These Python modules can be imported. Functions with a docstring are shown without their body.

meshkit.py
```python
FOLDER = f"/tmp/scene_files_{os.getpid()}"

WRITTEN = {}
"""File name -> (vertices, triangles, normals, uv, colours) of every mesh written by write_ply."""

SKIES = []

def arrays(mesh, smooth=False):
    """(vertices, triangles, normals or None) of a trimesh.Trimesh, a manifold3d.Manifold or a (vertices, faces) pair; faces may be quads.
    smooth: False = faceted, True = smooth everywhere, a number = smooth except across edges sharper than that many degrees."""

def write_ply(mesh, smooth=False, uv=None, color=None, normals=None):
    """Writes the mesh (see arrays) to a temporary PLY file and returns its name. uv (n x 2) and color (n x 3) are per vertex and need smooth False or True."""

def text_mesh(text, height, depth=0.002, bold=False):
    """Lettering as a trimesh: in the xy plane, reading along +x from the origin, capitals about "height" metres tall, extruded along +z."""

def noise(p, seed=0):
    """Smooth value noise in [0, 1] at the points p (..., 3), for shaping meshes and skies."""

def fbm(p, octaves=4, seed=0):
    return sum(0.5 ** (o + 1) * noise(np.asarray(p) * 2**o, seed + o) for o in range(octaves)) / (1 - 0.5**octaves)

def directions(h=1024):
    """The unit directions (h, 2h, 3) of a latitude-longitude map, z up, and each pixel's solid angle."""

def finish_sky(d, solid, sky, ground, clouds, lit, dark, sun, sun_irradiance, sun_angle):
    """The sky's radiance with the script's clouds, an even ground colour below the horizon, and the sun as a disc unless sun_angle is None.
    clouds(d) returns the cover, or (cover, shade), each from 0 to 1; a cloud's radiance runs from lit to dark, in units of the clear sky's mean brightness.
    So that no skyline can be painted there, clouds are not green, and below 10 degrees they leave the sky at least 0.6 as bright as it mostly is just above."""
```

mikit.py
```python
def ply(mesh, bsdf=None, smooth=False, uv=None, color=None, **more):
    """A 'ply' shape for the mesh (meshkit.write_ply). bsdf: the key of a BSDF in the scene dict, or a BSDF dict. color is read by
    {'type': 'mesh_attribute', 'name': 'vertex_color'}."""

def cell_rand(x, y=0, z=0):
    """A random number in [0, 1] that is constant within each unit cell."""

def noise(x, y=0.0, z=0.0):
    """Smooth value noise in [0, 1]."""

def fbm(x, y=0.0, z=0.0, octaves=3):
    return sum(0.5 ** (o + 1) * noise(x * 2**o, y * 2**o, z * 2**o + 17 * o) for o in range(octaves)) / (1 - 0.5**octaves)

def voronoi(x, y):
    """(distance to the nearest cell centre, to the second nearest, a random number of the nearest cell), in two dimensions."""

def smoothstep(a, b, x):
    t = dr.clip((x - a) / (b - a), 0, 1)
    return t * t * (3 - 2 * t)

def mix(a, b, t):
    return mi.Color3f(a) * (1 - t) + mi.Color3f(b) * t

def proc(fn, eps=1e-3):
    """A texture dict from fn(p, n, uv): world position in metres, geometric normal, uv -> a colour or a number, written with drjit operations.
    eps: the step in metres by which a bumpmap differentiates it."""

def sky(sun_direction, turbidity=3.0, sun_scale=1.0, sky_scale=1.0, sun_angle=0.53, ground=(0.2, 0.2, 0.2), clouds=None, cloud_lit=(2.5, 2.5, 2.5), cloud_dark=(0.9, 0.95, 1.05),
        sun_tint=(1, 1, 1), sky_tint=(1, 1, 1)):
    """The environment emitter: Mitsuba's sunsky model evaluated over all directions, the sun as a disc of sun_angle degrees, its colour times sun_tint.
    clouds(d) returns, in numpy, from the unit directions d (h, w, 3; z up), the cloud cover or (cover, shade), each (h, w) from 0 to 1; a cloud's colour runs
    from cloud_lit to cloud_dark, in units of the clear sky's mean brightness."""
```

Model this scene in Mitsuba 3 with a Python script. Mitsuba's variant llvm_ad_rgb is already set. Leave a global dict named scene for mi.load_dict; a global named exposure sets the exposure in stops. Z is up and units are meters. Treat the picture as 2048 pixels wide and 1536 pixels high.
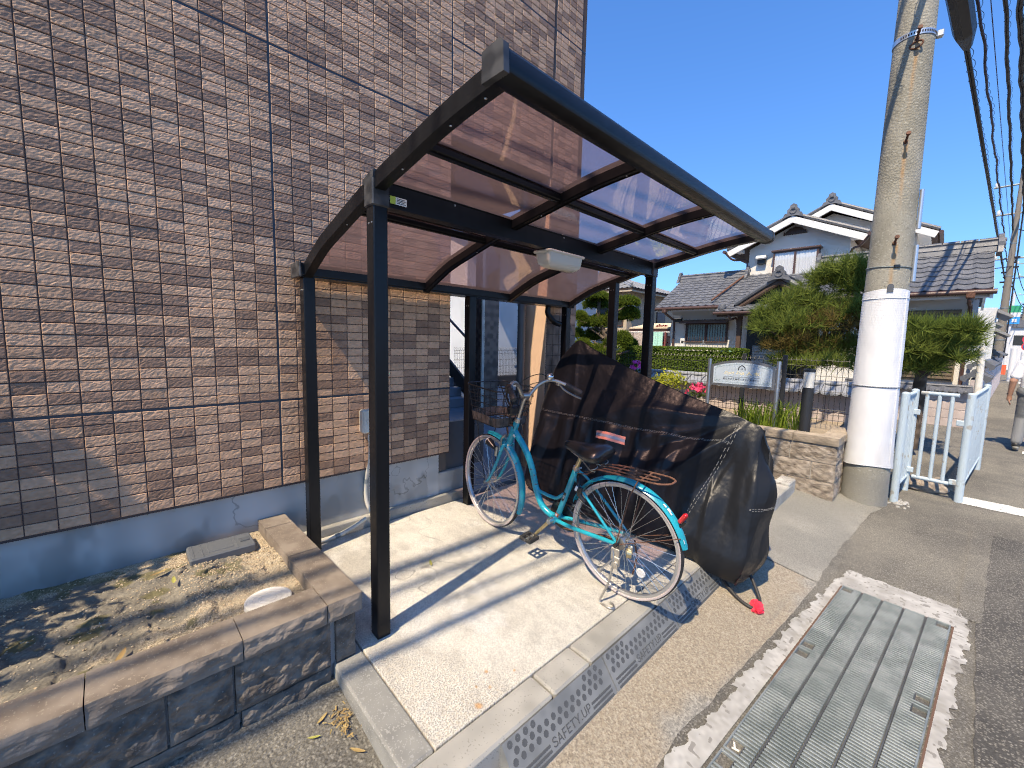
import math, random
import numpy as np, trimesh, mitsuba as mi, drjit as dr, mikit, meshkit
import manifold3d as m3
from shapely.geometry import Polygon, LineString, Point
from mikit import noise, fbm, voronoi, cell_rand, smoothstep, mix

# ---------------------------------------------------------------- camera, sky, exposure
scene, labels = {}, {}
T = mi.ScalarTransform4f
CAM = np.array([0.0, 0.0, 1.27])
RC = np.array([[0.71827621, -0.69538779, 0.022696], [-0.05401762, -0.08825829, -0.99463188], [0.69365797, 0.71319443, -0.10095702]])
_o, _f, _u = CAM, CAM + RC[2], -RC[1]
scene['camera'] = {'type': 'perspective', 'fov': 101.55, 'fov_axis': 'x', 'near_clip': 0.05, 'far_clip': 3000.0,
                   'to_world': T().look_at(origin=_o.tolist(), target=_f.tolist(), up=_u.tolist())}
AZ, EL = math.radians(9.6), math.radians(55.0)
SUN = [-math.cos(EL) * math.cos(AZ), -math.cos(EL) * math.sin(AZ), math.sin(EL)]
scene['sky'] = mikit.sky(SUN, turbidity=3.0, sky_scale=1.15, sky_tint=(0.66, 0.97, 1.32), sun_tint=(1.0, 1.0, 0.965), ground=(0.22, 0.21, 0.2))
exposure = 2.22

# ---------------------------------------------------------------- mesh helpers
rng = np.random.default_rng(7)
PI = math.pi

def V(*a): return np.array(a, float)
def nrm(v): v = np.asarray(v, float); return v / (np.linalg.norm(v) + 1e-12)
def MS(v, f):
    f = np.asarray(f, int)
    if f.shape[1] == 4: f = np.vstack([f[:, [0, 1, 2]], f[:, [0, 2, 3]]])
    return (np.asarray(v, float), f)
def cat(ms):
    vs, fs, o = [], [], 0
    for v, f in ms:
        vs.append(v); fs.append(f + o); o += len(v)
    return (np.vstack(vs), np.vstack(fs))
def xf(m, M=None, t=None):
    v = m[0]
    if M is not None: v = v @ np.asarray(M).T
    if t is not None: v = v + np.asarray(t, float)
    f = m[1]
    if M is not None and np.linalg.det(M) < 0: f = f[:, ::-1]
    return (v, f)
def rz(a): c, s = math.cos(a), math.sin(a); return np.array([[c, -s, 0], [s, c, 0], [0, 0, 1.0]])
def rx(a): c, s = math.cos(a), math.sin(a); return np.array([[1.0, 0, 0], [0, c, -s], [0, s, c]])
def ry(a): c, s = math.cos(a), math.sin(a); return np.array([[c, 0, s], [0, 1.0, 0], [-s, 0, c]])
_CB = None
def box(x0, x1, y0, y1, z0, z1, b=0.0):
    """an axis-aligned box; b chamfers its edges"""
    if b <= 0:
        v = np.array([[x, y, z] for x in (x0, x1) for y in (y0, y1) for z in (z0, z1)], float)
        return (v, np.array([[0, 1, 3], [0, 3, 2], [4, 6, 7], [4, 7, 5], [0, 4, 5], [0, 5, 1], [2, 3, 7], [2, 7, 6], [0, 2, 6], [0, 6, 4], [1, 5, 7], [1, 7, 3]]))
    b = min(b, (x1 - x0) * .49, (y1 - y0) * .49, (z1 - z0) * .49)
    pts = []
    for sx, x in ((1, x0), (-1, x1)):
        for sy, y in ((1, y0), (-1, y1)):
            for sz, z in ((1, z0), (-1, z1)):
                pts += [[x, y + sy * b, z + sz * b], [x + sx * b, y, z + sz * b], [x + sx * b, y + sy * b, z]]
    p = np.array(pts)
    global _CB
    if _CB is None:
        q = np.array([[(sx if k != 0 else sx * 1.2), (sy if k != 1 else sy * 1.2), (sz if k != 2 else sz * 1.2)] for sx in (-1, 1) for sy in (-1, 1) for sz in (-1, 1) for k in range(3)], float)
        h = trimesh.convex.convex_hull(trimesh.Trimesh(q, process=False), repair=True)
        idx = np.array([np.argmin(((q - w) ** 2).sum(1)) for w in h.vertices])
        _CB = idx[h.faces]
        c = q[_CB]; nn = np.cross(c[:, 1] - c[:, 0], c[:, 2] - c[:, 0]); bad = (nn * c.mean(1)).sum(1) < 0
        _CB[bad] = _CB[bad][:, ::-1]
    return (p, _CB.copy())
def cbox(c, s, b=0.0, R=None):
    m = box(-s[0] / 2, s[0] / 2, -s[1] / 2, s[1] / 2, -s[2] / 2, s[2] / 2, b)
    return xf(m, R, c)
def frames(p, closed=False):
    p = np.asarray(p, float); n = len(p)
    t = np.gradient(p, axis=0) if not closed else np.roll(p, -1, 0) - np.roll(p, 1, 0)
    t /= np.linalg.norm(t, axis=1, keepdims=True) + 1e-12
    a = np.cross(t[0], [0, 0, 1.0] if abs(t[0][2]) < .9 else [1.0, 0, 0]); a /= np.linalg.norm(a)
    A = []
    for i in range(n):
        a = a - t[i] * (a @ t[i]); a /= np.linalg.norm(a) + 1e-12; A.append(a)
    A = np.array(A)
    return t, A, np.cross(t, A)
def tube(p, r, sides=8, closed=False, caps=True, squash=1.0, ref=None):
    p = np.asarray(p, float); n = len(p); r = np.broadcast_to(np.asarray(r, float), (n,))
    t, A, B = frames(p, closed)
    if ref is not None:
        A = np.asarray(ref, float) - t * (t @ np.asarray(ref, float))[:, None]; A /= np.linalg.norm(A, axis=1, keepdims=True) + 1e-12; B = np.cross(t, A)
    an = np.arange(sides) * 2 * PI / sides
    v = p[:, None] + r[:, None, None] * (np.cos(an)[None, :, None] * A[:, None] + squash * np.sin(an)[None, :, None] * B[:, None])
    v = v.reshape(-1, 3)
    m = n if closed else n - 1
    i, j = np.meshgrid(np.arange(m), np.arange(sides), indexing='ij'); i2 = (i + 1) % n; j2 = (j + 1) % sides
    q = np.stack([i * sides + j, i * sides + j2, i2 * sides + j2, i2 * sides + j], -1).reshape(-1, 4)
    f = np.vstack([q[:, [0, 1, 2]], q[:, [0, 2, 3]]])
    if caps and not closed:
        o = len(v); v = np.vstack([v, p[:1], p[-1:]])
        k = np.arange(sides); k2 = (k + 1) % sides
        f = np.vstack([f, np.stack([k2, k, k * 0 + o], 1), np.stack([k + (n - 1) * sides, k2 + (n - 1) * sides, k * 0 + o + 1], 1)])
    return (v, f)
def smoothpath(p, n=24):
    """Catmull-Rom through the points"""
    p = np.asarray(p, float); q = np.vstack([2 * p[0] - p[1], p, 2 * p[-1] - p[-2]])
    s = np.linspace(0, len(p) - 1, n); i = np.minimum(s.astype(int), len(p) - 2); u = (s - i)[:, None]
    a, b, c, d = q[i], q[i + 1], q[i + 2], q[i + 3]
    return .5 * (2 * b + (c - a) * u + (2 * a - 5 * b + 4 * c - d) * u ** 2 + (3 * b - a - 3 * c + d) * u ** 3)
def lathe(prof, sides=24, c=(0, 0, 0)):
    """profile of (radius, height) turned about z"""
    prof = np.asarray(prof, float); n = len(prof); an = np.arange(sides) * 2 * PI / sides
    v = np.stack([prof[:, None, 0] * np.cos(an), prof[:, None, 0] * np.sin(an), np.repeat(prof[:, 1:2], sides, 1)], -1).reshape(-1, 3) + np.asarray(c, float)
    i, j = np.meshgrid(np.arange(n - 1), np.arange(sides), indexing='ij'); j2 = (j + 1) % sides
    return MS(v, np.stack([i * sides + j, i * sides + j2, (i + 1) * sides + j2, (i + 1) * sides + j], -1).reshape(-1, 4))
def extr(poly, h, M=None, t=None):
    """a shapely polygon (or its points) extruded along z by h, then placed"""
    if not hasattr(poly, 'exterior'): poly = Polygon(poly)
    m = trimesh.creation.extrude_polygon(poly, h, engine='earcut')
    return xf((np.array(m.vertices), np.array(m.faces)), M, t)
XZ = np.array([[1.0, 0, 0], [0, 0, -1], [0, 1, 0]])      # (x, y, z) -> (x, -z, y): polygon drawn in x-z, extruded towards -y
YZ = np.array([[0, 0, 1.0], [1, 0, 0], [0, 1, 0]])       # polygon drawn in y-z, extruded along +x
def tm(m): return trimesh.Trimesh(m[0], m[1], process=False)
def man(m): return m3.Manifold(m3.Mesh(np.asarray(m[0], np.float32), np.asarray(m[1], np.uint32)))
def unman(M):
    q = M.to_mesh(); return (np.array(q.vert_properties[:, :3], float), np.array(q.tri_verts, int))
def grid(xs, ys, fn):
    X, Y = np.meshgrid(xs, ys, indexing='ij'); Z = fn(X, Y)
    v = np.stack([X, Y, Z], -1).reshape(-1, 3); n, k = len(xs), len(ys)
    i, j = np.meshgrid(np.arange(n - 1), np.arange(k - 1), indexing='ij')
    return MS(v, np.stack([i * k + j, (i + 1) * k + j, (i + 1) * k + j + 1, i * k + j + 1], -1).reshape(-1, 4))
def subdiv(m, n):
    t = tm(m); t.merge_vertices()
    v, f = np.array(t.vertices), np.array(t.faces)
    for _ in range(n): v, f = trimesh.remesh.subdivide(v, f)
    return (v, f)

# ---------------------------------------------------------------- scene helpers
_used = set()
def ply(m, b, **kw): return mikit.ply(m, 'mat_' + b, **kw)
def key(name, parent=None):
    base = f'{parent}__{name}' if parent else name; k, i = base, 0
    while k in _used: i += 1; k = f'{base}_{i:03d}'
    _used.add(k); return k
def thing(name, label, cat_, group=None):
    k = key(name); labels[k] = {'label': label, 'category': cat_}
    if group: labels[k]['group'] = group
    return k
def part(name, parent, m, mat, smooth=False, label=None, stuff=False, **kw):
    k = key(name, parent); scene[k] = ply(m, mat, smooth=smooth, **kw)
    if label: labels.setdefault(k, {})['label'] = label
    if stuff: labels.setdefault(k, {})['kind'] = 'stuff'
    return k
def one(name, m, mat, label, cat_, smooth=False, group=None):
    k = thing(name, label, cat_, group); scene[k] = ply(m, mat, smooth=smooth); return k
def struct(name, m, mat, label, smooth=False, stuff=False):
    k = key(name); scene[k] = ply(m, mat, smooth=smooth); labels[k] = {'label': label, 'category': name.replace('_', ' '), 'kind': 'stuff' if stuff else 'structure'}; return k

# ---------------------------------------------------------------- materials
def C(*c): return {'type': 'rgb', 'value': list(c)}
def mat(name, color, rough=.6, metal=0.0, spec=None, coat=0.0, bump=None, scale=1.0, eps=1e-3, flat=False):
    """color: a tuple or fn(p, n, uv); bump: fn giving height in metres"""
    base = mikit.proc(color) if callable(color) else C(*color)
    b = {'type': 'principled', 'base_color': base, 'roughness': mikit.proc(rough) if callable(rough) else rough, 'metallic': metal}
    if spec is not None: b['specular'] = spec
    if coat: b['clearcoat'] = coat; b['clearcoat_gloss'] = .9
    if bump is not None: b = {'type': 'bumpmap', 'arbitrary': mikit.proc(bump, eps), 'scale': scale, 'bsdf': b}
    scene['mat_' + name] = {'type': 'twosided', 'bsdf': b}
    return name
def flat(a, b, *_): return tuple((np.array(a) + np.array(b)) / 2)
def mottled(a, b, s=6.0, amt=.5, oct=3, speck=None):
    def fn(p, n, uv):
        t = noise(p.x * s, p.y * s, p.z * s) if oct < 4 else .62 * noise(p.x * s, p.y * s, p.z * s) + .38 * noise(p.x * s * 3.7, p.y * s * 3.7, p.z * s * 3.7)
        c = mix(a, b, smoothstep(.5 - amt, .5 + amt, t))
        if speck:
            col, sc, th = speck
            k = noise(p.x * sc, p.y * sc, p.z * sc)
            c = mix(c, col, smoothstep(th, th + .08, k))
        return c
    return fn
# ---------------------------------------------------------------- ground, road, pad
def zg(y): return -.30 + .15 * np.clip(np.asarray(y, float) - .4, 0, 1.6)
def zp(y): return -.065 * (2.56 - np.asarray(y, float))
SA = math.radians(-4.4)                                      # the street runs this far off the wall
SD, SN = V(math.cos(SA), math.sin(SA), 0), V(-math.sin(SA), math.cos(SA), 0)
def sheet(poly, dz):
    if not hasattr(poly, 'exterior'): poly = Polygon(poly)
    out = []
    for y0, y1 in ((-90, .4), (.4, 2.0), (2.0, 90)):
        q = poly.intersection(Polygon([(-500, y0), (3000, y0), (3000, y1), (-500, y1)]))
        for g in getattr(q, 'geoms', [q]):
            if g.geom_type != 'Polygon' or g.area < 1e-5: continue
            v, f = trimesh.creation.triangulate_polygon(g, engine='earcut')
            v = np.asarray(v)
            out.append((np.c_[v, zg(v[:, 1]) + dz], f))
    m = cat(out); c = m[0][m[1]]
    if np.cross(c[0, 1] - c[0, 0], c[0, 2] - c[0, 0])[2] < 0: m = (m[0], m[1][:, ::-1])
    return m
def rough_edge(pts, amp, step=.03, seed=1, freq=9.0):
    """a closed outline with a ragged edge"""
    ring = LineString(list(pts) + [pts[0]]); n = max(8, int(ring.length / step))
    q = np.array([ring.interpolate(i / n, normalized=True).coords[0] for i in range(n)])
    d = meshkit.fbm(np.c_[q * freq, q[:, :1] * 0], 3, seed) - .5
    e = meshkit.fbm(np.c_[q * freq, q[:, :1] * 0 + 9], 3, seed + 5) - .5
    return Polygon(q + amp * 2 * np.c_[d, e]).buffer(0)

def asphalt(lo, hi, stone, warm=(0, 0, 0)):
    def fn(p, n, uv):
        big = fbm(p.x * .9, p.y * .9, 0, 3); mid = fbm(p.x * 7, p.y * 7, 3, 3)
        c = mix(lo, hi, smoothstep(.25, .8, .55 * big + .45 * mid))
        f, s, k = voronoi(p.x * 85, p.y * 85)
        c = mix(c, mi.Color3f(stone) * (.35 + .8 * k), smoothstep(.5, .25, f) * dr.select(k > .5, .5, 0.0))
        g = noise(p.x * 260, p.y * 260, 0)
        return c * (.66 + .68 * g)
    return fn
def grit(s, a): return lambda p, n, uv: 1.3 * a * noise(p.x * s, p.y * s, p.z * s)
mat('asphalt', asphalt((.082, .077, .067), (.15, .14, .116), (.25, .235, .2)), .85, bump=grit(130, .004))
mat('asphalt_dark', asphalt((.045, .043, .039), (.09, .085, .074), (.27, .25, .21)), .85, bump=grit(130, .0045))
def aggregate(p, n, uv):
    big = fbm(p.x * 1.6, p.y * 1.6, 0, 4); fine = noise(p.x * 210, p.y * 210, 0); f, s, k = voronoi(p.x * 120, p.y * 120)
    tan = mix((.235, .195, .14), (.325, .285, .222), k)
    grey = mix((.2, .19, .165), (.3, .285, .25), k)
    t = smoothstep(.40, .62, big + .12 * (fbm(p.x * 9, p.y * 9, 2, 2) - .5) + .35 * smoothstep(.45, .75, p.y + .05 * p.x - .08) - .12 + .1 * smoothstep(3.4, 3.2, p.x) )
    c = mix(grey, tan, t)
    c = mix(c, (.17, .165, .15), .55 * smoothstep(.42, .52, fbm(p.x * 1.1 + 4, p.y * 9, 0, 3)) * smoothstep(.6, .5, p.y))
    return c * (.66 + .6 * fine)
mat('apron_concrete', aggregate, .85, bump=grit(150, .0025))
def smooth_conc(p, n, uv):
    big = fbm(p.x * 1.3, p.y * 1.3, 0, 4); fine = noise(p.x * 240, p.y * 240, 0)
    c = mix((.19, .184, .16), (.275, .262, .225), smoothstep(.3, .7, big))
    c = mix(c, (.2, .19, .165), .6 * smoothstep(.58, .75, fbm(p.x * 5, p.y * 2, 3, 4)))
    return c * (.72 + .5 * fine)
mat('gutter_concrete', smooth_conc, .85)
def pad_conc(p, n, uv):
    big = fbm(p.x * 1.4, p.y * 1.4, 0, 4); mid = fbm(p.x * 14, p.y * 9, 1, 4); fine = noise(p.x * 260, p.y * 260, 0); f, s, k = voronoi(p.x * 150, p.y * 150)
    c = mix((.375, .355, .31), (.535, .512, .452), smoothstep(.28, .68, .5 * big + .5 * mid))
    c = mix(c, (.52, .51, .48), .6 * smoothstep(.60, .74, fbm(p.x * 5 + 3, p.y * 5, 4, 4)))
    c = mix(c, (.2, .19, .165), .4 * smoothstep(.50, .78, mid) * smoothstep(.42, .62, fbm(p.x * 2.2, p.y * 2.2 + 7, 0, 3)))
    wear = smoothstep(1.0, .4, (p.x - .72) * 1.5 + (p.y - 1.05) * .9)            # washed-out corner with its stones showing
    st = mix((.44, .36, .24), (.16, .155, .145), cell_rand(dr.floor(k * 9), 3, 1))
    c = mix(c, st, wear * .62 * smoothstep(.5, .3, f))
    crk = smoothstep(.010, .0, dr.abs(noise(p.x * 2.1 + .5 * noise(p.x * 9, p.y * 9, 3), p.y * 2.1 + .5 * noise(p.x * 9, p.y * 9, 8), 31) - .5)) * smoothstep(.45, .6, noise(p.x * .9, p.y * .9, 12))
    c = mix(c, (.16, .155, .14), .65 * crk)
    scf = smoothstep(.62, .8, noise(p.x * 3 + p.y * 7, p.y * 1.2 - p.x * .5, 5)) * smoothstep(.4, .7, noise(p.x * 22, p.y * 22, 9))
    c = mix(c, (.24, .23, .21), .3 * scf)
    ru = mi.Float(0)
    for x, y, r in ((.935, 1.10, .02), (1.02, 1.135, .012), (1.06, 1.2, .012), (1.15, 1.13, .011), (.98, 1.17, .009)):
        ru = dr.maximum(ru, smoothstep(r, r * .2, dr.sqrt(dr.square(p.x - x) + dr.square(p.y - y)) + .012 * (fbm(p.x * 60, p.y * 60, 0, 2) - .5)))
    c = mix(c, (.42, .22, .07), ru * .75)
    return c * (.78 + .42 * fine)
mat('pad_concrete', pad_conc, .8, bump=lambda p, n, uv: .0018 * noise(p.x * 150, p.y * 150, 0))
mat('kerb_concrete', mottled((.24, .232, .205), (.37, .355, .315), 5, .3, 4, ((.225, .218, .195), 190, .78)), .85)
mat('edge_concrete', mottled((.17, .168, .155), (.27, .265, .24), 6, .3, 4, ((.30, .295, .27), 220, .66)), .85)
mat('mortar', mottled((.26, .25, .225), (.43, .42, .39), 16, .35, 4, ((.22, .21, .19), 55, .72)), .85)
mat('road_paint', mottled((.5, .49, .45), (.72, .71, .66), 14, .25, 4, ((.14, .135, .12), 60, .74)), .7)
mat('earth', mottled((.1, .09, .065), (.19, .17, .13), 3, .3), .95)

gx = [-40, -6, 0, 3, 6, 12, 40, 200, 1500]
struct('ground', grid(np.array(gx, float), np.array([-400, -40, -8, .4, 1.2, 2.0, 4, 12, 60, 800.]), lambda X, Y: zg(Y)), 'asphalt', 'grey asphalt street and open ground reaching to the horizon')
# the concrete apron in front of the kerb, the smooth slab right of its joint
def st(x, y): return np.array([x, y])
edge = [(.2 + 1.0 * i, .560 - .077 * (.2 + i)) for i in range(6)]            # the apron's street edge follows the street
ap1 = rough_edge([(.55, 1.0), (.55, .62), (1.55, .60), (2.4, .52), (3.325, .455), (3.33, 1.0)], .012, seed=3)
ap1 = ap1.intersection(Polygon([(.62, 1.2), (.62, 0), (3.33, 0), (3.33, 1.2)]))
struct('concrete_apron', sheet(ap1, .004), 'apron_concrete', 'tan exposed aggregate concrete sloping from the kerb to the street')
sl = rough_edge([(3.342, 1.0), (3.342, .46), (4.2, .43), (5.2, .36), (5.45, .30), (5.55, .62), (5.2, 1.0)], .01, seed=8).intersection(Polygon([(3.342, 1.2), (3.342, 0), (6, 0), (6, 1.2)]))
struct('concrete_slab', sheet(sl, .004), 'gutter_concrete', 'pale grey smooth concrete slab in front of the wrapped pole')
# asphalt patch along the trench and the trench line
pt = Polygon([(5.40, -.43), (3.62, -.27), (1.0, -.16), (-2, .0), (-2, -2.6), (5.2, -2.6)])
struct('asphalt_patch', sheet(rough_edge(list(pt.exterior.coords)[:-1], .012, .05, 5), .004), 'asphalt_dark', 'darker stony asphalt patch on the street')
tr = Polygon([(5.45, -.31), (3.55, -.185), (3.55, -.285), (5.40, -.425)])
struct('trench_strip', sheet(rough_edge(list(tr.exterior.coords)[:-1], .006, .04, 6), .006), 'asphalt', 'narrow mortar strip along the asphalt patch')

# mortar collar round the gratings, in the street's own direction
G0 = V(3.42, .332)                                           # far left corner of the first grating
GL, GW = .885, .497
def gp(s, w): q = G0 - s * SD[:2] - w * SN[:2]; return (q[0], q[1])
outer = rough_edge([gp(-.30, -.02), gp(-.27, .52), gp(-.03, .565), gp(1.3, .555), gp(3.0, .57), gp(3.0, -.105), gp(1.2, -.09), gp(.5, -.075), gp(.04, -.065)], .030, .011, 11, 26)
hole = Polygon([gp(-.012, -.012), gp(-.012, GW + .012), gp(3 * GL + .03, GW + .012), gp(3 * GL + .03, -.012)])
struct('mortar_collar', sheet(outer.difference(hole), .006), 'mortar', 'pale ragged mortar round the steel gratings')

# road markings
def line(s0, s1, w0, w1, lab, seed):
    q = [V(0, 0) + a * SD[:2] + b * SN[:2] for a, b in ((s0, w0), (s0, w1), (s1, w1), (s1, w0))]
    one('road_marking', sheet(rough_edge(q, .012, .04, seed, 12), .005), 'road_paint', lab, 'road marking', group=None)
O = V(0, 0)
line(6.30, 6.62, -1.6, .235, 'broad white road line starting at the foot of the pale blue railing', 21)
line(10.25, 10.55, -.62, -.20, 'worn white dash on the street beside the walking man', 22)
line(15.2, 15.7, -1.7, -.28, 'white bar painted across the street behind the walking man', 23)
line(20.5, 21.0, -1.7, -.3, 'second white bar on the street beyond the walking man', 24)
line(25.5, 26.2, -1.7, -.2, 'third white bar far along the street', 25)
line(34, 36, -2.2, -.2, 'farthest white bar on the street near the tiled garden wall end', 26)

# ---------------------------------------------------------------- parking pad with kerb stones
def slab(x0, x1, y0, y1, drop, zf, b=0.0):
    """a slab whose top follows zf(y)"""
    m = box(x0, x1, y0, y1, -drop, 0, b); v = m[0].copy()
    v[:, 2] += zf(v[:, 1]); return (v, m[1])
pad = key('parking_pad'); labels[pad] = {'label': 'pale worn concrete pad under the bicycle shelter', 'category': 'pad', 'kind': 'structure'}
scene[pad] = ply(slab(.724, 4.95, 1.073, 2.60, .3, zp, .003), 'pad_concrete')
k = part('edge_slab', pad, slab(.602, .721, 1.073, 1.70, .3, zp, .008), 'edge_concrete')
part('edge_slab', pad, slab(.602, .721, 1.703, 2.60, .3, zp, .008), 'edge_concrete')
for x0, x1 in ((.602, 1.19), (1.194, 1.435), (1.439, 2.03), (2.034, 2.63), (2.634, 3.23), (3.234, 3.83), (3.834, 4.43), (4.434, 4.95)):
    part('kerb_stone', pad, slab(x0 + .002, x1 - .002, .950 + .003 * math.sin(9 * x0), 1.070, .3, lambda y: zp(y) + .001, .009), 'kerb_concrete')

# ---------------------------------------------------------------- rubber kerb ramps
mat('grey_rubber', mottled((.135, .14, .138), (.195, .2, .196), 9, .3, 4), .6)
mat('dark_rubber', flat((.06, .062, .062), (.085, .088, .088), 20, .3), .65)
RA0, RA1 = V(0, .948, -.112), V(0, .853, -.2335)            # top and bottom edge of the slope
ru = nrm(RA0 - RA1); rn = nrm(np.cross(V(1, 0, 0), ru)); RL = np.linalg.norm(RA0 - RA1)
RM = np.stack([V(1, 0, 0), ru, rn], 1)                       # local (along, up the slope, out)
def ramp(x0, x1, lab):
    t = thing('kerb_ramp', lab, 'kerb ramp', 'rubber kerb ramps in a row along the kerb'); L = x1 - x0
    prof = Polygon([(.948, -.122), (.942, -.112), (.853, -.2265), (.850, -.2345), (.948, -.222)])
    part('body', t, extr(prof, L, YZ, (x0, 0, 0)), 'grey_rubber')
    loc = lambda m: xf(m, RM, RA1 + V(x0, 0, 0))
    n = 14
    for r in range(3):
        for i in range(n):
            s = .03 + (i + .5 * (r % 2)) * (L - .055) / n
            if r == 0 and (.18 < s < L - .17): continue
            h = RL - .021 - r * .0265
            part('stud', t, loc(lathe([(.0128, .003), (.0118, .0052), (.0070, .0050), (.0, .0046)], 14, (s, h, 0)) if 1 else None), 'dark_rubber')
    hs = [.011, .027, .043]
    for j, h in enumerate(hs):
        if j < 1: segs = [(.02, L - .02)]
        else: segs = [(.02, .185), (L - .16, L - .02)]
        for a, b in segs: part('rib', t, loc(box(a, b, h - .0048, h + .0048, .0028, .0062, .0015)), 'dark_rubber')
    tx = meshkit.text_mesh('SAFETY.UP', .030, .003); v = np.array(tx.vertices); w = v[:, 0].max()
    v[:, 0] *= .235 / w
    part('lettering', t, loc((v + V(L / 2 - .105, .026, .0035), np.array(tx.faces))), 'dark_rubber', label='dark moulded lettering reading SAFETY.UP')
ramp(.905, 1.508, 'grey rubber kerb ramp nearest the camera, with SAFETY.UP lettering')
ramp(1.513, 2.117, 'second grey rubber kerb ramp, in front of the rear wheel of the teal bicycle')
ramp(2.122, 2.726, 'third grey rubber kerb ramp, shaded under the black cover')

# ---------------------------------------------------------------- steel gratings in the street gutter
mat('galvanised', mottled((.15, .178, .182), (.245, .275, .28), 14, .3, 4), .5, metal=.25)
mat('galvanised_dark', mottled((.06, .065, .07), (.10, .107, .115), 12, .3), .6, metal=.3)
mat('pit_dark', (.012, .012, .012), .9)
mat('butt_paper', (.72, .68, .6), .8)
mat('rust_edge', flat((.08, .05, .035), (.17, .1, .07), 20, .3), .9)
GM = np.stack([-SD, -SN, V(0, 0, 1)], 1)
GO = V(G0[0], G0[1], -.306)
glob = lambda m: xf(m, GM, GO)
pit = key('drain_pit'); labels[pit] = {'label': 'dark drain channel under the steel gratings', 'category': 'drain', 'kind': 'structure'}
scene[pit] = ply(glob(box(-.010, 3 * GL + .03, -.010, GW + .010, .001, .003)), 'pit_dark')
fr = thing('grating_frame', 'rusty thin angle frame round the three steel gratings', 'drain frame')
for a in ((-.012, -.004, -.012, GW + .012), (3 * GL + .024, 3 * GL + .03, -.012, GW + .012)):
    part('frame_bar', fr, glob(box(*a, .001, .011)), 'rust_edge')
for a in ((-.012, 3 * GL + .03, -.012, -.004), (-.012, 3 * GL + .03, GW + .004, GW + .012)):
    part('frame_bar', fr, glob(box(*a, .001, .0113)), 'rust_edge')
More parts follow.
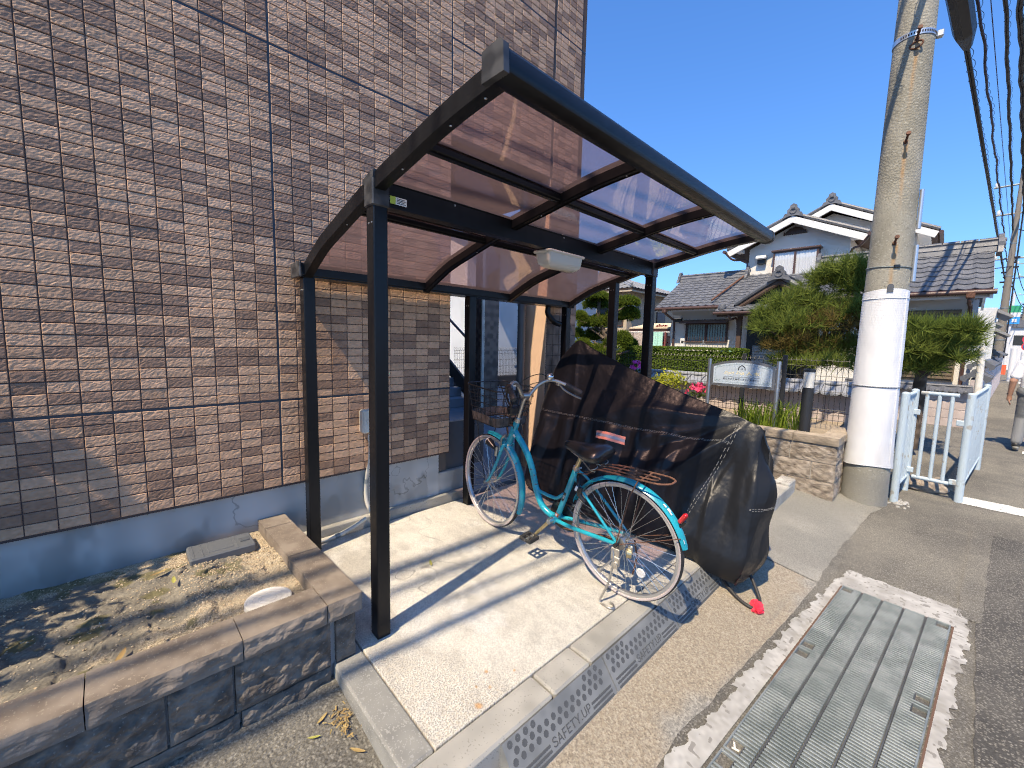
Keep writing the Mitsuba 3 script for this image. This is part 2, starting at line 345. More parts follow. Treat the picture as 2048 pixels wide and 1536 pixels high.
for gi, lab in enumerate(('galvanised steel grating farthest from the camera, with five bearing bars', 'middle galvanised steel grating in the street gutter', 'galvanised steel grating nearest the camera, cut off by the lower picture edge')):
    t = thing('drain_grating', lab, 'drain grating', 'steel gratings over the street gutter'); s0 = gi * (GL + .008); nb = 47; h0, h1 = .0045, .024
    for i in range(nb):
        a = s0 + .006 + i * (GL - .012) / (nb - 1); pk = (i < 4 or i > nb - 5)
        w0, w1 = (.058 if pk else .006), (GW - .058 if pk else GW - .006)
        if i in (0, nb - 1): w0, w1 = .002, GW - .002
        cuts = [w0] + [w for j in range(1, 5) for w in (.004 + j * (GW - .008) / 5 - .0055, .004 + j * (GW - .008) / 5 + .0055)] + [w1]
        part('crossbar', t, glob(cat([box(a - .0046, a + .0046, u, v_, h0, h1, .0014) for u, v_ in zip(cuts[::2], cuts[1::2])])), 'galvanised')
    for j in range(6):
        w = .004 + j * (GW - .008) / 5
        part('bearing_bar', t, glob(box(s0 + .002, s0 + GL - .002, w - .003, w + .003, h0 - .002, h1 + .0006 if j in (0, 5) else .016)), 'galvanised' if j in (0, 5) else 'galvanised_dark')
    for e in (0, 1):
        for w in (.004, GW - .057):
            a = s0 + (.012 if e == 0 else GL - .066)
            part('lifting_pocket', t, glob(cat([box(a, a + .054, w, w + .053, .003, .006), box(a, a + .054, w + (0.05 if w < .1 else 0), w + (.053 if w < .1 else .003), .006, .021)])), 'galvanised_dark')
bt = thing('cigarette_butt', 'crushed cigarette ends lying in the lifting pocket of the middle grating', 'cigarette butt')
for (s, w, a) in ((2 * GL - .045, .024, .5), (2 * GL - .03, .034, 1.9)):
    part('butt', bt, glob(xf(tube([(-.013, 0, 0), (.013, 0, 0)], .0042, 8), rz(a), (s, w, .0105))), 'butt_paper')
# ---------------------------------------------------------------- the tiled apartment building
YW, PX, PZ = 2.62, .0988, .0500                             # face of the tiles, tile pitch
def tile_col(p, n, uv):
    i, j = dr.floor((p.x - .700) / PX), dr.floor((p.z - .4055) / PZ)
    r, q, s = cell_rand(i, j, 5), cell_rand(i, j, 9), cell_rand(i, j, 2)
    c = dr.select(r < .50, mix((.54, .335, .20), (.59, .37, .228), q), dr.select(r < .60, mix((.49, .30, .178), (.53, .33, .20), q), mix((.29, .175, .11), (.34, .205, .13), q)))
    c = mi.Color3f(c) * (.93 + .14 * s)
    c = c * (.84 + .32 * noise(p.x * 70, p.z * 90, p.y * 40)) * (.9 + .2 * noise(p.x * 2.6, p.z * .55, 4))
    return c
mat('wall_tile', tile_col, .55)
mat('pillar_tile', mottled((.12, .085, .066), (.23, .165, .125), 14, .25), .55)
mat('grout', flat((.075, .052, .045), (.105, .075, .066), 20, .3), .9)
mat('sealant', (.045, .05, .058), .5)
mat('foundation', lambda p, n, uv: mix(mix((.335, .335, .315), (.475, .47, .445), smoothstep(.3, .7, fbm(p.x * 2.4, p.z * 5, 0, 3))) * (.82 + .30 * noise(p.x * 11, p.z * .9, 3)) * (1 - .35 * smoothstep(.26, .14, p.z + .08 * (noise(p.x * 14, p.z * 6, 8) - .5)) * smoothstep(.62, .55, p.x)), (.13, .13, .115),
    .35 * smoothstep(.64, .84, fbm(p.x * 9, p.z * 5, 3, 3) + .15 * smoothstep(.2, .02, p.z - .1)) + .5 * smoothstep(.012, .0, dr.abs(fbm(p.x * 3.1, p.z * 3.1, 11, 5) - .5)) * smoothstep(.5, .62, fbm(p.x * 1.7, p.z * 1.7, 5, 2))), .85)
mat('peach_render', flat((.58, .39, .26), (.64, .44, .3), 6, .3), .8)
mat('brown_wall', flat((.1, .085, .075), (.13, .11, .095), 3, .3), .85)
mat('stair_grey', flat((.21, .24, .275), (.27, .3, .335), 5, .3), .45)
mat('floor_tile', lambda p, n, uv: mix((.16, .185, .22), (.21, .24, .28), smoothstep(.3, .7, fbm(p.x * 3, p.y * 3, 0, 3))), .3, bump=lambda p, n, uv: .0015 * smoothstep(.0, .12, dr.abs((p.y * 9) - dr.floor(p.y * 9) - .5)))
mat('pipe_grey', (.085, .09, .098), .45)
mat('pvc', mottled((.50, .47, .40), (.62, .59, .51), 12, .3), .45)

bd = thing('apartment_building', 'brown tiled apartment building with a grey concrete base', 'building')
wl = part('wall', bd, cat([box(-3.0, 1.884, YW + .0045, 8.8, .395, 7.0), box(1.8845, 3.43, YW + .0045, 8.8, 2.9005, 7.0), box(1.885, 3.43, YW + .0045, 2.9, 2.75, 2.9004)]), 'grout')
# tiles: columns from x = .70, rows from z = .4055, with seams of dark sealant
def tile(x0, x1, z0, z1, y=YW, th=.0052, b=.0024, t=0.0, nx=1, nz=1):
    """a tile with chamfered edges; its face is an nx by nz grid pressed into wrinkles"""
    gx_, gz_ = np.linspace(x0 + b, x1 - b, nx + 1), np.linspace(z0 + b, z1 - b, nz + 1)
    X, Z = np.meshgrid(gx_, gz_, indexing='ij'); Y = np.full(X.shape, y - t)
    if nx > 1:
        P_ = np.stack([X * 92, Z * 150, np.full(X.shape, 37.0 * x0 + 11 * z0)], -1)
        w_ = meshkit.noise(P_ * .8 + 4.7) - .5
        r_ = np.abs(meshkit.noise(P_ + 1.6 * w_[..., None]) - .5) * 2
        Y = Y + .0028 * (r_ - .45) + .0010 * (meshkit.noise(P_ * 2.3) - .5)
    face = np.stack([X, Y, Z], -1).reshape(-1, 3); k = nz + 1
    f = [[i * k + j, (i + 1) * k + j, (i + 1) * k + j + 1, i * k + j + 1] for i in range(nx) for j in range(nz)]
    ring = [i * k for i in range(nx + 1)] + [nx * k + j for j in range(1, nz + 1)] + [i * k + nz for i in range(nx - 1, -1, -1)] + [j for j in range(nz - 1, 0, -1)]
    o = len(face); rim = face[ring].copy(); rim[:, 0] = np.where(rim[:, 0] < x0 + b * 1.01, x0, np.where(rim[:, 0] > x1 - b * 1.01, x1, rim[:, 0])); rim[:, 2] = np.where(rim[:, 2] < z0 + b * 1.01, z0, np.where(rim[:, 2] > z1 - b * 1.01, z1, rim[:, 2]))
    r1, r2 = rim.copy(), rim.copy(); r1[:, 1] = y + b * .8; r2[:, 1] = y + th; m = len(ring)
    for q in range(m):
        a, c = q, (q + 1) % m; f += [[o + a, o + c, ring[c], ring[a]], [o + m + a, o + m + c, o + c, o + a]]
    return MS(np.vstack([face, r1, r2]), f)
seams_z = [(-9, .905, 2.8055), (1.885, 2.8055, 3.4055, 4.0055)]
tiles, g = [], .0020
for j in range(0, 131):
    z0 = .4055 + j * PZ; z1 = z0 + PZ
    for i in range(-37, 28):
        x0 = .700 + i * PX; x1 = x0 + PX
        if x1 > 3.431: continue
        xc, zc = (x0 + x1) / 2, (z0 + z1) / 2
        if xc > 1.885 and zc < 2.755: continue
        a, b, c, d = x0 + g, x1 - g, z0 + g, z1 - g
        for gxv in (.700, 1.885, 3.0, -.485, -1.67):
            if abs(x0 - gxv) < .03: a = max(a, gxv + .0055)
            if abs(x1 - gxv) < .03: b = min(b, gxv - .0055)
        for gz in ((.9055, 2.8055, 4.7055) if xc < 1.885 else (3.4055, 4.0055, 4.7055)):
            if abs(z0 - gz) < .012: c = max(c, gz + .0066)
            if abs(z1 - gz) < .012: d = min(d, gz - .0066)
        near_ = math.hypot(xc - .3, zc - 1.27); nx_, nz_ = (11, 7) if near_ < 2.3 and xc > -.6 else (7, 5) if near_ < 3.6 and xc > -.7 else (1, 1)
        tiles.append((xc, zc, tile(a, b, c, d, t=.0006 * rng.standard_normal(), nx=nx_, nz=nz_)))
order = sorted(range(len(tiles)), key=lambda i: math.hypot(tiles[i][0] + .02, tiles[i][1] - 1.27) + (9 if tiles[i][0] < -.3 else 0))   # the nearest tiles are parts of their own
near = set(order[:295])
for i in order[:295]: part('tile', wl, tiles[i][2], 'wall_tile')
part('tile_field', wl, cat([t[2] for i, t in enumerate(tiles) if i not in near]), 'wall_tile', stuff=True, label='the remaining brown wall tiles')
sm = []
for x in (.700, -.485, -1.67): sm.append(box(x - .0050, x + .0050, YW + .002, YW + .006, .4055, 7.0))
for x in (1.885, 3.0): sm.append(box(x - .0050, x + .0050, YW + .002, YW + .006, 2.75, 7.0))
for z in (.9055, 2.8055, 4.7055): sm.append(box(-3.0, 1.885, YW + .003, YW + .0062, z - .0068, z + .0068))
for z in (3.4055, 4.0055, 4.7055): sm.append(box(1.885, 3.43, YW + .003, YW + .0062, z - .0068, z + .0068))
for s_ in sm: part('joint_sealant', wl, s_, 'sealant')
# concrete base and kerb strip along the wall
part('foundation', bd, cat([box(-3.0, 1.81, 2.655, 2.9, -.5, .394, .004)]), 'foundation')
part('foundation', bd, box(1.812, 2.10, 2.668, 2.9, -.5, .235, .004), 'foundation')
part('drip_edge', bd, box(-3.0, 1.884, YW + .006, 2.66, .3945, .4035), 'sealant')
part('kerb_strip', bd, slab(.62, 2.10, 2.615, 2.66, .3, lambda y: .072 + 0 * np.asarray(y), .006), 'kerb_concrete')
# passage: column, inner walls, floor, stairs
colm = part('column', bd, box(2.99, 3.43, YW + .0075, 2.93, -.1, 2.75), 'grout')
part('render_face', colm, box(2.976, 2.989, YW + .002, 2.93, -.1, 2.75, .003), 'peach_render', label='sunlit peach rendered side of the column')
n_ = 0
for j in range(0, 28):
    for i in range(5):
        x0 = 2.993 + i * .0872; z0 = -.05 + j * .0998
        part('tile', colm, tile(x0 + .0025, x0 + .0847, z0 + .0025, z0 + .0973), 'pillar_tile')
part('soffit', bd, box(1.885, 3.43, 2.63, 8.4, 2.752, 2.9), 'peach_render')
fl = key('passage_floor'); labels[fl] = {'label': 'blue grey tiled entrance floor inside the passage', 'category': 'floor', 'kind': 'structure'}
scene[fl] = ply(box(1.95, 9.4, 2.662, 8.6, -.06, .012), 'floor_tile')
part('inner_wall', bd, box(1.815, 1.883, 2.67, 8.5, .25, .39), 'brown_wall')
part('inner_wall', bd, box(1.4, 5.4, 8.6, 8.8, -.1, 2.75), 'brown_wall')
part('dark_panel', bd, box(1.90, 2.30, 2.70, 2.73, .236, .62), 'pipe_grey')
stf = part('staircase', bd, cat([box(3.2, 3.9, 6.3, 6.4, .0, 2.75)]), 'brown_wall')
for i in range(9): part('step', stf, box(4.0, 5.0, 6.3 + .26 * i, 6.58 + .26 * i, .012 + .17 * i, .182 + .17 * i, .006), 'stair_grey')
part('stringer', stf, extr(Polygon([(6.2, .32), (8.55, 1.95), (8.55, 1.65), (6.2, .02)]), .05, YZ, (5.0, 0, 0)), 'brown_wall')
part('handrail', stf, tube([(5.03, 6.2, 1.15), (5.03, 8.5, 2.65)], .025, 8), 'pipe_grey', 40)
part('corner_pillar', bd, box(4.62, 4.95, 5.45, 5.7, .012, 2.75, .004), 'pillar_tile')
part('door_jamb', bd, box(4.545, 4.60, 5.42, 5.45, .012, 2.75), 'pvc')
dpn = thing('downpipe', 'grey round downpipe beside the peach column in the passage', 'downpipe')
part('pipe', dpn, tube([(2.86, 2.83, .013), (2.86, 2.83, 2.75)], .038, 20), 'pipe_grey', 40)
for z in (1.62, .55): part('clip', dpn, tube([(2.86, 2.83, z - .012), (2.86, 2.83, z + .012)], .042, 20), 'pipe_grey', 40)
# junction box with its conduit
jb = thing('junction_box', 'white electrical box on the brown tiled wall behind the front post', 'junction box')
part('case', jb, box(1.16, 1.30, 2.555, 2.62, .655, .81, .012), 'pvc', 30); part('lid', jb, box(1.166, 1.294, 2.549, 2.556, .661, .804, .004), 'pvc')
part('screw', jb, lathe([(.005, 0), (.005, .003), (0, .003)], 10), 'pvc') ; scene[jb + '__screw'] = ply(xf(lathe([(.0, .004), (.005, .003), (.005, 0)], 10), rx(PI / 2), (1.185, 2.549, .735)), 'pvc')
cd = thing('conduit_pipe', 'beige electrical conduit running down the wall and along the concrete base', 'conduit')
part('pipe', cd, tube(smoothpath([(1.225, 2.59, .66), (1.225, 2.60, .46), (1.212, 2.635, .32), (1.215, 2.63, .16), (1.255, 2.57, .05), (1.275, 2.50, .012)], 30), .013, 12), 'pvc', 40)
part('coupling', cd, tube([(1.225, 2.59, .64), (1.225, 2.592, .60)], .0165, 12), 'pvc', 40); part('coupling', cd, tube([(1.213, 2.634, .33), (1.212, 2.636, .30)], .016, 12), 'galvanised', 40)
part('elbow', cd, tube([(1.255, 2.57, .05), (1.275, 2.50, .012)], .017, 12), 'pvc', 40)
part('pipe', cd, tube(smoothpath([(.70, 2.575, .015), (.85, 2.575, .018), (.99, 2.575, .022), (1.10, 2.59, .04), (1.19, 2.60, .07)], 20), .0135, 12), 'pvc', 40)
part('coupling', cd, tube([(.975, 2.575, .022), (1.005, 2.576, .023)], .016, 12), 'galvanised', 40)
# ---------------------------------------------------------------- bicycle shelter
mat('black_alu', lambda p, n, uv: mi.Color3f(.0065, .0068, .008) * (.8 + .5 * noise(p.x * 30, p.y * 30, p.z * 3)), .33, spec=.3)
mat('dull_bracket', mottled((.02, .021, .024), (.06, .06, .062), 30, .25), .45)
mat('screw_steel', (.6, .6, .58), .3, metal=1.0)
mat('sticker_white', (.75, .76, .74), .5); mat('sticker_green', (.5, .62, .08), .5); mat('ink', (.02, .02, .025), .6)
scene['mat_polycarbonate'] = {'type': 'blendbsdf', 'weight': .15, 'clear': {'type': 'thindielectric', 'int_ior': 1.586, 'ext_ior': 1.0, 'specular_transmittance': C(.58, .425, .42)},
                             'dust': {'type': 'principledthin', 'base_color': C(.52, .36, .37), 'roughness': .6, 'diff_trans': 1.2, 'spec_trans': 0.0}}   # weathered: a thin film of dust
sh = thing('bicycle_shelter', 'black metal bicycle shelter with a curved brown translucent roof', 'bicycle shelter')
RP = np.array([(2.52, 1.640), (2.477, 1.665), (2.34, 1.728), (2.218, 1.777), (2.03, 1.828), (1.856, 1.874), (1.641, 1.924), (1.425, 1.963), (1.261, 1.994), (1.121, 2.014), (1.001, 2.026), (.905, 2.033)])
ribs_x = [.80, 1.564, 2.350, 3.115]
rc = smoothpath(RP, 40)
def offs(c, d):
    t = np.gradient(c, axis=0); t /= np.linalg.norm(t, axis=1, keepdims=True); return c + d * np.c_[-t[:, 1], t[:, 0]] * (-1 if t[0, 0] > 0 else 1)
up0, lo0 = rc, offs(rc, .062)
if lo0[20, 1] > rc[20, 1]: lo0 = offs(rc, -.062)
ribpoly = Polygon(np.vstack([up0, lo0[::-1]])).buffer(0)
for x in ribs_x:
    w = .045 if x in (.80, 3.115) else .046
    r = part('rib', sh, extr(ribpoly, w, YZ, (x, 0, 0)), 'black_alu', 30)
    if x not in (.80, 3.115):                                # inner ribs carry a gasket bead along both sides
        mid = offs(rc, .066 if lo0[20, 1] < rc[20, 1] and np.allclose(lo0, offs(rc, .062)) else -.066)
        for dx in (.006, .036): part('bead', r, extr(Polygon(np.vstack([offs(rc, 0)[1:-1], mid[1:-1][::-1]])).buffer(0), .004, YZ, (x + dx, 0, 0)), 'black_alu', 30)
pan = offs(rc, .022) if np.allclose(lo0, offs(rc, .062)) else offs(rc, -.022)
split = [2.47, 1.86, 1.325, .93]
for b in range(3):
    xa, xb = ribs_x[b] + .045, ribs_x[b + 1]
    for k_ in range(3):
        s = np.linspace(split[k_], split[k_ + 1], 12)
        z = np.interp(-s, -pan[:, 0], pan[:, 1])
        xs = np.linspace(xa, xb, 8)
        sag = lambda X, Y: np.interp(-Y, -pan[:, 0], pan[:, 1]) + .003 * np.sin(PI * (X - xa) / (xb - xa))
        part('roof_panel', sh, grid(xs, s[::-1], sag), 'polycarbonate', True)
    for y in split[1:3]:
        zc = np.interp(-y, -pan[:, 0], pan[:, 1])
        part('purlin', sh, cat([box(xa - .002, xb + .002, y - .02, y + .02, zc - .03, zc - .006, .003), box(xa, xb, y - .009, y + .009, zc - .036, zc - .030), box(xa, xb, y - .014, y + .014, zc + .004, zc + .014, .002)]), 'black_alu')
# rounded front edge, back gutter, main beam
fp = [(.845, 1.985), (.848, 2.015), (.858, 2.03), (.872, 2.037), (.905, 2.037), (.925, 2.03), (.925, 1.968), (.90, 1.958), (.87, 1.958), (.852, 1.968)]
part('front_edge', sh, extr(Polygon(fp), 2.40, YZ, (.782, 0, 0)), 'black_alu', 35)
part('front_cap', sh, extr(Polygon([(.842, 1.956), (.93, 1.956), (.93, 2.036), (.86, 2.043), (.846, 2.03)]), .020, YZ, (.764, 0, 0)), 'dull_bracket', 30); part('front_cap', sh, extr(Polygon(fp).buffer(.003), .02, YZ, (3.18, 0, 0)), 'dull_bracket', 30)
part('gutter', sh, cat([box(.785, 3.175, 2.462, 2.474, 1.605, 1.668, .002), box(.785, 3.175, 2.474, 2.602, 1.598, 1.608), box(.785, 3.175, 2.594, 2.604, 1.608, 1.668, .002)]), 'black_alu')
part('gutter_cap', sh, box(.772, .785, 2.455, 2.607, 1.595, 1.678, .004), 'dull_bracket'); part('gutter_cap', sh, box(3.175, 3.188, 2.455, 2.607, 1.595, 1.678, .004), 'dull_bracket')
part('beam', sh, cat([box(.862, 3.094, 1.640, 1.692, 1.806, 1.915, .003), box(.862, 3.094, 1.634, 1.640, 1.902, 1.915), box(.862, 3.094, 1.634, 1.640, 1.806, 1.816)]), 'black_alu')
def post(x0, y0, z1, rib_side=True):
    zb = float(zp(y0)) - .1
    p = part('post', sh, box(x0, x0 + .062, y0, y0 + .066, zb, z1, .004), 'black_alu')
    for dx in (.0,):
        for dy in (.018, .044):
            part('screw', p, xf(lathe([(0, .002), (.004, .0015), (.0045, 0)], 10), ry(-PI / 2), (x0, y0 + dy, z1 - .07)), 'screw_steel')
    return p
post(.797, 1.634, 1.806); post(.797, 2.474, 1.598); post(1.955, 2.474, 1.598); post(3.097, 2.474, 1.598); post(3.097, 1.634, 1.806); post(3.097, 1.965, 1.79)
for x in (.790, 3.090):
    part('bracket', sh, cat([box(x, x + .075, 1.628, 1.706, 1.800, 1.912, .005), extr(Polygon([(1.628, 1.905), (1.72, 1.89), (1.72, 1.912), (1.67, 1.926), (1.622, 1.934)]), .052, YZ, (x + .002, 0, 0))]), 'dull_bracket')
for x in (1.2, 1.6, 2.0, 2.4, 2.8):
    part('screw', sh, xf(lathe([(0, .002), (.004, .0015), (.0045, 0)], 10), rx(PI / 2), (x, 1.640, 1.892)), 'screw_steel')
for x in ribs_x:
    for y in (1.95, 1.45, 1.15, .98): part('screw', sh, xf(lathe([(0, -.003), (.004, -.002), (.0045, 0)][::-1], 10), None, (x + .022, y, float(np.interp(-y, -rc[:, 0], rc[:, 1])) - .0655)), 'screw_steel')
sk = part('maker_label', sh, box(.868, .945, 1.6325, 1.6335, 1.823, 1.853), 'sticker_white', label='small white and green maker label on the beam')
part('green_field', sk, box(.868, .893, 1.6315, 1.6325, 1.823, 1.853), 'sticker_green')
for i in range(4): part('print_line', sk, box(.899, .94 - .006 * (i % 2), 1.6318, 1.6325, 1.828 + .006 * i, 1.8305 + .006 * i), 'ink')
dr_ = part('drain_spout', sh, tube(smoothpath([(2.93, 2.56, 1.60), (2.93, 2.56, 1.53), (2.99, 2.535, 1.46), (3.06, 2.52, 1.44)], 14), .025, 10), 'black_alu', 40)
# the lamp cover under the beam
mat('milk_plastic', (.62, .60, .53), .35)
lm = thing('lamp', 'milky white tray shaped lamp cover under the shelter beam', 'lamp')
def tray(x0, x1, y0, y1, z0, z1, ins, r):
    secs = []
    for t in np.linspace(0, 1, 8):
        k = ins * (1 - (1 - t) ** .8 * 1) if t < .6 else ins * (1 - (1 - .6) ** .8) + (t - .6) ** 2 * .17
        z = z1 + (z0 - z1) * t
        secs.append([(x, y, z) for x, y in Polygon([(x0 + k, y0 + k), (x1 - k, y0 + k), (x1 - k, y1 - k), (x0 + k, y1 - k)]).buffer(-r).buffer(r, quad_segs=4).exterior.coords[:-1]])
    n = len(secs[0]); v = np.array(secs).reshape(-1, 3); f = []
    for a in range(len(secs) - 1):
        for i in range(n): f.append([a * n + i, a * n + (i + 1) % n, (a + 1) * n + (i + 1) % n, (a + 1) * n + i])
    m = MS(v, f); o = len(v); base = (len(secs) - 1) * n
    v = np.vstack([m[0], [np.mean(secs[-1], 0)]]); f = np.vstack([m[1], [[base + i, base + (i + 1) % n, o] for i in range(n)]])
    return (v, f)
part('rim', lm, box(1.835, 2.170, 1.604, 1.735, 1.788, 1.803, .005), 'milk_plastic', 30)
part('cover', lm, tray(1.845, 2.16, 1.612, 1.727, 1.708, 1.789, .012, .014), 'milk_plastic', 40)

# ---------------------------------------------------------------- planter left of the pad
def split_col(lo, hi):
    def fn(p, n, uv):
        c = mix(lo, hi, smoothstep(.3, .7, fbm(p.x * 22, p.y * 22, p.z * 22, 4)))
        c = mix(c, (.29, .26, .22), .5 * smoothstep(.80, .9, noise(p.x * 130, p.y * 130, p.z * 130)))
        return c
    return fn
mat('split_block', split_col((.085, .07, .056), (.195, .163, .13)), .9, bump=grit(110, .004))
mat('coping_block', mottled((.15, .12, .093), (.235, .195, .155), 10, .3, 4, ((.25, .21, .165), 200, .8)), .85)
mat('joint_mortar', flat((.28, .28, .27), (.4, .4, .385), 20, .3), .9)
def rock(x0, x1, y0, y1, z0, z1, face, amp=.011, seed=0, res=.017):
    """a split-faced block; face: which sides are rough, among 'x-', 'x+', 'y-', 'y+'"""
    b = box(x0, x1, y0, y1, z0, z1)
    v, f = trimesh.remesh.subdivide_to_size(b[0], b[1], res, max_iter=12)
    t = trimesh.Trimesh(v, f); v = np.array(t.vertices); f = np.array(t.faces)
    lo, hi = V(x0, y0, z0), V(x1, y1, z1)
    d = meshkit.fbm(v * 26, 4, seed) - .42
    e = meshkit.fbm(v * 9 + 5, 2, seed + 3) - .5
    for s in face:
        a = 'xyz'.index(s[0]); on = np.abs(v[:, a] - (lo[a] if s[1] == '-' else hi[a])) < 1e-6
        inner = np.minimum.reduce([np.minimum((v[:, k] - lo[k]), (hi[k] - v[:, k])) for k in range(3) if k != a])
        k = np.clip(inner / .02, .0, 1)
        v[on, a] += (-1 if s[1] == '-' else 1) * (amp * (2.2 * d + 1.2 * e)[on] * (.25 + .75 * k[on]) + .004 * k[on])
    return (v, f)
pl = thing('planter_wall', 'low planter wall of dark split faced blocks left of the parking pad', 'planter')
core = part('core', pl, cat([box(-3.0, .68, 1.642, 1.752, -.4, .138), box(.60, .68, 1.752, 2.64, -.4, .138)]), 'joint_mortar')
n_ = 0
for z0, z1, js in ((-.054, .132, [-2.3, -1.9, -1.5, -1.1, -.7, -.31, .077, .259, .592]), (-.245, -.06, [-2.1, -1.7, -1.3, -.9, -.5, -.115, .274, .592])):
    for a, b in zip(js[:-1], js[1:]):
        n_ += 1; part('block', pl, rock(a + .004, b - .004, 1.622, 1.70, z0, z1, ('y-',), .019, n_, .013), 'split_block')
    for a, b in ((1.622, 1.79), (1.795, 2.19), (2.195, 2.62)):
        n_ += 1; part('block', pl, rock(.612, .690, a + (.004 if a > 1.7 else 0), b - .004, z0, z1, ('x+', 'y-') if a < 1.7 else ('x+',), .011, n_), 'split_block')
cz = [-2.4, -2.0, -1.6, -1.2, -.85, -.48, -.10, .287, .572]
for a, b in zip(cz[:-1], cz[1:]):
    n_ += 1; part('coping_stone', pl, rock(a + .0015, b - .0015, 1.602, 1.765, .142, .220, ('y-',), .015, n_, .013), 'coping_block')
for a, b, fc in ((1.602, 2.10, ('x+', 'y-')), (2.103, 2.50, ('x+',)), (2.503, 2.652, ('x+',))):
    n_ += 1; part('coping_stone', pl, rock(.574, .712, a, b - .002, .142, .2205, fc, .009, n_), 'coping_block')
# earth bed: dried mud flakes over sandy gravel
def soil_col(p, n, uv):
    f, s, k = voronoi(p.x * 210, p.y * 210)
    sand = mix((.27, .215, .14), (.46, .39, .28), k)
    sand = sand * (.6 + .55 * smoothstep(.65, .2, f))
    mud = mix((.125, .112, .088), (.215, .195, .155), fbm(p.x * 14, p.y * 14, 0, 4)) * (.8 + .4 * noise(p.x * 230, p.y * 230, 0))
    moss = (.10, .09, .03)
    m = smoothstep(.47, .56, fbm(p.x * 3.2, p.y * 3.2, 0, 4) + .34 * smoothstep(.30, -.25, p.x) - .55 * smoothstep(2.42, 2.62, p.y + .1 * p.x) - .12 * smoothstep(.25, .55, p.x) + .02)
    c = mix(sand, mud, m)
    return mix(c, moss, .7 * smoothstep(.6, .7, fbm(p.x * 11, p.y * 11, 5, 3)) * smoothstep(.5, .2, p.x - .1))
mat('soil', soil_col, .95, bump=lambda p, n, uv: .006 * fbm(p.x * 90, p.y * 90, 0, 3))
sx, sy = np.arange(-2.9, .60, .0085), np.arange(1.752, 2.66, .0085)
SX, SY = np.meshgrid(sx, sy, indexing='ij')
def soil_h(X, Y):
    P = np.stack([X, Y, 0 * X], -1)
    w = np.stack([meshkit.fbm(P * 6, 3, 3), meshkit.fbm(P * 6 + 9, 3, 4)], -1) * .16
    q = (np.stack([X, Y], -1) + w) * 8.5
    ci = np.floor(q); d1 = np.full(X.shape, 9.0); d2 = d1.copy(); who = np.zeros(X.shape)
    for a in (-1, 0, 1):
        for b in (-1, 0, 1):
            c = ci + [a, b]; h = np.sin(c @ [127.1, 311.7]) * 43758.5453; h -= np.floor(h); g_ = np.sin(c @ [269.5, 183.3]) * 43758.5453; g_ -= np.floor(g_)
            d = np.hypot(c[..., 0] + h - q[..., 0], c[..., 1] + g_ - q[..., 1])
            nw = d < d1; d2 = np.where(nw, d1, np.minimum(d2, d)); who = np.where(nw, h, who); d1 = np.where(nw, d, d1)
    m = np.clip((meshkit.fbm(P * 3.2 + 2, 4, 9) + .34 * np.clip((.30 - X) / .55, 0, 1) - .55 * np.clip((Y - 2.42) / .2, 0, 1) - .12 * np.clip((X - .25) / .3, 0, 1) + .02 - .46) / .08, 0, 1)
    flake = np.clip((d2 - d1) / .06, 0, 1)
    return .156 + m * (.016 * flake + .010 * (who - .5) * flake + .014 * (meshkit.fbm(P * 30, 3, 5) - .5)) + .012 * (meshkit.fbm(P * 40, 3, 6) - .5) + .02 * (meshkit.fbm(P * 4, 2, 7) - .5)
struct('soil_bed', grid(sx, sy, soil_h), 'soil', 'dry cracked mud and sandy gravel in the planter beside the tiled wall', True, stuff=True)
mat('sand_grain', lambda p, n, uv: mix((.33, .24, .14), (.6, .5, .36), cell_rand(p.x * 160, p.y * 160, 3)), .9)
def pebbles(n, fx, fz, r0, r1, seed):
    g_ = np.random.default_rng(seed); ico = trimesh.creation.icosphere(1, 1.0); iv, iff = np.array(ico.vertices), np.array(ico.faces); ms = []
    for _ in range(n):
        x, y = fx(g_); r = g_.uniform(r0, r1); s = r * g_.uniform(.6, 1.1, 3) * [1, 1, .75]
        ms.append((iv * s @ rz(g_.uniform(0, 6)).T + [x, y, fz(x, y) + r * .2], iff))
    return cat(ms)
shs = soil_h(SX, SY)
sh_at = lambda x, y: shs[min(max(int((x + 2.9) / .0085), 0), len(sx) - 1), min(max(int((y - 1.752) / .0085), 0), len(sy) - 1)]
def spot(g_):
    if g_.random() < .6: return g_.uniform(.18, .57), g_.uniform(1.78, 2.62)
    return g_.uniform(-.5, .57), g_.uniform(1.77, 2.64)
struct('gravel', pebbles(3800, spot, sh_at, .0018, .0046, 4), 'sand_grain', 'fine tan gravel scattered over the planter soil', True, stuff=True)
mb = thing('meter_box', 'dark grey plastic water meter cover lying in the planter', 'meter box')
mat('meter_grey', flat((.085, .092, .1), (.125, .132, .14), 14, .3), .5)
R_ = rz(-.02)
part('lid', mb, xf(box(-.137, .137, -.085, .085, .0, .045, .006), R_, (.370, 2.478, .158)), 'meter_grey')
for a, b, c, d in ((-.128, -.115, -.078, .078), (-.06, .045, -.05, .05), (.058, .064, -.078, .078), (-.085, -.08, -.078, .078)): part('ridge', mb, xf(box(a, b, c, d, .044, .0475, .001), R_, (.370, 2.478, .158)), 'meter_grey')
part('handle', mb, xf(box(.078, .122, -.02, .02, .0445, .0505, .002), R_, (.370, 2.478, .158)), 'pipe_grey')
ld = thing('inspection_cover', 'round white plastic inspection cover beside the planter coping', 'cover plate')
mat('white_lid', mottled((.5, .48, .44), (.68, .66, .62), 25, .3), .6)
part('disc', ld, xf(lathe([(.001, .016), (.03, .016), (.031, .0145), (.035, .0145), (.036, .016), (.05, .016), (.051, .0145), (.055, .0145), (.056, .016), (.072, .016), (.073, .0145), (.077, .0145), (.078, .016), (.086, .014), (.088, -.02)][::-1], 40, (0, 0, 0)), None, (.432, 1.875, .165)), 'white_lid', 30)
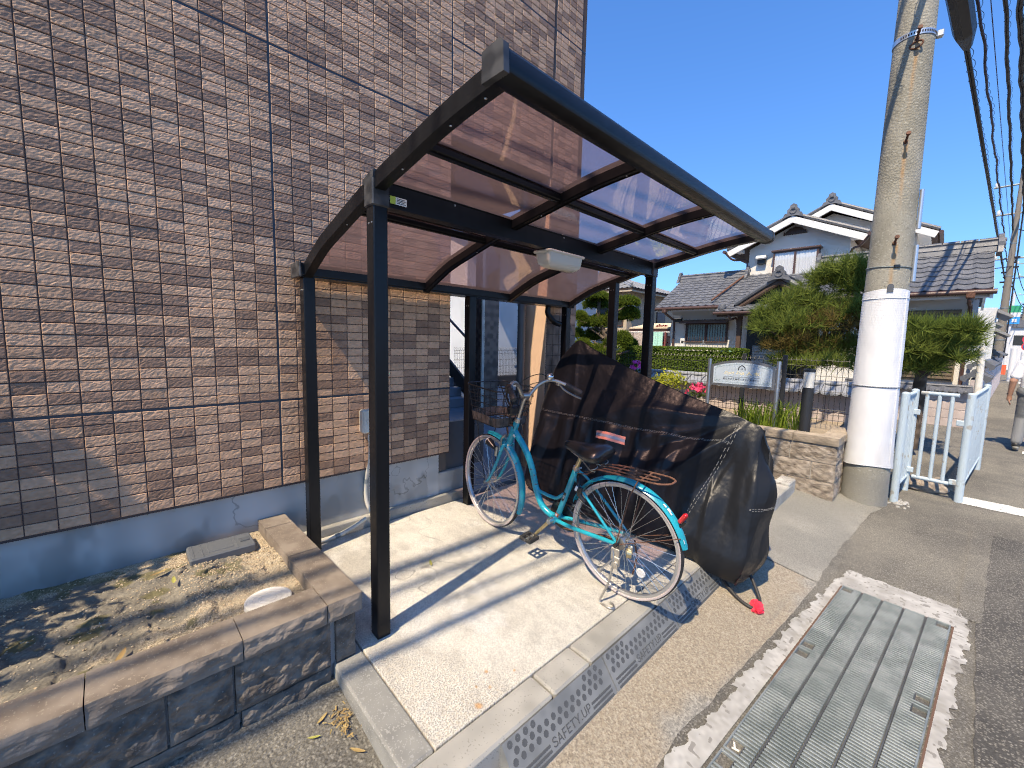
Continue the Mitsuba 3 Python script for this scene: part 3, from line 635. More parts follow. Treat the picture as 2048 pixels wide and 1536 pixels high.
mat('dry_leaf', lambda p, n, uv: mix((.24, .15, .06), (.40, .30, .12), noise(p.x * 30, p.y * 30, 0)), .7)
mat('green_leaf', lambda p, n, uv: mix((.24, .27, .05), (.40, .36, .10), noise(p.x * 30, p.y * 30, 0)), .6)
def leaf(x, y, z, a, L, lab, m_='dry_leaf', curl=.25):
    u = np.linspace(-1, 1, 9); w = (1 - u ** 2) ** .8 * .22
    v = np.vstack([np.c_[u, s * w, .3 * curl * np.abs(s) + curl * u ** 2 * .4] for s in (-1, 0, 1)]) * L / 2
    f = [[k * 9 + i, k * 9 + i + 1, (k + 1) * 9 + i + 1, (k + 1) * 9 + i] for k in (0, 1) for i in range(8)]
    one('fallen_leaf', xf(MS(v, f), rz(a), (x, y, z)), m_, lab, 'leaf', True)
for a in ((1.30, 1.985, float(zp(1.985)) + .004, 1.15, .07, 'narrow dry leaf lying on the concrete pad', 'green_leaf'), (.50, 1.48, -.132, .5, .055, 'curled brown leaf at the foot of the planter wall'),
          (.555, 1.30, -.16, 2.2, .06, 'tan leaf against the front of the pad edge'), (.455, 1.43, -.138, -.5, .045, 'yellow green leaf on the asphalt below the planter', 'green_leaf'),
          (.12, 2.40, .185, .4, .075, 'long pale leaf among the mud flakes'), (.16, 2.27, .19, 1.5, .07, 'upright pale green leaf in the planter', 'green_leaf'),
          (-.02, 1.83, .19, 1.2, .08, 'dry yellow leaf beside the coping'), (.05, 1.80, .185, .2, .06, 'second dry leaf beside the coping'), (-.12, 1.79, .19, .9, .05, 'green leaf in the shaded front of the planter', 'green_leaf')):
    leaf(*a)
# a heap of dry litter in the corner of the step
g_ = np.random.default_rng(3)
struct('leaf_litter', cat([xf(MS(np.array([[-1, -.25, 0], [1, -.25, .3], [1, .25, .2], [-1, .25, .1]]) * g_.uniform(.003, .011), [[0, 1, 2, 3]]), rz(g_.uniform(0, 6)) @ rx(g_.uniform(-.7, .7)), (.55 + .022 * g_.standard_normal(), 1.42 + .03 * g_.standard_normal(), -.138 + .008 * g_.random())) for _ in range(90)]), 'dry_leaf', 'dry leaf crumbs heaped in the corner below the pad edge', stuff=True)
# the evergreen outside the picture on the left, whose shade falls on the planter and wall
# ---------------------------------------------------------------- teal bicycle
C0 = V(1.954, 1.130, float(zp(1.130)))
bf = nrm(V(-.034, 1, .065)); bs = nrm(V(-1, -.034, 0)); bu = np.cross(bf, bs); bu = bu if bu[2] > 0 else -bu
LEAN = .066
bh = math.cos(LEAN) * bu + math.sin(LEAN) * bs; bl = math.cos(LEAN) * bs - math.sin(LEAN) * bu
BM = np.stack([bf, bl, bh], 1)                               # local: forward, left, up
def bk(m): return xf(m, BM, C0)
HT, HB = V(.800, 0, .803), V(.863, 0, .655)                  # head tube; the steered parts turn about it
sax = nrm(HT - HB); ST = -.135
def rot_about(axis, ang):
    a = nrm(axis); K = np.array([[0, -a[2], a[1]], [a[2], 0, -a[0]], [-a[1], a[0], 0]])
    return np.eye(3) + math.sin(ang) * K + (1 - math.cos(ang)) * K @ K
SR = rot_about(sax, ST)
def bst(m): return bk(((m[0] - HB) @ SR.T + HB, m[1]))
mat('teal_paint', lambda p, n, uv: mix(mi.Color3f(.012, .285, .36) * (.86 + .3 * noise(p.x * 14, p.y * 14, p.z * 14)), (.13, .06, .03), .8 * smoothstep(.80, .86, noise(p.x * 55, p.y * 55, p.z * 55)) * smoothstep(.5, .7, noise(p.x * 7, p.y * 7, p.z * 7))), .28, spec=.5, coat=.7)
mat('chrome', (.72, .72, .70), .22, metal=1.0)
mat('worn_steel', flat((.38, .36, .32), (.6, .58, .54), 60, .3), .38, metal=.9)
mat('gold_steel', flat((.48, .36, .16), (.66, .58, .38), 50, .3), .32, metal=.85)
mat('rust', mottled((.075, .035, .022), (.16, .075, .045), 60, .3), .8)
mat('black_rubber', flat((.018, .018, .019), (.032, .031, .03), 40, .3), .6)
mat('tyre_wall', flat((.34, .29, .285), (.44, .39, .38), 14, .3), .7)
mat('rim_alloy', flat((.5, .5, .5), (.68, .68, .67), 20, .3), .35, metal=.85)
mat('black_vinyl', (.012, .012, .013), .3, spec=.6)
mat('black_wire', (.012, .012, .013), .4)
mat('brown_mesh', mottled((.05, .04, .035), (.09, .075, .068), 40, .3), .7)
mat('red_lens', (.45, .012, .015), .2, coat=.8); mat('clear_lens', (.55, .55, .55), .2)
mat('orange_sticker', (.5, .1, .03), .5); mat('white_sticker', (.7, .7, .68), .4); mat('black_sticker', (.02, .02, .02), .4)
bi = thing('bicycle', 'teal step-through city bicycle with a black wire basket on its kickstand', 'bicycle')
fr_ = part('frame', bi, bk(tube([HB - sax * .012, HT + sax * .005], .0215, 18)), 'teal_paint', 40)
part('tube', fr_, bk(tube(smoothpath([(.828, 0, .742), (.790, 0, .708), (.715, 0, .63), (.660, 0, .53), (.622, 0, .412), (.572, 0, .318), (.51, 0, .28), (.447, 0, .275)], 40), np.linspace(.021, .0195, 40), 18, squash=1.0)), 'teal_paint', 40)
part('tube', fr_, bk(tube(smoothpath([(.612, 0, .40), (.56, 0, .395), (.50, 0, .393), (.45, 0, .402), (.408, 0, .44)], 20), .0105, 12)), 'teal_paint', 40)
part('gusset', fr_, bk(tube([(.604, 0, .408), (.617, 0, .388)], .016, 12)), 'teal_paint', 40)
part('seat_tube', fr_, bk(tube([(.322, 0, .632), (.447, 0, .268)], .0172, 18)), 'teal_paint', 40)
for l in (1, -1):
    part('chain_stay', fr_, bk(tube(smoothpath([(.44, .026 * l, .272), (.30, .05 * l, .288), (.12, .062 * l, .312), (.0, .066 * l, .325)], 16), [.0115] * 12 + [.011, .0105, .010, .009], 12)), 'teal_paint', 40)
    part('seat_stay', fr_, bk(tube(smoothpath([(.325, .02 * l, .612), (.26, .05 * l, .555), (.0, .064 * l, .328)], 18), .0078, 10)), 'teal_paint', 40)
part('bottom_bracket', fr_, bk(tube([(.447, .04, .272), (.447, -.04, .272)], .022, 18)), 'teal_paint', 40)
part('headset_cup', fr_, bk(cat([lathe([(0, .0), (.021, 0), (.024, .006), (.024, .016), (.018, .026), (0, .028)], 20)])[0:2]) if 0 else bk(tube([HT + sax * .004, HT + sax * .03], [.025, .019], 18)), 'chrome', 40)
part('headset_cup', fr_, bk(tube([HB - sax * .03, HB - sax * .010], [.020, .025], 18)), 'chrome', 40)
def on_tube(a, b, off, up, w, h, th=.0015, r=.0178):
    """a flat label wrapped on the left of a tube that runs from a to b"""
    a, b = V(*a), V(*b); ax = nrm(b - a); L = np.linalg.norm(b - a); rows = []
    si = nrm(np.cross(ax, V(0, 1, 0)))
    for t in np.linspace(0, 1, 2):
        for an in np.linspace(-up, up, 9):
            rows.append(a + ax * (off + (t - .5) * w) + (r + th) * (math.cos(an + h) * V(0, 1, 0) + math.sin(an + h) * si))
    v = np.array(rows); f = [[i, i + 1, 9 + i + 1, 9 + i] for i in range(8)]
    return MS(v, f)
sA, sB = (.447, 0, .268), (.322, 0, .632)
part('label', fr_, bk(on_tube(sA, sB, .035, .75, .030, -.1)), 'orange_sticker', label='orange sticker with a white square at the foot of the seat tube')
part('label', fr_, bk(on_tube(sA, sB, .036, .3, .014, -.1, .0022)), 'white_sticker')
part('label', fr_, bk(on_tube(sA, sB, .178, .42, .060, -.05)), 'black_sticker', label='black sticker with white lettering on the seat tube')
tx = meshkit.text_mesh('OLIO', .011, .0006, True); tv = np.array(tx.vertices); tv[:, 0] -= tv[:, 0].max() / 2; tv[:, 1] -= .0055
ax_ = nrm(V(*sB) - V(*sA)); sd_ = np.cross(ax_, V(0, 1, 0)); LM_ = np.stack([ax_, np.cross(V(0, 1, 0), ax_), V(0, 1, 0)], 1)
LM_ = LM_ if np.linalg.det(LM_) > 0 else np.stack([ax_, -np.cross(V(0, 1, 0), ax_), V(0, 1, 0)], 1)
part('lettering', fr_, bk(((tv * [.75, .8, 1]) @ LM_.T + V(*sA) + ax_ * .178 + V(0, .0200, 0), np.array(tx.faces))), 'white_sticker')
part('label', fr_, bk(on_tube((.828, 0, .742), (.715, 0, .63), .04, .45, .02, .2, .002, .0212)), 'white_sticker')
# wheels
def wheel(c, w, place_, hubw=.032):
    wh = part('wheel', bi, place_(xf(lathe([(.292, -.011), (.2935, -.0125), (.307, -.0125), (.309, -.009), (.3, -.004), (.3, .004), (.309, .009), (.307, .0125), (.2935, .0125), (.292, .011), (.2895, .006), (.2895, -.006), (.292, -.011)], 96), rx(PI / 2), c)), 'rim_alloy', 35, label=w)
    ty = [(.3065 + .0185 * (1 - math.cos(a)) / 2 + .0 , .0175 * math.sin(a)) for a in np.linspace(0, PI, 11)]
    side = [(.3055, .0125), (.309, .0165), (.3135, .0178), (.318, .0160)]
    part('tyre_wall', wh, place_(xf(lathe(side[::-1], 96), rx(PI / 2), c)), 'tyre_wall', True)
    part('tyre_wall', wh, place_(xf(lathe([(r, -z) for r, z in side], 96), rx(PI / 2), c)), 'tyre_wall', True)
    part('tread', wh, place_(xf(lathe([(.3178, -.0161), (.3215, -.0135), (.3243, -.008), (.325, 0), (.3243, .008), (.3215, .0135), (.3178, .0161)], 96), rx(PI / 2), c)), 'black_rubber', True)
    part('hub', wh, place_(xf(lathe([(0, -.05), (.006, -.05), (.006, -hubw), (.022, -hubw), (.022, -hubw + .004), (.013, -hubw + .008), (.013, hubw - .008), (.022, hubw - .004), (.022, hubw), (.006, hubw), (.006, .05), (0, .05)], 20), rx(PI / 2), c)), 'worn_steel', 30)
    for i in range(36):
        a = 2 * PI * i / 36 + .04; sgn = 1 if i % 2 else -1; b = a + (1.15 if (i // 2) % 2 else -1.15)
        p0 = V(.020 * math.cos(b), sgn * (hubw - .002), .020 * math.sin(b)); p1 = V(.2905 * math.cos(a), sgn * .003, .2905 * math.sin(a))
        part('spoke', wh, place_(tube([p0 + c, p1 + c], .00125, 5, caps=False)), 'chrome')
    return wh
RA, FA = V(0, 0, .325), V(1.032, 0, .327)
wr = wheel(RA, 'rear wheel with silver rim and pale tyre wall', bk)
part('reflector', wr, bk(xf(lathe([(0, -.005), (.022, -.005), (.026, 0), (.022, .005), (0, .005)], 18), np.diag([1.15, .7, 1.0]) @ rx(PI / 2) if 0 else rx(PI / 2), RA + V(-.12, .012, -.135))), 'clear_lens', 40)
part('axle_nut', wr, bk(tube([RA + V(0, .062, 0), RA + V(0, .088, 0)], .011, 10)), 'black_wire', 40)
wf = wheel(FA, 'front wheel with silver rim and pale tyre wall', bst, .028)
# mudguards
def guard(c, a0, a1, r, w, place_, n=44):
    an = np.radians(np.linspace(a0, a1, n)); v = []
    for s, a in enumerate(an):
        e = min(s, n - 1 - s); k = 1 if e > 2 else (.72, .9, .97)[e]
        for t in np.linspace(-1, 1, 9):
            rr = r + .011 * (1 - t * t) - .004 * abs(t) ** 3
            v.append(c + V(rr * math.cos(a), k * w * t, rr * math.sin(a)))
    f = [[i * 9 + j, i * 9 + j + 1, (i + 1) * 9 + j + 1, (i + 1) * 9 + j] for i in range(n - 1) for j in range(8)]
    v = np.array(v); m = MS(v, f)
    inn = (v - (v - c) * .008, m[1][:, ::-1])
    return place_(cat([m, inn]))
gr_ = part('mudguard', bi, guard(RA, 18, 164, .338, .027, bk), 'teal_paint', True, label='teal rear mudguard')
part('mudguard', bi, guard(FA, 80, 201, .338, .026, bst), 'teal_paint', True, label='teal front mudguard')
def at_r(a, l, r=.352): a = math.radians(a); return RA + V(r * math.cos(a), l, r * math.sin(a))
part('rear_light', bi, bk(xf(box(-.011, .011, -.014, .014, -.03, .03, .006), ry(-.5), at_r(141, .0, .383))), 'red_lens', 40)
part('light_bracket', bi, bk(tube([at_r(146, 0, .345), at_r(143.5, 0, .385)], .008, 8)), 'black_wire', 40)
for a, l, w_, lab in ((127, .012, .02, None), (131.5, .008, .03, None), (134, .013, .018, None), (157, .018, .012, None)):
    q = [at_r(a + da, l + dl, .3492) for da, dl in ((-1.6, -w_ / 3), (1.6, -w_ / 3), (1.6, w_ / 3), (-1.6, w_ / 3))]
    part('mudguard_sticker', bi, bk(MS(np.array(q), [[0, 1, 2, 3]])), 'white_sticker')
for l in (1, -1):
    part('mudguard_stay', bi, bk(tube([at_r(154, .028 * l, .343), V(-.01, .06 * l, .325)], .0022, 6)), 'rust')
    part('mudguard_stay', bi, bst(tube([FA + V(.343 * math.cos(3.39), .026 * l, .343 * math.sin(3.39)), FA + V(0, .048 * l, 0)], .002, 6)), 'worn_steel')
# fork
fk = part('fork', bi, bst(tube([HB - sax * .005, HB - sax * .032], .018, 14)), 'teal_paint', 40)
for l in (1, -1):
    part('blade', fk, bst(tube(smoothpath([HB - sax * .022 + V(0, .012 * l, 0), HB - sax * .038 + V(0, .042 * l, 0), V(.926, .046 * l, .50), V(.972, .047 * l, .408), V(1.012, .048 * l, .345), V(1.034, .048 * l, .325)], 26), np.linspace(.0125, .0075, 26), 12)), 'teal_paint', 40)
    part('axle_nut', fk, bst(tube([FA + V(0, .045 * l, 0), FA + V(0, .066 * l, 0)], .009, 8)), 'worn_steel', 40)
part('crown_ring', fk, bst(tube([HB - sax * .018, HB - sax * .026], .024, 16)), 'chrome', 40)
# stem, handlebar, grips, levers, bell, cables
stt = V(.735, 0, .985)
part('stem', bi, bst(cat([tube([HT + sax * .02, V(.752, 0, .945), stt + V(.004, 0, -.012)], [.0125, .0125, .014], 14), tube([stt + V(0, .026, 0), stt + V(0, -.026, 0)], .0185, 14), tube([stt + V(.004, 0, -.02), stt], .016, 12)])), 'worn_steel', 40)
hb = [(.735, 0, .987), (.732, .03, .99), (.715, .075, 1.045), (.692, .12, 1.078), (.668, .165, 1.085), (.635, .205, 1.073), (.60, .235, 1.058)]
for l in (1, -1):
    q = [(s, y * l, h) for s, y, h in hb]
    part('handlebar', bi, bst(tube(smoothpath(q, 30), .0112, 12)), 'worn_steel', 40)
    g0, g1 = V(.612, .228 * l, 1.063), V(.515, .272 * l, 1.022)
    part('grip', bi, bst(tube(np.linspace(g0, g1, 9), [.0145, .0168, .016, .0165, .016, .0165, .016, .0172, .012], 12)), 'black_rubber', 40)
    part('brake_lever', bi, bst(cat([tube(smoothpath([(.65, .205 * l, 1.06), (.63, .235 * l, 1.025), (.58, .262 * l, 1.0), (.525, .282 * l, .985)], 12), .0058, 8), cbox((.652, .2 * l, 1.068), (.032, .03, .034), .006)])), 'worn_steel' if l < 0 else 'black_vinyl', 40)
part('gear_shifter', bi, bst(tube([(.640, .214, 1.066), (.612, .232, 1.055)], .023, 16)), 'black_vinyl', 40)
be = V(.668, -.135, 1.108)
part('bell', bi, bst(xf(lathe([(0, .022), (.009, .0215), (.018, .016), (.023, .005), (.023, -.004), (0, -.004)][::-1], 20), ry(-.9), be)), 'chrome', 40)
part('bell_dial', bi, bst(xf(lathe([(0, .024), (.006, .0238), (.0062, .022)][::-1], 14), ry(-.9), be)), 'black_vinyl', 40)
for i, q in enumerate(([(.655, .2, 1.05), (.70, .19, .99), (.79, .13, .95), (.86, .06, .86), (.865, .02, .70)], [(.655, -.2, 1.05), (.75, -.2, 1.06), (.86, -.13, 1.02), (.87, -.06, .9), (.80, -.03, .80)],
      [(.80, -.03, .80), (.74, -.025, .64), (.665, -.024, .5), (.63, -.024, .38), (.55, -.024, .29), (.4, -.05, .26), (.1, -.075, .30)], [(.655, .2, 1.05), (.73, .21, 1.05), (.84, .12, 1.04), (.88, .05, .95), (.815, .03, .80)],
      [(.62, .22, 1.05), (.66, .17, .93), (.74, .1, .84), (.79, .03, .76)], [(.66, -.19, 1.06), (.72, -.1, 1.12), (.80, .0, 1.05), (.84, .02, .9)])):
    part('cable', bi, (bk if i == 2 else bst)(tube(smoothpath(q, 26), .0027, 7)), 'black_wire', 40)
part('front_brake', bi, bst(cat([tube(smoothpath([(.885, .028, .69), (.905, .035, .665), (.91, .03, .625)], 8), .006, 8), tube(smoothpath([(.885, -.028, .69), (.905, -.035, .665), (.91, -.03, .625)], 8), .006, 8), cbox((.893, 0, .685), (.022, .06, .018), .004)])), 'worn_steel', 40)
dy_ = part('dynamo_lamp', bi, bst(tube([(.925, .07, .60), (.958, .07, .612), (1.0, .07, .628)], [.012, .02, .027], 16)), 'black_vinyl', 40)
part('lens', dy_, bst(tube([(1.0, .07, .628), (1.006, .07, .630)], .025, 16)), 'clear_lens', 40)
part('bottle', dy_, bst(tube([(.93, .055, .545), (.925, .055, .61)], .013, 12)), 'worn_steel', 40)
# basket of black wire
ba = part('basket', bi, bst(cat([tube([(x, y, z) for x, y, z in q], .0042, 7, closed=True) for q in ([(a, b, 1.005) for a, b in Polygon([(.80, -.175), (1.175, -.165), (1.175, .165), (.80, .175)]).buffer(-.05).buffer(.05, quad_segs=4).exterior.coords[:-1]],)])), 'black_wire', 40)
def bring(h, k): 
    t = (1.005 - h) / .245
    x0, x1, y = .80 + .045 * t, 1.175 - .035 * t, .17 - .04 * t
    return [(a, b, h) for a, b in Polygon([(x0, -y), (x1, -y), (x1, y), (x0, y)]).buffer(-.045).buffer(.045, quad_segs=4).exterior.coords[:-1]]
for h in (.955, .905, .86): part('wire', ba, bst(tube(bring(h, 0), .0023, 6, closed=True)), 'black_wire', True)
part('wire', ba, bst(tube(bring(.765, 0), .0035, 6, closed=True)), 'black_wire', True)
top, bot = bring(1.005, 0), bring(.765, 0)
rt, rb_ = LineString(top + top[:1]), LineString(bot + bot[:1])
for i in range(22):
    a, b = rt.interpolate(i / 22, normalized=True).coords[0], rb_.interpolate(i / 22, normalized=True).coords[0]
    part('wire', ba, bst(tube([(*a[:2], 1.005), (*b[:2], .765)], .0019, 6)), 'black_wire')
for i in range(6):
    x = .865 + i * .053; part('wire', ba, bst(tube([(x, -.128, .764), (x, .128, .764)], .0019, 6)), 'black_wire')
for i in range(5):
    y = -.1 + i * .05; part('wire', ba, bst(tube([(.842, y, .763), (1.138, y, .763)], .0019, 6)), 'black_wire')
o_, i_ = bring(.825, 0), bring(.766, 0)
n_ = len(o_); part('mesh_skirt', ba, bst(MS(np.array([(x * 1.0, y, z) for x, y, z in o_ + i_]) + [0, 0, 0], [[i, (i + 1) % n_, n_ + (i + 1) % n_, n_ + i] for i in range(n_)])), 'brown_mesh', label='brown mesh liner round the bottom of the basket')
part('bracket', ba, bst(cat([cbox((.845, 0, .775), (.07, .05, .012), .003), tube([(.82, .015, .80), (.86, .02, .775)], .006, 8), tube([(.90, 0, .76), (.885, 0, .70)], .006, 8)])), 'rust')
for l in (1, -1): part('stay', ba, bst(tube(smoothpath([(1.10, .1 * l, .762), (1.12, .062 * l, .6), FA + V(0, .058 * l, 0)], 12), .003, 6)), 'black_wire', True)
part('lock_holder', ba, bst(cbox((.80, .03, .88), (.05, .09, .06), .012)), 'black_vinyl')
# saddle
sd = []
for s, w, t_, b_ in ((.405, .012, .772, .75), (.395, .026, .782, .735), (.36, .036, .788, .728), (.315, .048, .790, .722), (.27, .072, .793, .715), (.225, .098, .800, .71), (.185, .11, .808, .712), (.155, .108, .81, .718), (.135, .092, .802, .735), (.127, .05, .79, .755)):
    ring = []
    for a in np.linspace(0, 2 * PI, 24, endpoint=False):
        c, s_ = math.cos(a), math.sin(a); y = w * np.sign(c) * abs(c) ** .7
        z = (t_ + b_) / 2 + (t_ - b_) / 2 * (np.sign(s_) * abs(s_) ** .8) - (.012 * (y / max(w, .02)) ** 2 if s_ > 0 else 0)
        ring.append((s, y, z))
    sd.append(ring)
v = np.array(sd); n_, k_ = v.shape[:2]; v = v.reshape(-1, 3)
f = [[i * k_ + j, i * k_ + (j + 1) % k_, (i + 1) * k_ + (j + 1) % k_, (i + 1) * k_ + j] for i in range(n_ - 1) for j in range(k_)]
m = MS(v, f); o = len(v); v = np.vstack([v, v[:k_].mean(0), v[-k_:].mean(0)])
m = (v, np.vstack([m[1], [[(j + 1) % k_, j, o] for j in range(k_)], [[(n_ - 1) * k_ + j, (n_ - 1) * k_ + (j + 1) % k_, o + 1] for j in range(k_)]]))
sa = part('saddle', bi, bk(m), 'black_vinyl', True, label='black sprung saddle')
for l in (1, -1):
    part('spring', sa, bk(tube([(.175 + .018 * math.cos(t), .052 * l + .018 * math.sin(t), .675 + .0075 * t / 1.0) for t in np.linspace(0, 6 * PI / 1.0, 60)][:40], .003, 6)), 'worn_steel', True)
    part('rail', sa, bk(tube(smoothpath([(.37, .012 * l, .733), (.28, .022 * l, .703), (.2, .05 * l, .672), (.165, .056 * l, .674)], 14), .0035, 8)), 'worn_steel', 40)
part('seat_post', bi, bk(tube([(.329, 0, .612), (.296, 0, .712)], .0128, 14)), 'gold_steel', 40)
part('seat_clamp', bi, bk(cat([tube([(.326, 0, .622), (.320, 0, .638)], .0205, 16), tube([(.312, .03, .628), (.312, -.03, .628)], .006, 8)])), 'worn_steel', 40)
# rear carrier
rk = part('carrier', bi, bk(tube(smoothpath([(.165, .052, .690), (.05, .064, .705), (-.10, .066, .716), (-.19, .06, .723), (-.232, .03, .727), (-.237, 0, .7275), (-.232, -.03, .727), (-.19, -.06, .723), (-.10, -.066, .716), (.05, -.064, .705), (.165, -.052, .69)], 60), .0048, 8)), 'rust', 40, label='rusty brown rear carrier')
for y in (.022, -.022): part('bar', rk, bk(tube(smoothpath([(.165, y, .690), (.0, y, .7075), (-.14, y, .717), (-.165, y * .4, .719)], 20), .004, 8)), 'rust', 40)
for x, h in ((.165, .69), (.05, .703), (-.10, .714)): part('crossbar', rk, bk(tube([(x, .06, h), (x, -.06, h)], .004, 8)), 'rust', 40)
for l in (1, -1):
    part('leg', rk, bk(tube([(-.09, .066 * l, .713), (-.055, .072 * l, .62), (.0, .074 * l, .332)], .0036, 8)), 'rust', 40)
    part('strut', rk, bk(tube([(.16, .04 * l, .69), (.235, .028 * l, .63), (.30, .022 * l, .613)], .003, 8)), 'rust', 40)
# crank, pedals, chain, kickstand, dress guard, hub brake, lock
cr = part('crank', bi, bk(tube([(.452, .062, .272), (.548, .082, .150)], [.0125, .0095], 10)), 'gold_steel', 40)
part('crank_cap', cr, bk(tube([(.450, .04, .273), (.450, .078, .273)], [.019, .016], 16)), 'chrome', 40)
part('arm', cr, bk(tube([(.442, -.062, .272), (.346, -.08, .394)], [.0125, .0095], 10)), 'worn_steel', 40)
for (s, l, h) in ((.548, .132, .150), (.346, -.13, .394)):
    pe = part('pedal', bi, bk(tube([(s, l - .045 * np.sign(l), h), (s, l + .045 * np.sign(l), h)], .0075, 10)), 'worn_steel', 40)
    for dx in (-.034, .034): part('tread', pe, bk(box(s + dx - .011, s + dx + .011, l - .043, l + .043, h - .012, h + .012, .003)), 'black_rubber')
    for dl in (-.04, .0, .04): part('cage', pe, bk(box(s - .035, s + .035, l + dl - .005, l + dl + .005, h - .009, h + .009, .002)), 'black_rubber')
part('chainring', bi, bk(xf(lathe([(.0, .044), (.082, .044), (.086, .0465), (.082, .049), (.0, .049)], 40), rx(PI / 2), (.447, 0, .272))), 'black_vinyl', 30)
part('chain', bi, bk(cat([tube([(.447, -.0465, .356), (.0, -.0465, .352)], .004, 6), tube([(.447, -.0465, .188), (.0, -.0465, .298)], .004, 6)])), 'rust')
part('chain_case', bi, bk(cat([tube(smoothpath([(.53, -.075, .30), (.49, -.075, .365), (.36, -.075, .372), (.16, -.075, .36)], 16), .011, 10), tube(smoothpath([(.53, -.075, .25), (.47, -.075, .178), (.30, -.075, .205), (.02, -.075, .275)], 16), .010, 10)])), 'black_vinyl', 40)
ks = part('kickstand', bi, bk(tube(smoothpath([(.012, .082, .30), (-.004, .094, .235), (.004, .118, .12), (.028, .148, .020), (-.008, .158, .018), (-.038, .158, .018), (-.050, .142, .017), (-.036, .120, .016), (-.015, .116, .015)], 44), .0058, 9)), 'worn_steel', 40)
part('plate', ks, bk(cat([cbox((-.004, .082, .275), (.05, .006, .07), .003), cbox((-.02, .088, .245), (.034, .012, .05), .004), tube([(.0, .09, .25), (.05, .125, .185)], .006, 8), tube([(.047, .118, .186), (.05, .142, .184)], .013, 12), tube([(-.012, .09, .222), (-.012, .10, .222)], .019, 14)])), 'worn_steel', 30)
part('leg', ks, bk(tube([(-.03, -.075, .30), (-.045, -.09, .2), (-.03, -.085, .09)], .005, 8)), 'rust', 40)
part('hub_brake', bi, bk(cat([tube([(0, .036, .325), (0, .054, .325)], .038, 22), cbox((-.07, .05, .318), (.03, .012, .045), .006)])), 'worn_steel', 40)
part('brake_motor', bi, bk(tube([(-.075, .048, .298), (-.055, .062, .298)], .024, 14)), 'gold_steel', 40)
for i in range(9):
    a = 2.6 + .21 * i; part('dress_guard_wire', bi, bk(tube([RA + V(.335 * math.cos(1.25 - .155 * i), .036, .335 * math.sin(1.25 - .155 * i)), RA + V(.215 * math.cos(1.12 - .145 * i + (.12 if i % 2 else -.1)), .045, .215 * math.sin(1.12 - .145 * i + (.12 if i % 2 else -.1)))], .0013, 5)), 'black_wire')
for r in (.27, .215): part('dress_guard_wire', bi, bk(tube([RA + V(r * math.cos(t), .042, r * math.sin(t)) for t in np.linspace(-.05, 1.27, 20)], .0013, 5)), 'black_wire')
part('ring_lock', bi, bk(cat([tube(smoothpath([(.285, .03, .60), (.262, .062, .565), (.248, .068, .52), (.215, .062, .485)], 14), .0115, 10), cbox((.245, .07, .535), (.022, .018, .06), .005, ry(-.35))])), 'black_vinyl', 40)
part('lock_plate', bi, bk(cbox((.262, .081, .553), (.014, .004, .03), .001, ry(-.35))), 'white_sticker')
# ---------------------------------------------------------------- covered bicycle
def nylon(p, n, uv): return mi.Color3f(.0135, .0148, .018) * (.85 + .3 * noise(p.x * 6, p.y * 6, p.z * 6))
mat('nylon', nylon, .36, spec=.22, bump=lambda p, n, uv: .005 * fbm(p.x * 16 + 2 * fbm(p.x * 5, p.y * 5, p.z * 5, 2), p.y * 16, p.z * 13, 3) + .0010 * fbm(p.x * 60, p.y * 60, p.z * 40, 3))
mat('thread', (.42, .42, .4), .7)
st_y = np.array([2.47, 2.44, 2.36, 2.26, 2.15, 2.02, 1.90, 1.70, 1.50, 1.30, 1.13, .95, .84, .79, .755, .735])
st_zr = np.array([.55, .82, 1.06, 1.21, 1.295, 1.235, 1.185, 1.105, 1.03, .965, .91, .855, .815, .795, .785, .765])
st_b = np.array([.16, .25, .34, .39, .41, .41, .40, .39, .385, .37, .36, .345, .33, .325, .31, .29])
st_p = np.array([1.6, 1.6, 1.55, 1.35, 1.1, 1.2, 1.35, 1.5, 1.6, 1.65, 1.6, 1.5, 1.4, 1.35, 1.35, 1.35])
st_x = np.array([2.80, 2.81, 2.83, 2.86, 2.875] + [2.88] * 8 + [2.885] * 3)
NU, NV = 190, 170
ci = np.linspace(0, 1, NU); si_ = np.concatenate([[0], np.cumsum(np.hypot(np.diff(st_y), .5 * np.diff(st_zr)))]); si_ /= si_[-1]
from scipy.interpolate import PchipInterpolator as PCH
iy, iz, ib, ip, ix = (PCH(si_, a) for a in (st_y, st_zr, st_b, st_p, st_x))
vv = np.linspace(-1, 1, NV)
def cov(u, v):
    """u along from front to rear, v from the left hem (-1) over the ridge (0) to the right hem (1)"""
    y, zr, B, p, x = iy(u), iz(u), ib(u), ip(u), ix(u)
    zb = zp(y) + .03 - .075 * np.clip((1.15 - y) / .35, 0, 1)
    a = np.abs(v); t = 1 - a ** 1.25                         # height along the profile
    hw = B * (1 - np.clip(t, 0, 1) ** p) * (1 - .10 * np.clip((.18 - t) / .18, 0, 1))
    z = zb + t * (zr - zb)
    rear = np.clip((.86 - y) / .12, 0, 1) * (1 - t) * .03
    return np.stack([x + np.sign(v) * hw + .0 * v, y - rear, z], -1)
U, W = np.meshgrid(ci, vv, indexing='ij')
P = cov(U, W)
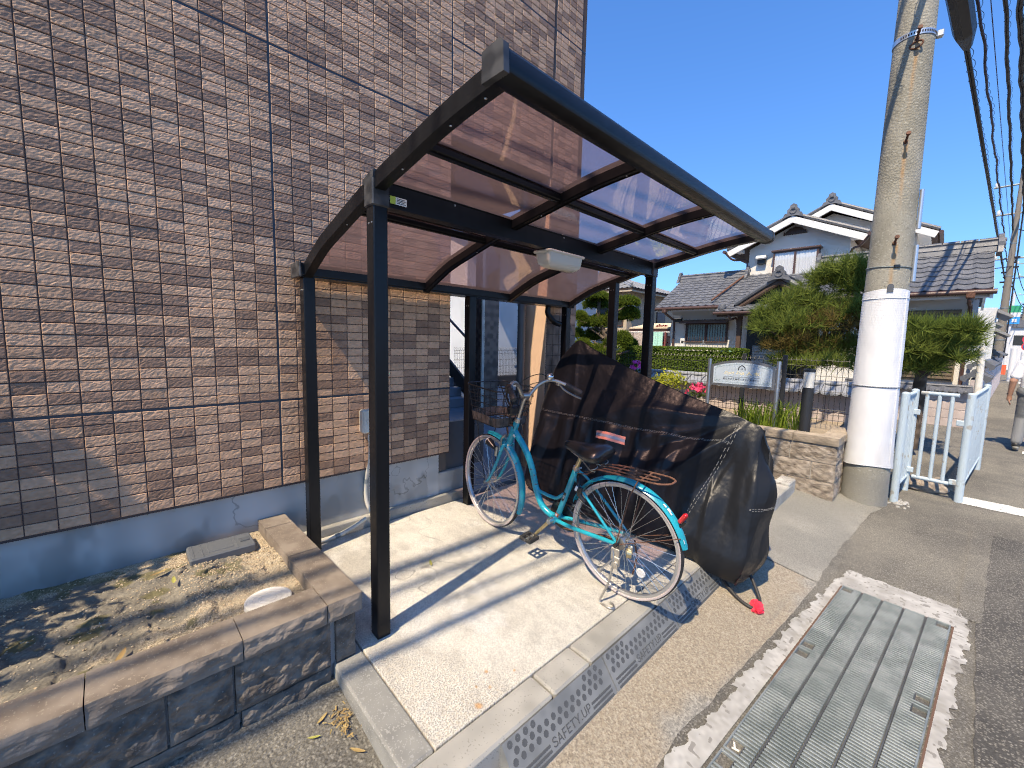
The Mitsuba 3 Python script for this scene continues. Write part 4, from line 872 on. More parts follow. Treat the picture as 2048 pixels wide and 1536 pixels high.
# close the rear with rings that shrink towards the middle of the end
nr = 46; endp = P[-1]; mid = endp.copy(); mid[:, 0] = 2.885; K = []
for i in range(1, nr + 1):
    k = i / nr; bulge = .045 * k
    q = endp + (mid - endp) * k; q[:, 1] -= bulge * (.25 + .75 * np.clip((.72 - q[:, 2]) / .7, 0, 1)); K.append(q)
P = np.concatenate([P, np.array(K)], 0); NUt = NU + nr
def normals(P):
    n_ = np.cross(np.gradient(P, axis=0), np.gradient(P, axis=1)); l = np.linalg.norm(n_, axis=-1, keepdims=True); return n_ / (l + 1e-9)
Nn = normals(P); cen = V(2.88, 1.5, .4)
sg = np.sign(((P - cen) * Nn).sum(-1)).mean(); Nn = Nn * (1 if sg > 0 else -1)
X_, Y_, Z_ = P[..., 0], P[..., 1], P[..., 2]
f3 = lambda a, b, c, s=0, o=3: meshkit.fbm(np.stack([a, b, c], -1), o, s) - .5
ridge = lambda q: 1 - 2 * np.abs(q)
tri = lambda q: np.abs(q - np.floor(q) - .5) * 2
low = 1 / (1 + np.exp((Z_ - .66) / .03))
dd = .055 * f3(X_ * 1.6, Y_ * 3.2, Z_ * 1.2, 1) * np.clip((1.15 - Z_) / .5, .25, 1)
dd += low * .028 * (tri(Y_ * 4.6 + 1.3 * f3(X_ * 2, Y_ * 2.5, Z_ * 1.5, 22, 2) + .35 * Z_) - .5) * (Y_ > .95)
dd += low * .05 * f3(X_ * 3, Y_ * 13, Z_ * 2.2 + 4, 2, 2) * np.clip((Z_ + .1) / .25, .3, 1)
dd += low * .024 * f3(X_ * 6, Y_ * 34, Z_ * 3, 3, 2) * np.exp(-np.abs(Z_ - .62) / .12)
ang = np.arctan2(Y_ - 2.15, 1.33 - Z_); rad = np.hypot(Y_ - 2.15, 1.33 - Z_)
dd += .045 * (ridge(f3(ang * 4.2, rad * 1.2, X_ * .4, 4, 1) * 1.6) - .6) * np.exp(-rad / .5) * np.clip(rad / .12, 0, 1)
ang2 = np.arctan2(np.hypot(Y_ - .79, X_ - 2.88) * np.sign(X_ - 2.88 - (Y_ - .79) * .1), .83 - Z_); rad2 = np.sqrt((Y_ - .79) ** 2 + (X_ - 2.88) ** 2 + (.83 - Z_) ** 2)
dd += .12 * (tri(ang2 * 1.55 + .5 * f3(ang2 * 2, rad2 * 1.5, Z_, 5, 2) + .3) ** 1.4 - .45) * np.exp(-np.maximum(rad2 - .45, 0) / .5) * np.clip(rad2 / .3, 0, 1)
dd += .028 * (tri(ang2 * 3.9 + 1.1 * f3(ang2 * 3, rad2 * 2.2, Z_, 15, 2)) - .5) * np.clip(rad2 / .5, 0, 1) * np.exp(-np.maximum(rad2 - .45, 0) / .5) * np.clip(rad2 / .22, 0, 1)
dd += .016 * (ridge(f3(Y_ * 3.2 + Z_ * 2.4, Y_ * 1.1 - Z_ * 1.6, X_ * 1.5, 6, 2) * 1.8) - .6) * np.clip((1.25 - Z_) / .3, 0, 1)
dd -= .010 * np.exp(-((Z_ - .68) / .012) ** 2) * (Y_ > .9)
k_in = np.clip((Z_ - zp(Y_) + .03) / .18, 0, 1)
dd -= .05 * (1 - k_in) ** 2
wv = np.abs(vv)[None, :] * np.ones((NUt, 1)); calm = np.clip((wv - .06) / .35, .12, 1.0); calm[NU:] = np.maximum(calm[NU:], .5)
dd *= calm
Pc = P + Nn * dd[..., None]
# keep the seam of the rear cap together
Pc[-1, :, 0] = 2.885 + .02 * np.sin(9 * Pc[-1, :, 2])
v = Pc.reshape(-1, 3); i, j = np.meshgrid(np.arange(NUt - 1), np.arange(NV - 1), indexing='ij')
q = np.stack([i * NV + j, i * NV + j + 1, (i + 1) * NV + j + 1, (i + 1) * NV + j], -1).reshape(-1, 4)
cv = thing('covered_bicycle', 'bicycle hidden under a black nylon cover beside the teal bicycle', 'covered bicycle')
part('cover', cv, MS(v, q), 'nylon', True)
Nc = normals(Pc) * (1 if sg > 0 else -1)
def on_cov(u, w, o=.002):
    a, b = u * (NUt - 1), (w + 1) / 2 * (NV - 1); a, b = np.clip(a, 0, NUt - 1.001), np.clip(b, 0, NV - 1.001)
    i, j = np.asarray(a, int), np.asarray(b, int); s, t = (a - i)[..., None], (b - j)[..., None]
    g_ = lambda A: (A[i, j] * (1 - s) * (1 - t) + A[i + 1, j] * s * (1 - t) + A[i, j + 1] * (1 - s) * t + A[i + 1, j + 1] * s * t)
    return g_(Pc) + g_(Nc) * o
def w_at(u, z, side=-1):
    """v of the cover where the left (or right) side has height z"""
    i = int(np.clip(u * (NUt - 1), 0, NUt - 1)); ws = np.arange(0, NV // 2) if side < 0 else np.arange(NV - 1, NV // 2, -1)
    zz = P[i, ws, 2]; return -1 + 2 * np.interp(z, zz, ws) / (NV - 1)
def stitches(pts, name='seam', L=.010, gap=.007, lab=None):
    ls = LineString(pts); n_ = int(ls.length / (L + gap)); ms = []
    for k in range(n_):
        a, b = ls.interpolate(k * (L + gap)), ls.interpolate(k * (L + gap) + L); ms.append(tube([a.coords[0], b.coords[0]], .0009, 4))
    part(name, cv, cat(ms), 'thread', label=lab, stuff=True)
us = np.linspace(.10, (NU - 14) / NUt, 90)
for dz in (0, .008): stitches([on_cov(np.array(u), np.array(w_at(u, .70 - .05 * u + dz)), .0015) for u in us], lab='pale double stitched seam running along the side of the cover')
for du in (0, .006): stitches([on_cov(np.array(.745 - .10 * k ** 1.2 + du), np.array(w_at(.745 - .10 * k ** 1.2, .78 - .72 * k)), .0015) for k in np.linspace(0, 1, 40)], lab='pale stitched seam running down from the rear corner of the cover')
for u0, z0 in ((.84, .30), (.84, .308)): stitches([on_cov(np.array(u), np.array(w_at(u, z0)), .0015) for u in np.linspace(.80, .985, 40)], lab='pale stitched seam across the rear end of the cover')
# reflective strip on the left side
mat('pink_tape', (.85, .33, .24), .5); mat('grey_tape', (.33, .33, .40), .4)
def strip(u0, u1, z0, z1, m_, o, parent, name):
    uu, zz = np.linspace(u0, u1, 16), np.linspace(z0, z1, 4)
    g_ = np.array([[on_cov(np.array(u), np.array(w_at(u, z - .09 * (u - u0))), o) for z in zz] for u in uu]); vg = g_.reshape(-1, 3)
    return part(name, parent, MS(vg, [[i * 4 + j, i * 4 + j + 1, (i + 1) * 4 + j + 1, (i + 1) * 4 + j] for i in range(15) for j in range(3)]), m_, True)
def u_of_y(y): return np.interp(-y, -P[:NU, 40, 1], np.arange(NU)) / (NUt - 1)
ua, ub = u_of_y(1.80), u_of_y(1.565)
rs = strip(ua, ub, .565, .62, 'pink_tape', .004, cv, 'reflective_strip'); labels.setdefault(rs, {})['label'] = 'salmon pink reflective strip with a grey centre stripe'
strip(ua, ub, .583, .603, 'grey_tape', .0055, rs, 'stripe')
# loop of lock cable hanging out at the rear, its joint wrapped in red cloth
lk = part('lock_cable', cv, tube(smoothpath([(2.72, .88, -.12), (2.70, .83, -.19), (2.66, .755, -.228), (2.635, .69, -.243), (2.64, .645, -.250), (2.69, .632, -.25), (2.745, .645, -.235), (2.80, .70, -.17), (2.83, .76, -.10)], 50), .0105, 10), 'black_rubber', 40)
mat('red_cloth', mottled((.62, .02, .045), (.78, .05, .09), 40, .3), .8)
g_ = trimesh.creation.icosphere(4, 1.0); gv = np.array(g_.vertices); nz = meshkit.fbm(gv * 3.2, 4, 3) - .5
part('cloth_wrap', cv, xf((gv * (1 + 1.1 * nz[:, None]) * [.058, .032, .026], np.array(g_.faces)), rz(.35), (2.668, .634, -.248)), 'red_cloth', label='red cloth tied round the joint of the lock cable')
# ---------------------------------------------------------------- foliage helpers
def leaf_mat(name, a, b, s=3.0):
    scene['mat_' + name] = {'type': 'principledthin', 'base_color': mikit.proc(lambda p, n, uv: mix(a, b, .6 * noise(p.x * s, p.y * s, p.z * s) + .4 * noise(p.x * 40, p.y * 40, p.z * 40))), 'roughness': .55, 'diff_trans': .7, 'spec_trans': 0.0}
leaf_mat('niwaki_leaf', (.085, .14, .018), (.19, .235, .035)); leaf_mat('pine_needle', (.085, .14, .03), (.235, .27, .06)); leaf_mat('hedge_leaf', (.075, .135, .022), (.17, .225, .045), 5)
leaf_mat('yellow_leaf', (.30, .33, .03), (.46, .46, .06)); leaf_mat('grass_blade', (.11, .18, .02), (.26, .32, .05)); leaf_mat('red_leaf', (.16, .012, .02), (.25, .025, .035)); leaf_mat('dark_leaf', (.035, .06, .012), (.07, .10, .025))
leaf_mat('pink_petal', (.75, .06, .16), (.85, .14, .26)); leaf_mat('magenta_petal', (.6, .07, .45), (.75, .15, .55)); leaf_mat('old_needle', (.16, .12, .04), (.22, .17, .06))
mat('bark', mottled((.07, .05, .035), (.15, .115, .085), 14, .3), .9)
def cards(P, N, L, Wd, g_, spread=.9):
    """one diamond leaf per point, roughly facing N"""
    n = len(P); d = g_.standard_normal((n, 3)); d = N + spread * d; d /= np.linalg.norm(d, axis=1, keepdims=True)
    a = np.cross(d, g_.standard_normal((n, 3))); a /= np.linalg.norm(a, axis=1, keepdims=True); b = np.cross(d, a)
    L = (L * g_.uniform(.6, 1.25, n))[:, None]; w = Wd / np.mean(L) * L
    v = np.stack([P - a * L / 2, P + b * w / 2, P + a * L / 2, P - b * w / 2], 1).reshape(-1, 3); k = np.arange(n)[:, None] * 4
    return (v, np.vstack([k + [0, 1, 2], k + [0, 2, 3]]))
def ell_pts(c, r, n, g_, lo=-1.0, inner=.75):
    p = g_.standard_normal((n * 3, 3)); p /= np.linalg.norm(p, axis=1, keepdims=True); p = p[p[:, 2] > lo][:n]
    N = p.copy(); N[:, 2] *= 1.3
    k = g_.uniform(inner, 1.05, (len(p), 1)); lump = 1 + .22 * (meshkit.fbm(p * 2.2 + c, 3, 4)[:, None] - .5)
    return p * k * lump * r + c, N
def tufts(P, N, L, Wd, per, g_, spread=.55):
    """needle clusters: thin triangles fanning out from each point"""
    n = len(P); P = np.repeat(P, per, 0); N = np.repeat(N, per, 0); d = N + spread * g_.standard_normal(P.shape); d /= np.linalg.norm(d, axis=1, keepdims=True)
    s = np.cross(d, g_.standard_normal(P.shape)); s /= np.linalg.norm(s, axis=1, keepdims=True); l = (L * g_.uniform(.6, 1.2, len(P)))[:, None]
    v = np.stack([P - s * Wd / 2, P + s * Wd / 2, P + d * l], 1).reshape(-1, 3); return (v, np.arange(len(v)).reshape(-1, 3))
def limb(pts, r0, r1, n=14): return tube(smoothpath(pts, n), np.linspace(r0, r1, n), 9)

# ---------------------------------------------------------------- second planter, sign, bollard lamp, mesh fence
mat('split_block_tan', split_col((.17, .14, .11), (.34, .29, .235)), .9, bump=grit(90, .005))
mat('coping_tan', mottled((.2, .165, .125), (.3, .25, .19), 9, .3, 4), .85)
mat('planter_soil', flat((.16, .125, .085), (.26, .215, .155), 7, .3), .95)
p2 = thing('planter_wall', 'tan split faced block planter wall beside the wrapped utility pole', 'planter')
part('core', p2, cat([box(5.165, 5.29, .68, 5.2, -.5, .30), box(5.29, 5.95, .68, .80, -.5, .30)]), 'joint_mortar'); n_ = 900
for ci_, (z0, z1) in enumerate(((.118, .302), (-.072, .112), (-.262, -.078))):
    for k in range(12):
        a, b = .660 + .39 * k + (.0 if ci_ != 1 else -.195), .660 + .39 * (k + 1) + (0 if ci_ != 1 else -.195); a = max(a, .66)
        n_ += 1; part('block', p2, rock(5.15, 5.20, a + .004, b - .004, z0, z1, ('x-',), .012, n_, .03), 'split_block_tan')
    for a, b in ((5.155, 5.54), (5.545, 5.93)): n_ += 1; part('block', p2, rock(a, b, .655, .70, z0, z1, ('y-',), .012, n_, .03), 'split_block_tan')
for k in range(12): n_ += 1; part('coping_stone', p2, rock(5.13, 5.30, .64 + .39 * k + .003, .64 + .39 * (k + 1) - .002, .308, .388, ('x-',), .010, n_, .03), 'coping_tan')
for a, b in ((5.302, 5.62), (5.623, 5.95)): n_ += 1; part('coping_stone', p2, rock(a, b, .64, .80, .308, .388, ('y-',), .01, n_, .03), 'coping_tan')
struct('planter_soil', grid(np.linspace(5.29, 7.6, 30), np.linspace(.80, 5.2, 40), lambda X, Y: .345 + .03 * (meshkit.fbm(np.stack([X * 3, Y * 3, 0 * X], -1), 3, 2) - .5)), 'planter_soil', 'bare tan soil of the planter below the apartment sign', True)
one('kerb_block', slab(4.80, 5.06, .955, 1.09, .3, lambda y: zp(y) + .03, .012), 'mortar', 'pale concrete kerb block at the end of the kerb by the tan planter', 'kerb block')
mat('bollard_black', (.02, .022, .026), .5); mat('frost_glass', (.62, .61, .57), .35)
bo = thing('bollard_lamp', 'black round bollard lamp with a pale band near its top', 'bollard')
part('shaft', bo, tube([(5.47, 1.0, .30), (5.47, 1.0, .845)], .052, 28), 'bollard_black', 40); part('lamp_band', bo, tube([(5.47, 1.0, .845), (5.47, 1.0, 1.018)], .050, 28), 'frost_glass', 40); part('cap', bo, lathe([(0, .03), (.048, .03), (.055, .022), (.055, 0), (0, 0)][::-1], 28, (5.47, 1.0, 1.018)), 'bollard_black', 30)
# apartment sign
mat('stainless', mottled((.42, .44, .46), (.55, .57, .6), 3, .3), .3, metal=.85)
mat('sign_plate', lambda p, n, uv: mix((.36, .43, .50), (.44, .50, .56), noise(p.x * 3, p.y * 3, p.z * 6)), .5, metal=0.0)
mat('sign_ink', (.05, .06, .075), .5); mat('sign_gold', (.72, .62, .36), .4); mat('sign_green', (.16, .24, .26), .5)
sg_ = thing('apartment_sign', 'stainless steel name sign on two round posts in the tan planter', 'sign')
SX_ = 5.46; SP = np.array([[0, 0, -1.0], [-1, 0, 0], [0, 1, 0]])   # sign plane: local x -> -y, local y -> z, local z -> -x
def sgn(m, dx=0): return xf(m, SP, (SX_ - dx, 1.665, .0))
for y in (2.045, 1.29):
    part('post', sg_, tube([(SX_, y, .25), (SX_, y, 1.115)], .0225, 20), 'stainless', 40); part('collar', sg_, tube([(SX_, y, .765), (SX_, y, .80)], .027, 20), 'stainless', 40)
arc = [(x, 1.04 + .07 * (1 - (x / .36) ** 2)) for x in np.linspace(-.352, .352, 24)]
plate = Polygon([(-.352, .788), (.352, .788)] + arc[::-1])
part('panel', sg_, sgn(extr(plate, .018)), 'stainless', 30); part('face', sg_, sgn(extr(plate.buffer(-.03), .003), .018), 'sign_plate')
def bar2(pts, w, h=.0015, z=.021): return sgn(extr(LineString(pts).buffer(w / 2, cap_style=2 if len(pts) == 2 else 1), h), z)
fr2 = plate.buffer(-.052); ring2 = fr2.exterior.buffer(.0013)
part('border_line', sg_, sgn(extr(ring2, .0012), .021), 'sign_green')
part('rule', sg_, bar2([(-.20, .905), (.20, .905)], .003), 'sign_ink')
# corner flourishes
for sx_ in (-1, 1):
    for z_, s2 in ((1.043, -1), (.845, 1)):
        q = [(sx_ * (.285 - .055 * t), z_ + s2 * (.010 + .006 * math.sin(9 * t))) for t in np.linspace(0, 1, 12)]
        part('flourish', sg_, bar2(q, .004), 'sign_green'); part('flourish', sg_, bar2([(sx_ * .292, z_), (sx_ * .284, z_ + s2 * .022), (sx_ * .274, z_ + s2 * .012)], .004), 'sign_green')
# arch emblem
part('emblem', sg_, sgn(extr(LineString([(-.036, .995), (-.034, 1.02), (-.018, 1.037), (0, 1.049), (.018, 1.037), (.034, 1.02), (.036, .995)]).buffer(.0055), .0015), .021), 'sign_ink', label='dark arch emblem at the top of the sign')
em = meshkit.text_mesh('Œ', .020, .0015); ev = np.array(em.vertices); ev[:, 0] -= ev[:, 0].max() / 2
part('emblem', sg_, sgn((ev + [0, .996, .021], np.array(em.faces))), 'sign_ink')
def strokes(ch, x, y, w, h, t, m_, nm='lettering'):
    ms = [LineString([(x + a * w, y + b * h) for a, b in s]).buffer(t / 2) for s in ch]
    from shapely import union_all
    u_ = union_all(ms); part(nm, sg_, cat([sgn(extr(g, .0015), .021) for g in getattr(u_, 'geoms', [u_])]), m_)
KJ = {'八': [[(.42, .85), (.30, .4), (.02, .02)], [(.5, .9), (.65, .45), (.98, .02)]],
      '木': [[(.05, .68), (.95, .68)], [(.5, 1), (.5, 0)], [(.48, .66), (.3, .35), (.03, .12)], [(.52, .66), (.7, .35), (.97, .12)]],
      '明': [[(.06, .9), (.06, .25)], [(.06, .9), (.38, .9), (.38, .25), (.06, .25)], [(.06, .58), (.38, .58)], [(.55, .95), (.55, .4), (.45, .0)], [(.55, .95), (.92, .95), (.92, .0), (.8, .04)], [(.55, .66), (.92, .66)], [(.55, .4), (.92, .4)]],
      '石': [[(.05, .9), (.95, .9)], [(.45, .9), (.32, .55), (.05, .28)], [(.3, .5), (.3, .02), (.85, .02), (.85, .5), (.3, .5)]],
      '市': [[(.5, 1), (.5, .82)], [(.05, .8), (.95, .8)], [(.18, .1), (.18, .58), (.82, .58), (.82, .12)], [(.5, .8), (.5, 0)]],
      '大': [[(.05, .66), (.95, .66)], [(.5, 1), (.47, .6), (.3, .25), (.04, .0)], [(.52, .6), (.7, .25), (.97, .0)]],
      '久': [[(.4, 1), (.28, .7), (.08, .5)], [(.32, .78), (.75, .78), (.55, .35), (.1, .0)], [(.52, .5), (.7, .2), (.97, .0)]],
      '保': [[(.25, 1), (.04, .55)], [(.17, .7), (.17, 0)], [(.42, .95), (.42, .62), (.88, .62), (.88, .95), (.42, .95)], [(.34, .45), (.98, .45)], [(.66, .62), (.66, 0)], [(.64, .43), (.36, .1)], [(.68, .43), (.97, .1)]],
      '町': [[(.05, .92), (.05, .2), (.5, .2), (.5, .92), (.05, .92)], [(.28, .92), (.28, .2)], [(.05, .56), (.5, .56)], [(.56, .88), (.98, .88)], [(.78, .88), (.78, .02), (.66, .06)]],
      '番': [[(.8, 1), (.2, .93)], [(.05, .76), (.95, .76)], [(.5, .95), (.5, .45)], [(.48, .74), (.05, .48)], [(.52, .74), (.95, .48)], [(.2, .42), (.2, .0), (.8, .0), (.8, .42), (.2, .42)], [(.5, .42), (.5, 0)], [(.2, .21), (.8, .21)]],
      '地': [[(.02, .62), (.38, .62)], [(.2, .92), (.2, .2)], [(.0, .14), (.4, .26)], [(.42, .6), (.92, .72), (.9, .35), (.8, .38)], [(.68, .98), (.68, .28)], [(.5, .85), (.5, .12), (.95, .1), (.97, .25)]],
      'の': [[(.5, .8), (.42, .4), (.25, .15), (.08, .3), (.12, .6), (.4, .85), (.75, .8), (.92, .5), (.85, .2), (.6, .05)]]}
def latin(t, x, y, h, m_, w=None, slant=0.0):
    q = meshkit.text_mesh(t, h, .0015); qv = np.array(q.vertices); qv[:, 0] *= (w / qv[:, 0].max()) if w else 1
    qv[:, 0] += slant * qv[:, 1]; part('lettering', sg_, sgn((qv + [x, y, .021], np.array(q.faces))), m_)
latin('Eight', -.198, .938, .033, 'sign_gold', .108, .3); latin('Pia', -.062, .938, .035, 'sign_gold', .085, .3)
for i, ch in enumerate('八木'): strokes(KJ[ch], .055 + .078 * i, .935, .056, .040, .0075, 'sign_gold')
x = -.205
for ch in '明石市大久保町八木387番地の4':
    if ch in KJ: strokes(KJ[ch], x, .868, .023, .023, .0027, 'sign_ink'); x += .0275
    else: latin(ch, x, .868, .021, 'sign_ink', .012); x += .0165
# black mesh fence
fe = thing('mesh_fence', 'black wire mesh fence between the tan planter and the garden wall', 'fence')
FX = 5.82
for y in (.62, 1.315, 1.76, 3.05, 4.35, 5.6): part('post', fe, box(FX - .022, FX + .022, y - .022, y + .022, .2, 1.185, .004), 'bollard_black')
for z, r in ((.47, .0035), (.53, .0035), (.585, .0035), (.79, .0028), (.96, .0028), (1.07, .0035), (1.135, .0035)): part('wire', fe, tube([(FX - .012, .70, z), (FX - .012, 5.9, z)], r, 6), 'black_wire')
for i in range(106):
    y = .71 + i * .049; part('wire', fe, tube([(FX, y, .42), (FX, y, 1.09), (FX - .022, y, 1.125), (FX, y, 1.16)], .0027, 5), 'black_wire')
# planting
g_ = np.random.default_rng(11)
def shrub(name, c, r, n, L, m_, lab, cat_, wood=True, W=None):
    t = thing(name, lab, cat_); P_, N_ = ell_pts(np.array(c), np.array(r), n, g_, -.6, .35); part('foliage', t, cards(P_, N_, L, W or L * .45, g_, .8), m_)
    for k in range(6): part('stem', t, limb([(c[0] + .02 * k - .05, c[1] + .03 * (k - 2.5), c[2] - r[2] - .25), (c[0] + r[0] * .4 * g_.uniform(-1, 1), c[1] + r[1] * .4 * g_.uniform(-1, 1), c[2])], .006, .003, 5), 'bark')
    return t
shrub('garden_shrub', (5.5, 2.58, .78), (.16, .24, .17), 420, .055, 'yellow_leaf', 'yellow green leafy shrub behind the covered bicycle', 'shrub')
az = shrub('azalea', (5.48, 2.20, .66), (.12, .15, .13), 200, .035, 'hedge_leaf', 'azalea bush with bright pink flowers left of the apartment sign', 'flowering shrub')
P_, N_ = ell_pts(V(5.44, 2.18, .69), V(.11, .12, .10), 15, g_, -.2, .95)
for q, w in zip(P_, N_): part('flower', az, cards(np.repeat(q[None], 6, 0) + .012 * g_.standard_normal((6, 3)), np.repeat(w[None], 6, 0), .05, .034, g_, .5), 'pink_petal')
a2 = shrub('azalea', (5.62, 3.12, .80), (.14, .18, .2), 260, .035, 'dark_leaf', 'azalea with magenta flowers beside the shelter post', 'flowering shrub')
P_, N_ = ell_pts(V(5.55, 3.10, .95), V(.07, .09, .07), 14, g_, -.2, .95)
for q, w in zip(P_, N_): part('flower', a2, cards(np.repeat(q[None], 6, 0) + .012 * g_.standard_normal((6, 3)), np.repeat(w[None], 6, 0), .055, .036, g_, .5), 'magenta_petal')
def blades(c, n, h, spread, seed):
    gg = np.random.default_rng(seed); ms = []
    for _ in range(n):
        a = gg.uniform(0, 6.28); b = gg.uniform(.1, 1) * spread; H_ = h * gg.uniform(.55, 1.15); base = V(c[0] + .09 * gg.standard_normal(), c[1] + .10 * gg.standard_normal(), c[2]); d = V(math.cos(a), math.sin(a), 0); s_ = V(-d[1], d[0], 0); w = gg.uniform(.004, .008); v = []
        for t in np.linspace(0, 1, 6):
            p_ = base + d * b * t ** 2.2 + V(0, 0, H_ * (t - .35 * t ** 3 * gg.uniform(.5, 1.2))); ww = w * (1 - t ** 2) + .0004; v += [p_ - s_ * ww, p_ + s_ * ww]
        ms.append(MS(np.array(v), [[2 * i, 2 * i + 1, 2 * i + 3, 2 * i + 2] for i in range(5)]))
    return cat(ms)
for c, n, lab in (((5.5, 1.52, .35), 120, 'clump of long green leaves under the left half of the apartment sign'), ((5.52, 1.22, .35), 110, 'clump of long green leaves between the sign post and the bollard')):
    t = thing('iris_clump', lab, 'plant'); part('leaves', t, blades(c, n, .40, .24, n), 'grass_blade')

# ---------------------------------------------------------------- utility pole with its wrap
PC = V(5.62, .46)
def prad(z): return .190 - .0098 * (z + .3)
def pole_col(p, n, uv):
    c = mix((.215, .205, .165), (.30, .285, .235), smoothstep(.3, .7, fbm(p.x * 5, p.y * 5, p.z * 3, 4)))
    f = noise(p.x * 75, p.y * 75, p.z * 75)
    c = mix(c, (.40, .39, .335), .6 * smoothstep(.72, .8, f)); c = mix(c, (.13, .125, .105), .5 * smoothstep(.3, .2, noise(p.x * 95 + 9, p.y * 95, p.z * 95)))
    ru = mi.Float(0); an = dr.atan2(p.y - .46, p.x - 5.62)
    for z, a in ((2.28, -2.93), (3.20, -2.93), (4.1, -2.93)):
        ru = dr.maximum(ru, smoothstep(.16, .0, dr.abs(an - a + .25 * (fbm(p.z * 3, 0, z, 2) - .5) - .06)) * smoothstep(z - .75, z - .05, p.z) * smoothstep(z + .02, z - .03, p.z))
    c = mix(c, (.36, .2, .07), ru * .7 * (.5 + noise(p.x * 50, p.y * 50, p.z * 14)))
    return mix(c, (.19, .185, .165), .7 * smoothstep(.12, -.05, p.z))
mat('pole_concrete', pole_col, .8, bump=grit(80, .003))
mat('white_wrap', lambda p, n, uv: mix(mix((.62, .63, .65), (.72, .73, .75), noise(p.x * 3, p.y * 3, p.z * 2)), (.40, .38, .34), .5 * smoothstep(.45, .1, p.z) * noise(p.x * 14, p.y * 14, p.z * 5) + .35 * smoothstep(.72, .85, noise(p.x * 9, p.y * 9, p.z * 1.6))), .5,
    bump=lambda p, n, uv: .002 * dr.abs(p.z * 62 + .6 * fbm(p.x * 5, p.y * 5, p.z * 3, 2) - dr.floor(p.z * 62 + .6 * fbm(p.x * 5, p.y * 5, p.z * 3, 2)) - .5) + .012 * fbm(p.x * 6, p.y * 6, p.z * 5, 3), eps=.002)
po = thing('utility_pole', 'thick concrete utility pole with a white ribbed wrap round its lower part', 'utility pole')
part('shaft', po, lathe([(prad(z), z) for z in np.linspace(-.5, 9.5, 40)], 48, (*PC, 0)), 'pole_concrete', True)
wz = np.linspace(.10, 1.85, 60); vv_ = []
for z in wz:
    for k in range(64):
        a = 2 * PI * k / 64; r = prad(z) + .006 + .010 * max(0, float(meshkit.fbm(np.array([math.cos(a) * 2, math.sin(a) * 2, z * 2.2]), 3, 5)) - .42) + .012 * math.exp(-(z - .10) / .1) * (1 + math.sin(3 * a)) * .5
        vv_.append((PC[0] + r * math.cos(a), PC[1] + r * math.sin(a), z + (.012 * math.sin(2 * a + 1) if z in (wz[0], wz[-1]) else 0)))
n64 = 64; part('wrap', po, MS(np.array(vv_), [[i * n64 + k, i * n64 + (k + 1) % n64, (i + 1) * n64 + (k + 1) % n64, (i + 1) * n64 + k] for i in range(59) for k in range(n64)]), 'white_wrap', True, label='white ribbed plastic wrap')
part('wrap_band', po, tube([(PC[0] + (prad(.85) + .013) * math.cos(a), PC[1] + (prad(.85) + .013) * math.sin(a), .905) for a in np.linspace(0, 2 * PI, 40)[:-1]], .004, 6, closed=True), 'pipe_grey', True)
part('wrap_band', po, tube([(PC[0] + (prad(1.78) + .012) * math.cos(a), PC[1] + (prad(1.78) + .012) * math.sin(a), 1.77) for a in np.linspace(0, 2 * PI, 40)[:-1]], .003, 6, closed=True), 'white_wrap', True)
part('wrap_seam', po, tube([(PC[0] + (prad(z) + .011) * math.cos(-2.05), PC[1] + (prad(z) + .011) * math.sin(-2.05), z) for z in (.12, 1.0, 1.83)], .005, 6), 'white_wrap')
part('wire_band', po, tube([(PC[0] + (prad(2.06) + .004) * math.cos(a), PC[1] + (prad(2.06) + .004) * math.sin(a), 2.07 + .01 * math.sin(a)) for a in np.linspace(0, 2 * PI, 40)[:-1]], .0055, 6, closed=True), 'galvanised', True)
mat('band_steel', (.6, .62, .64), .35, metal=.8)
rb2 = prad(4.15)
part('steel_band', po, lathe([(rb2 + .002, 0), (rb2 + .006, 0), (rb2 + .006, .045), (rb2 + .002, .045)], 48, (*PC, 4.14)), 'band_steel', 30, label='perforated steel band')
def on_pole(a, z, o=0.0): r = prad(z) + o; return V(PC[0] + r * math.cos(a), PC[1] + r * math.sin(a), z)
for k in range(26):
    a = -3.7 + .125 * k; m_ = cbox((0, 0, 0), (.003, .010, .018)); part('slot', po, xf(m_, rz(a), on_pole(a, 4.1625, .0065)), 'ink')
part('band_clasp', po, xf(cbox((0, 0, 0), (.05, .05, .06), .008), rz(-1.4), on_pole(-1.45, 4.16, .03)), 'band_steel')
for z in (2.28, 3.20, 4.10):
    a = -2.93; d = V(math.cos(a), math.sin(a), .35); b0 = on_pole(a, z, -.01); b1 = b0 + d * .115
    sb = part('step_bolt', po, tube([b0, b1], .0095, 10), 'rust', 40, label='rusty step bolt'); part('head', sb, tube([b1 - d * .004, b1 + d * .012], .018, 10), 'rust', 40); part('nut', sb, tube([b0 + d * .006, b0 + d * .026], .017, 6), 'rust')
part('loop', po, tube([on_pole(-2.93, 4.07, .012) + V(.03 * math.cos(t) * .3, .045 * math.cos(t), .03 * math.sin(t) - .02) for t in np.linspace(0, 2 * PI, 16)[:-1]], .008, 6, closed=True), 'rust', True)
part('tag', po, xf(extr(Polygon([(-.024, -.035), (.024, -.035), (.024, .028), (.012, .042), (-.012, .042), (-.024, .028)]), .004), np.stack([V(math.sin(-2.9), -math.cos(-2.9), 0), V(0, 0, 1), V(math.cos(-2.9), math.sin(-2.9), 0)], 1), on_pole(-2.9, 1.86, .010)), 'pipe_grey')
part('clip', po, xf(cbox((0, 0, 0), (.015, .05, .028), .004), rz(-2.72), on_pole(-2.72, 2.07, .008)), 'black_vinyl')
for z0, z1 in ((1.93, 2.27), (2.42, 2.78)): part('cable_guard', po, tube([on_pole(-1.72, z0, .022), on_pole(-1.72, z1, .022)], .017, 12), 'band_steel', 40)
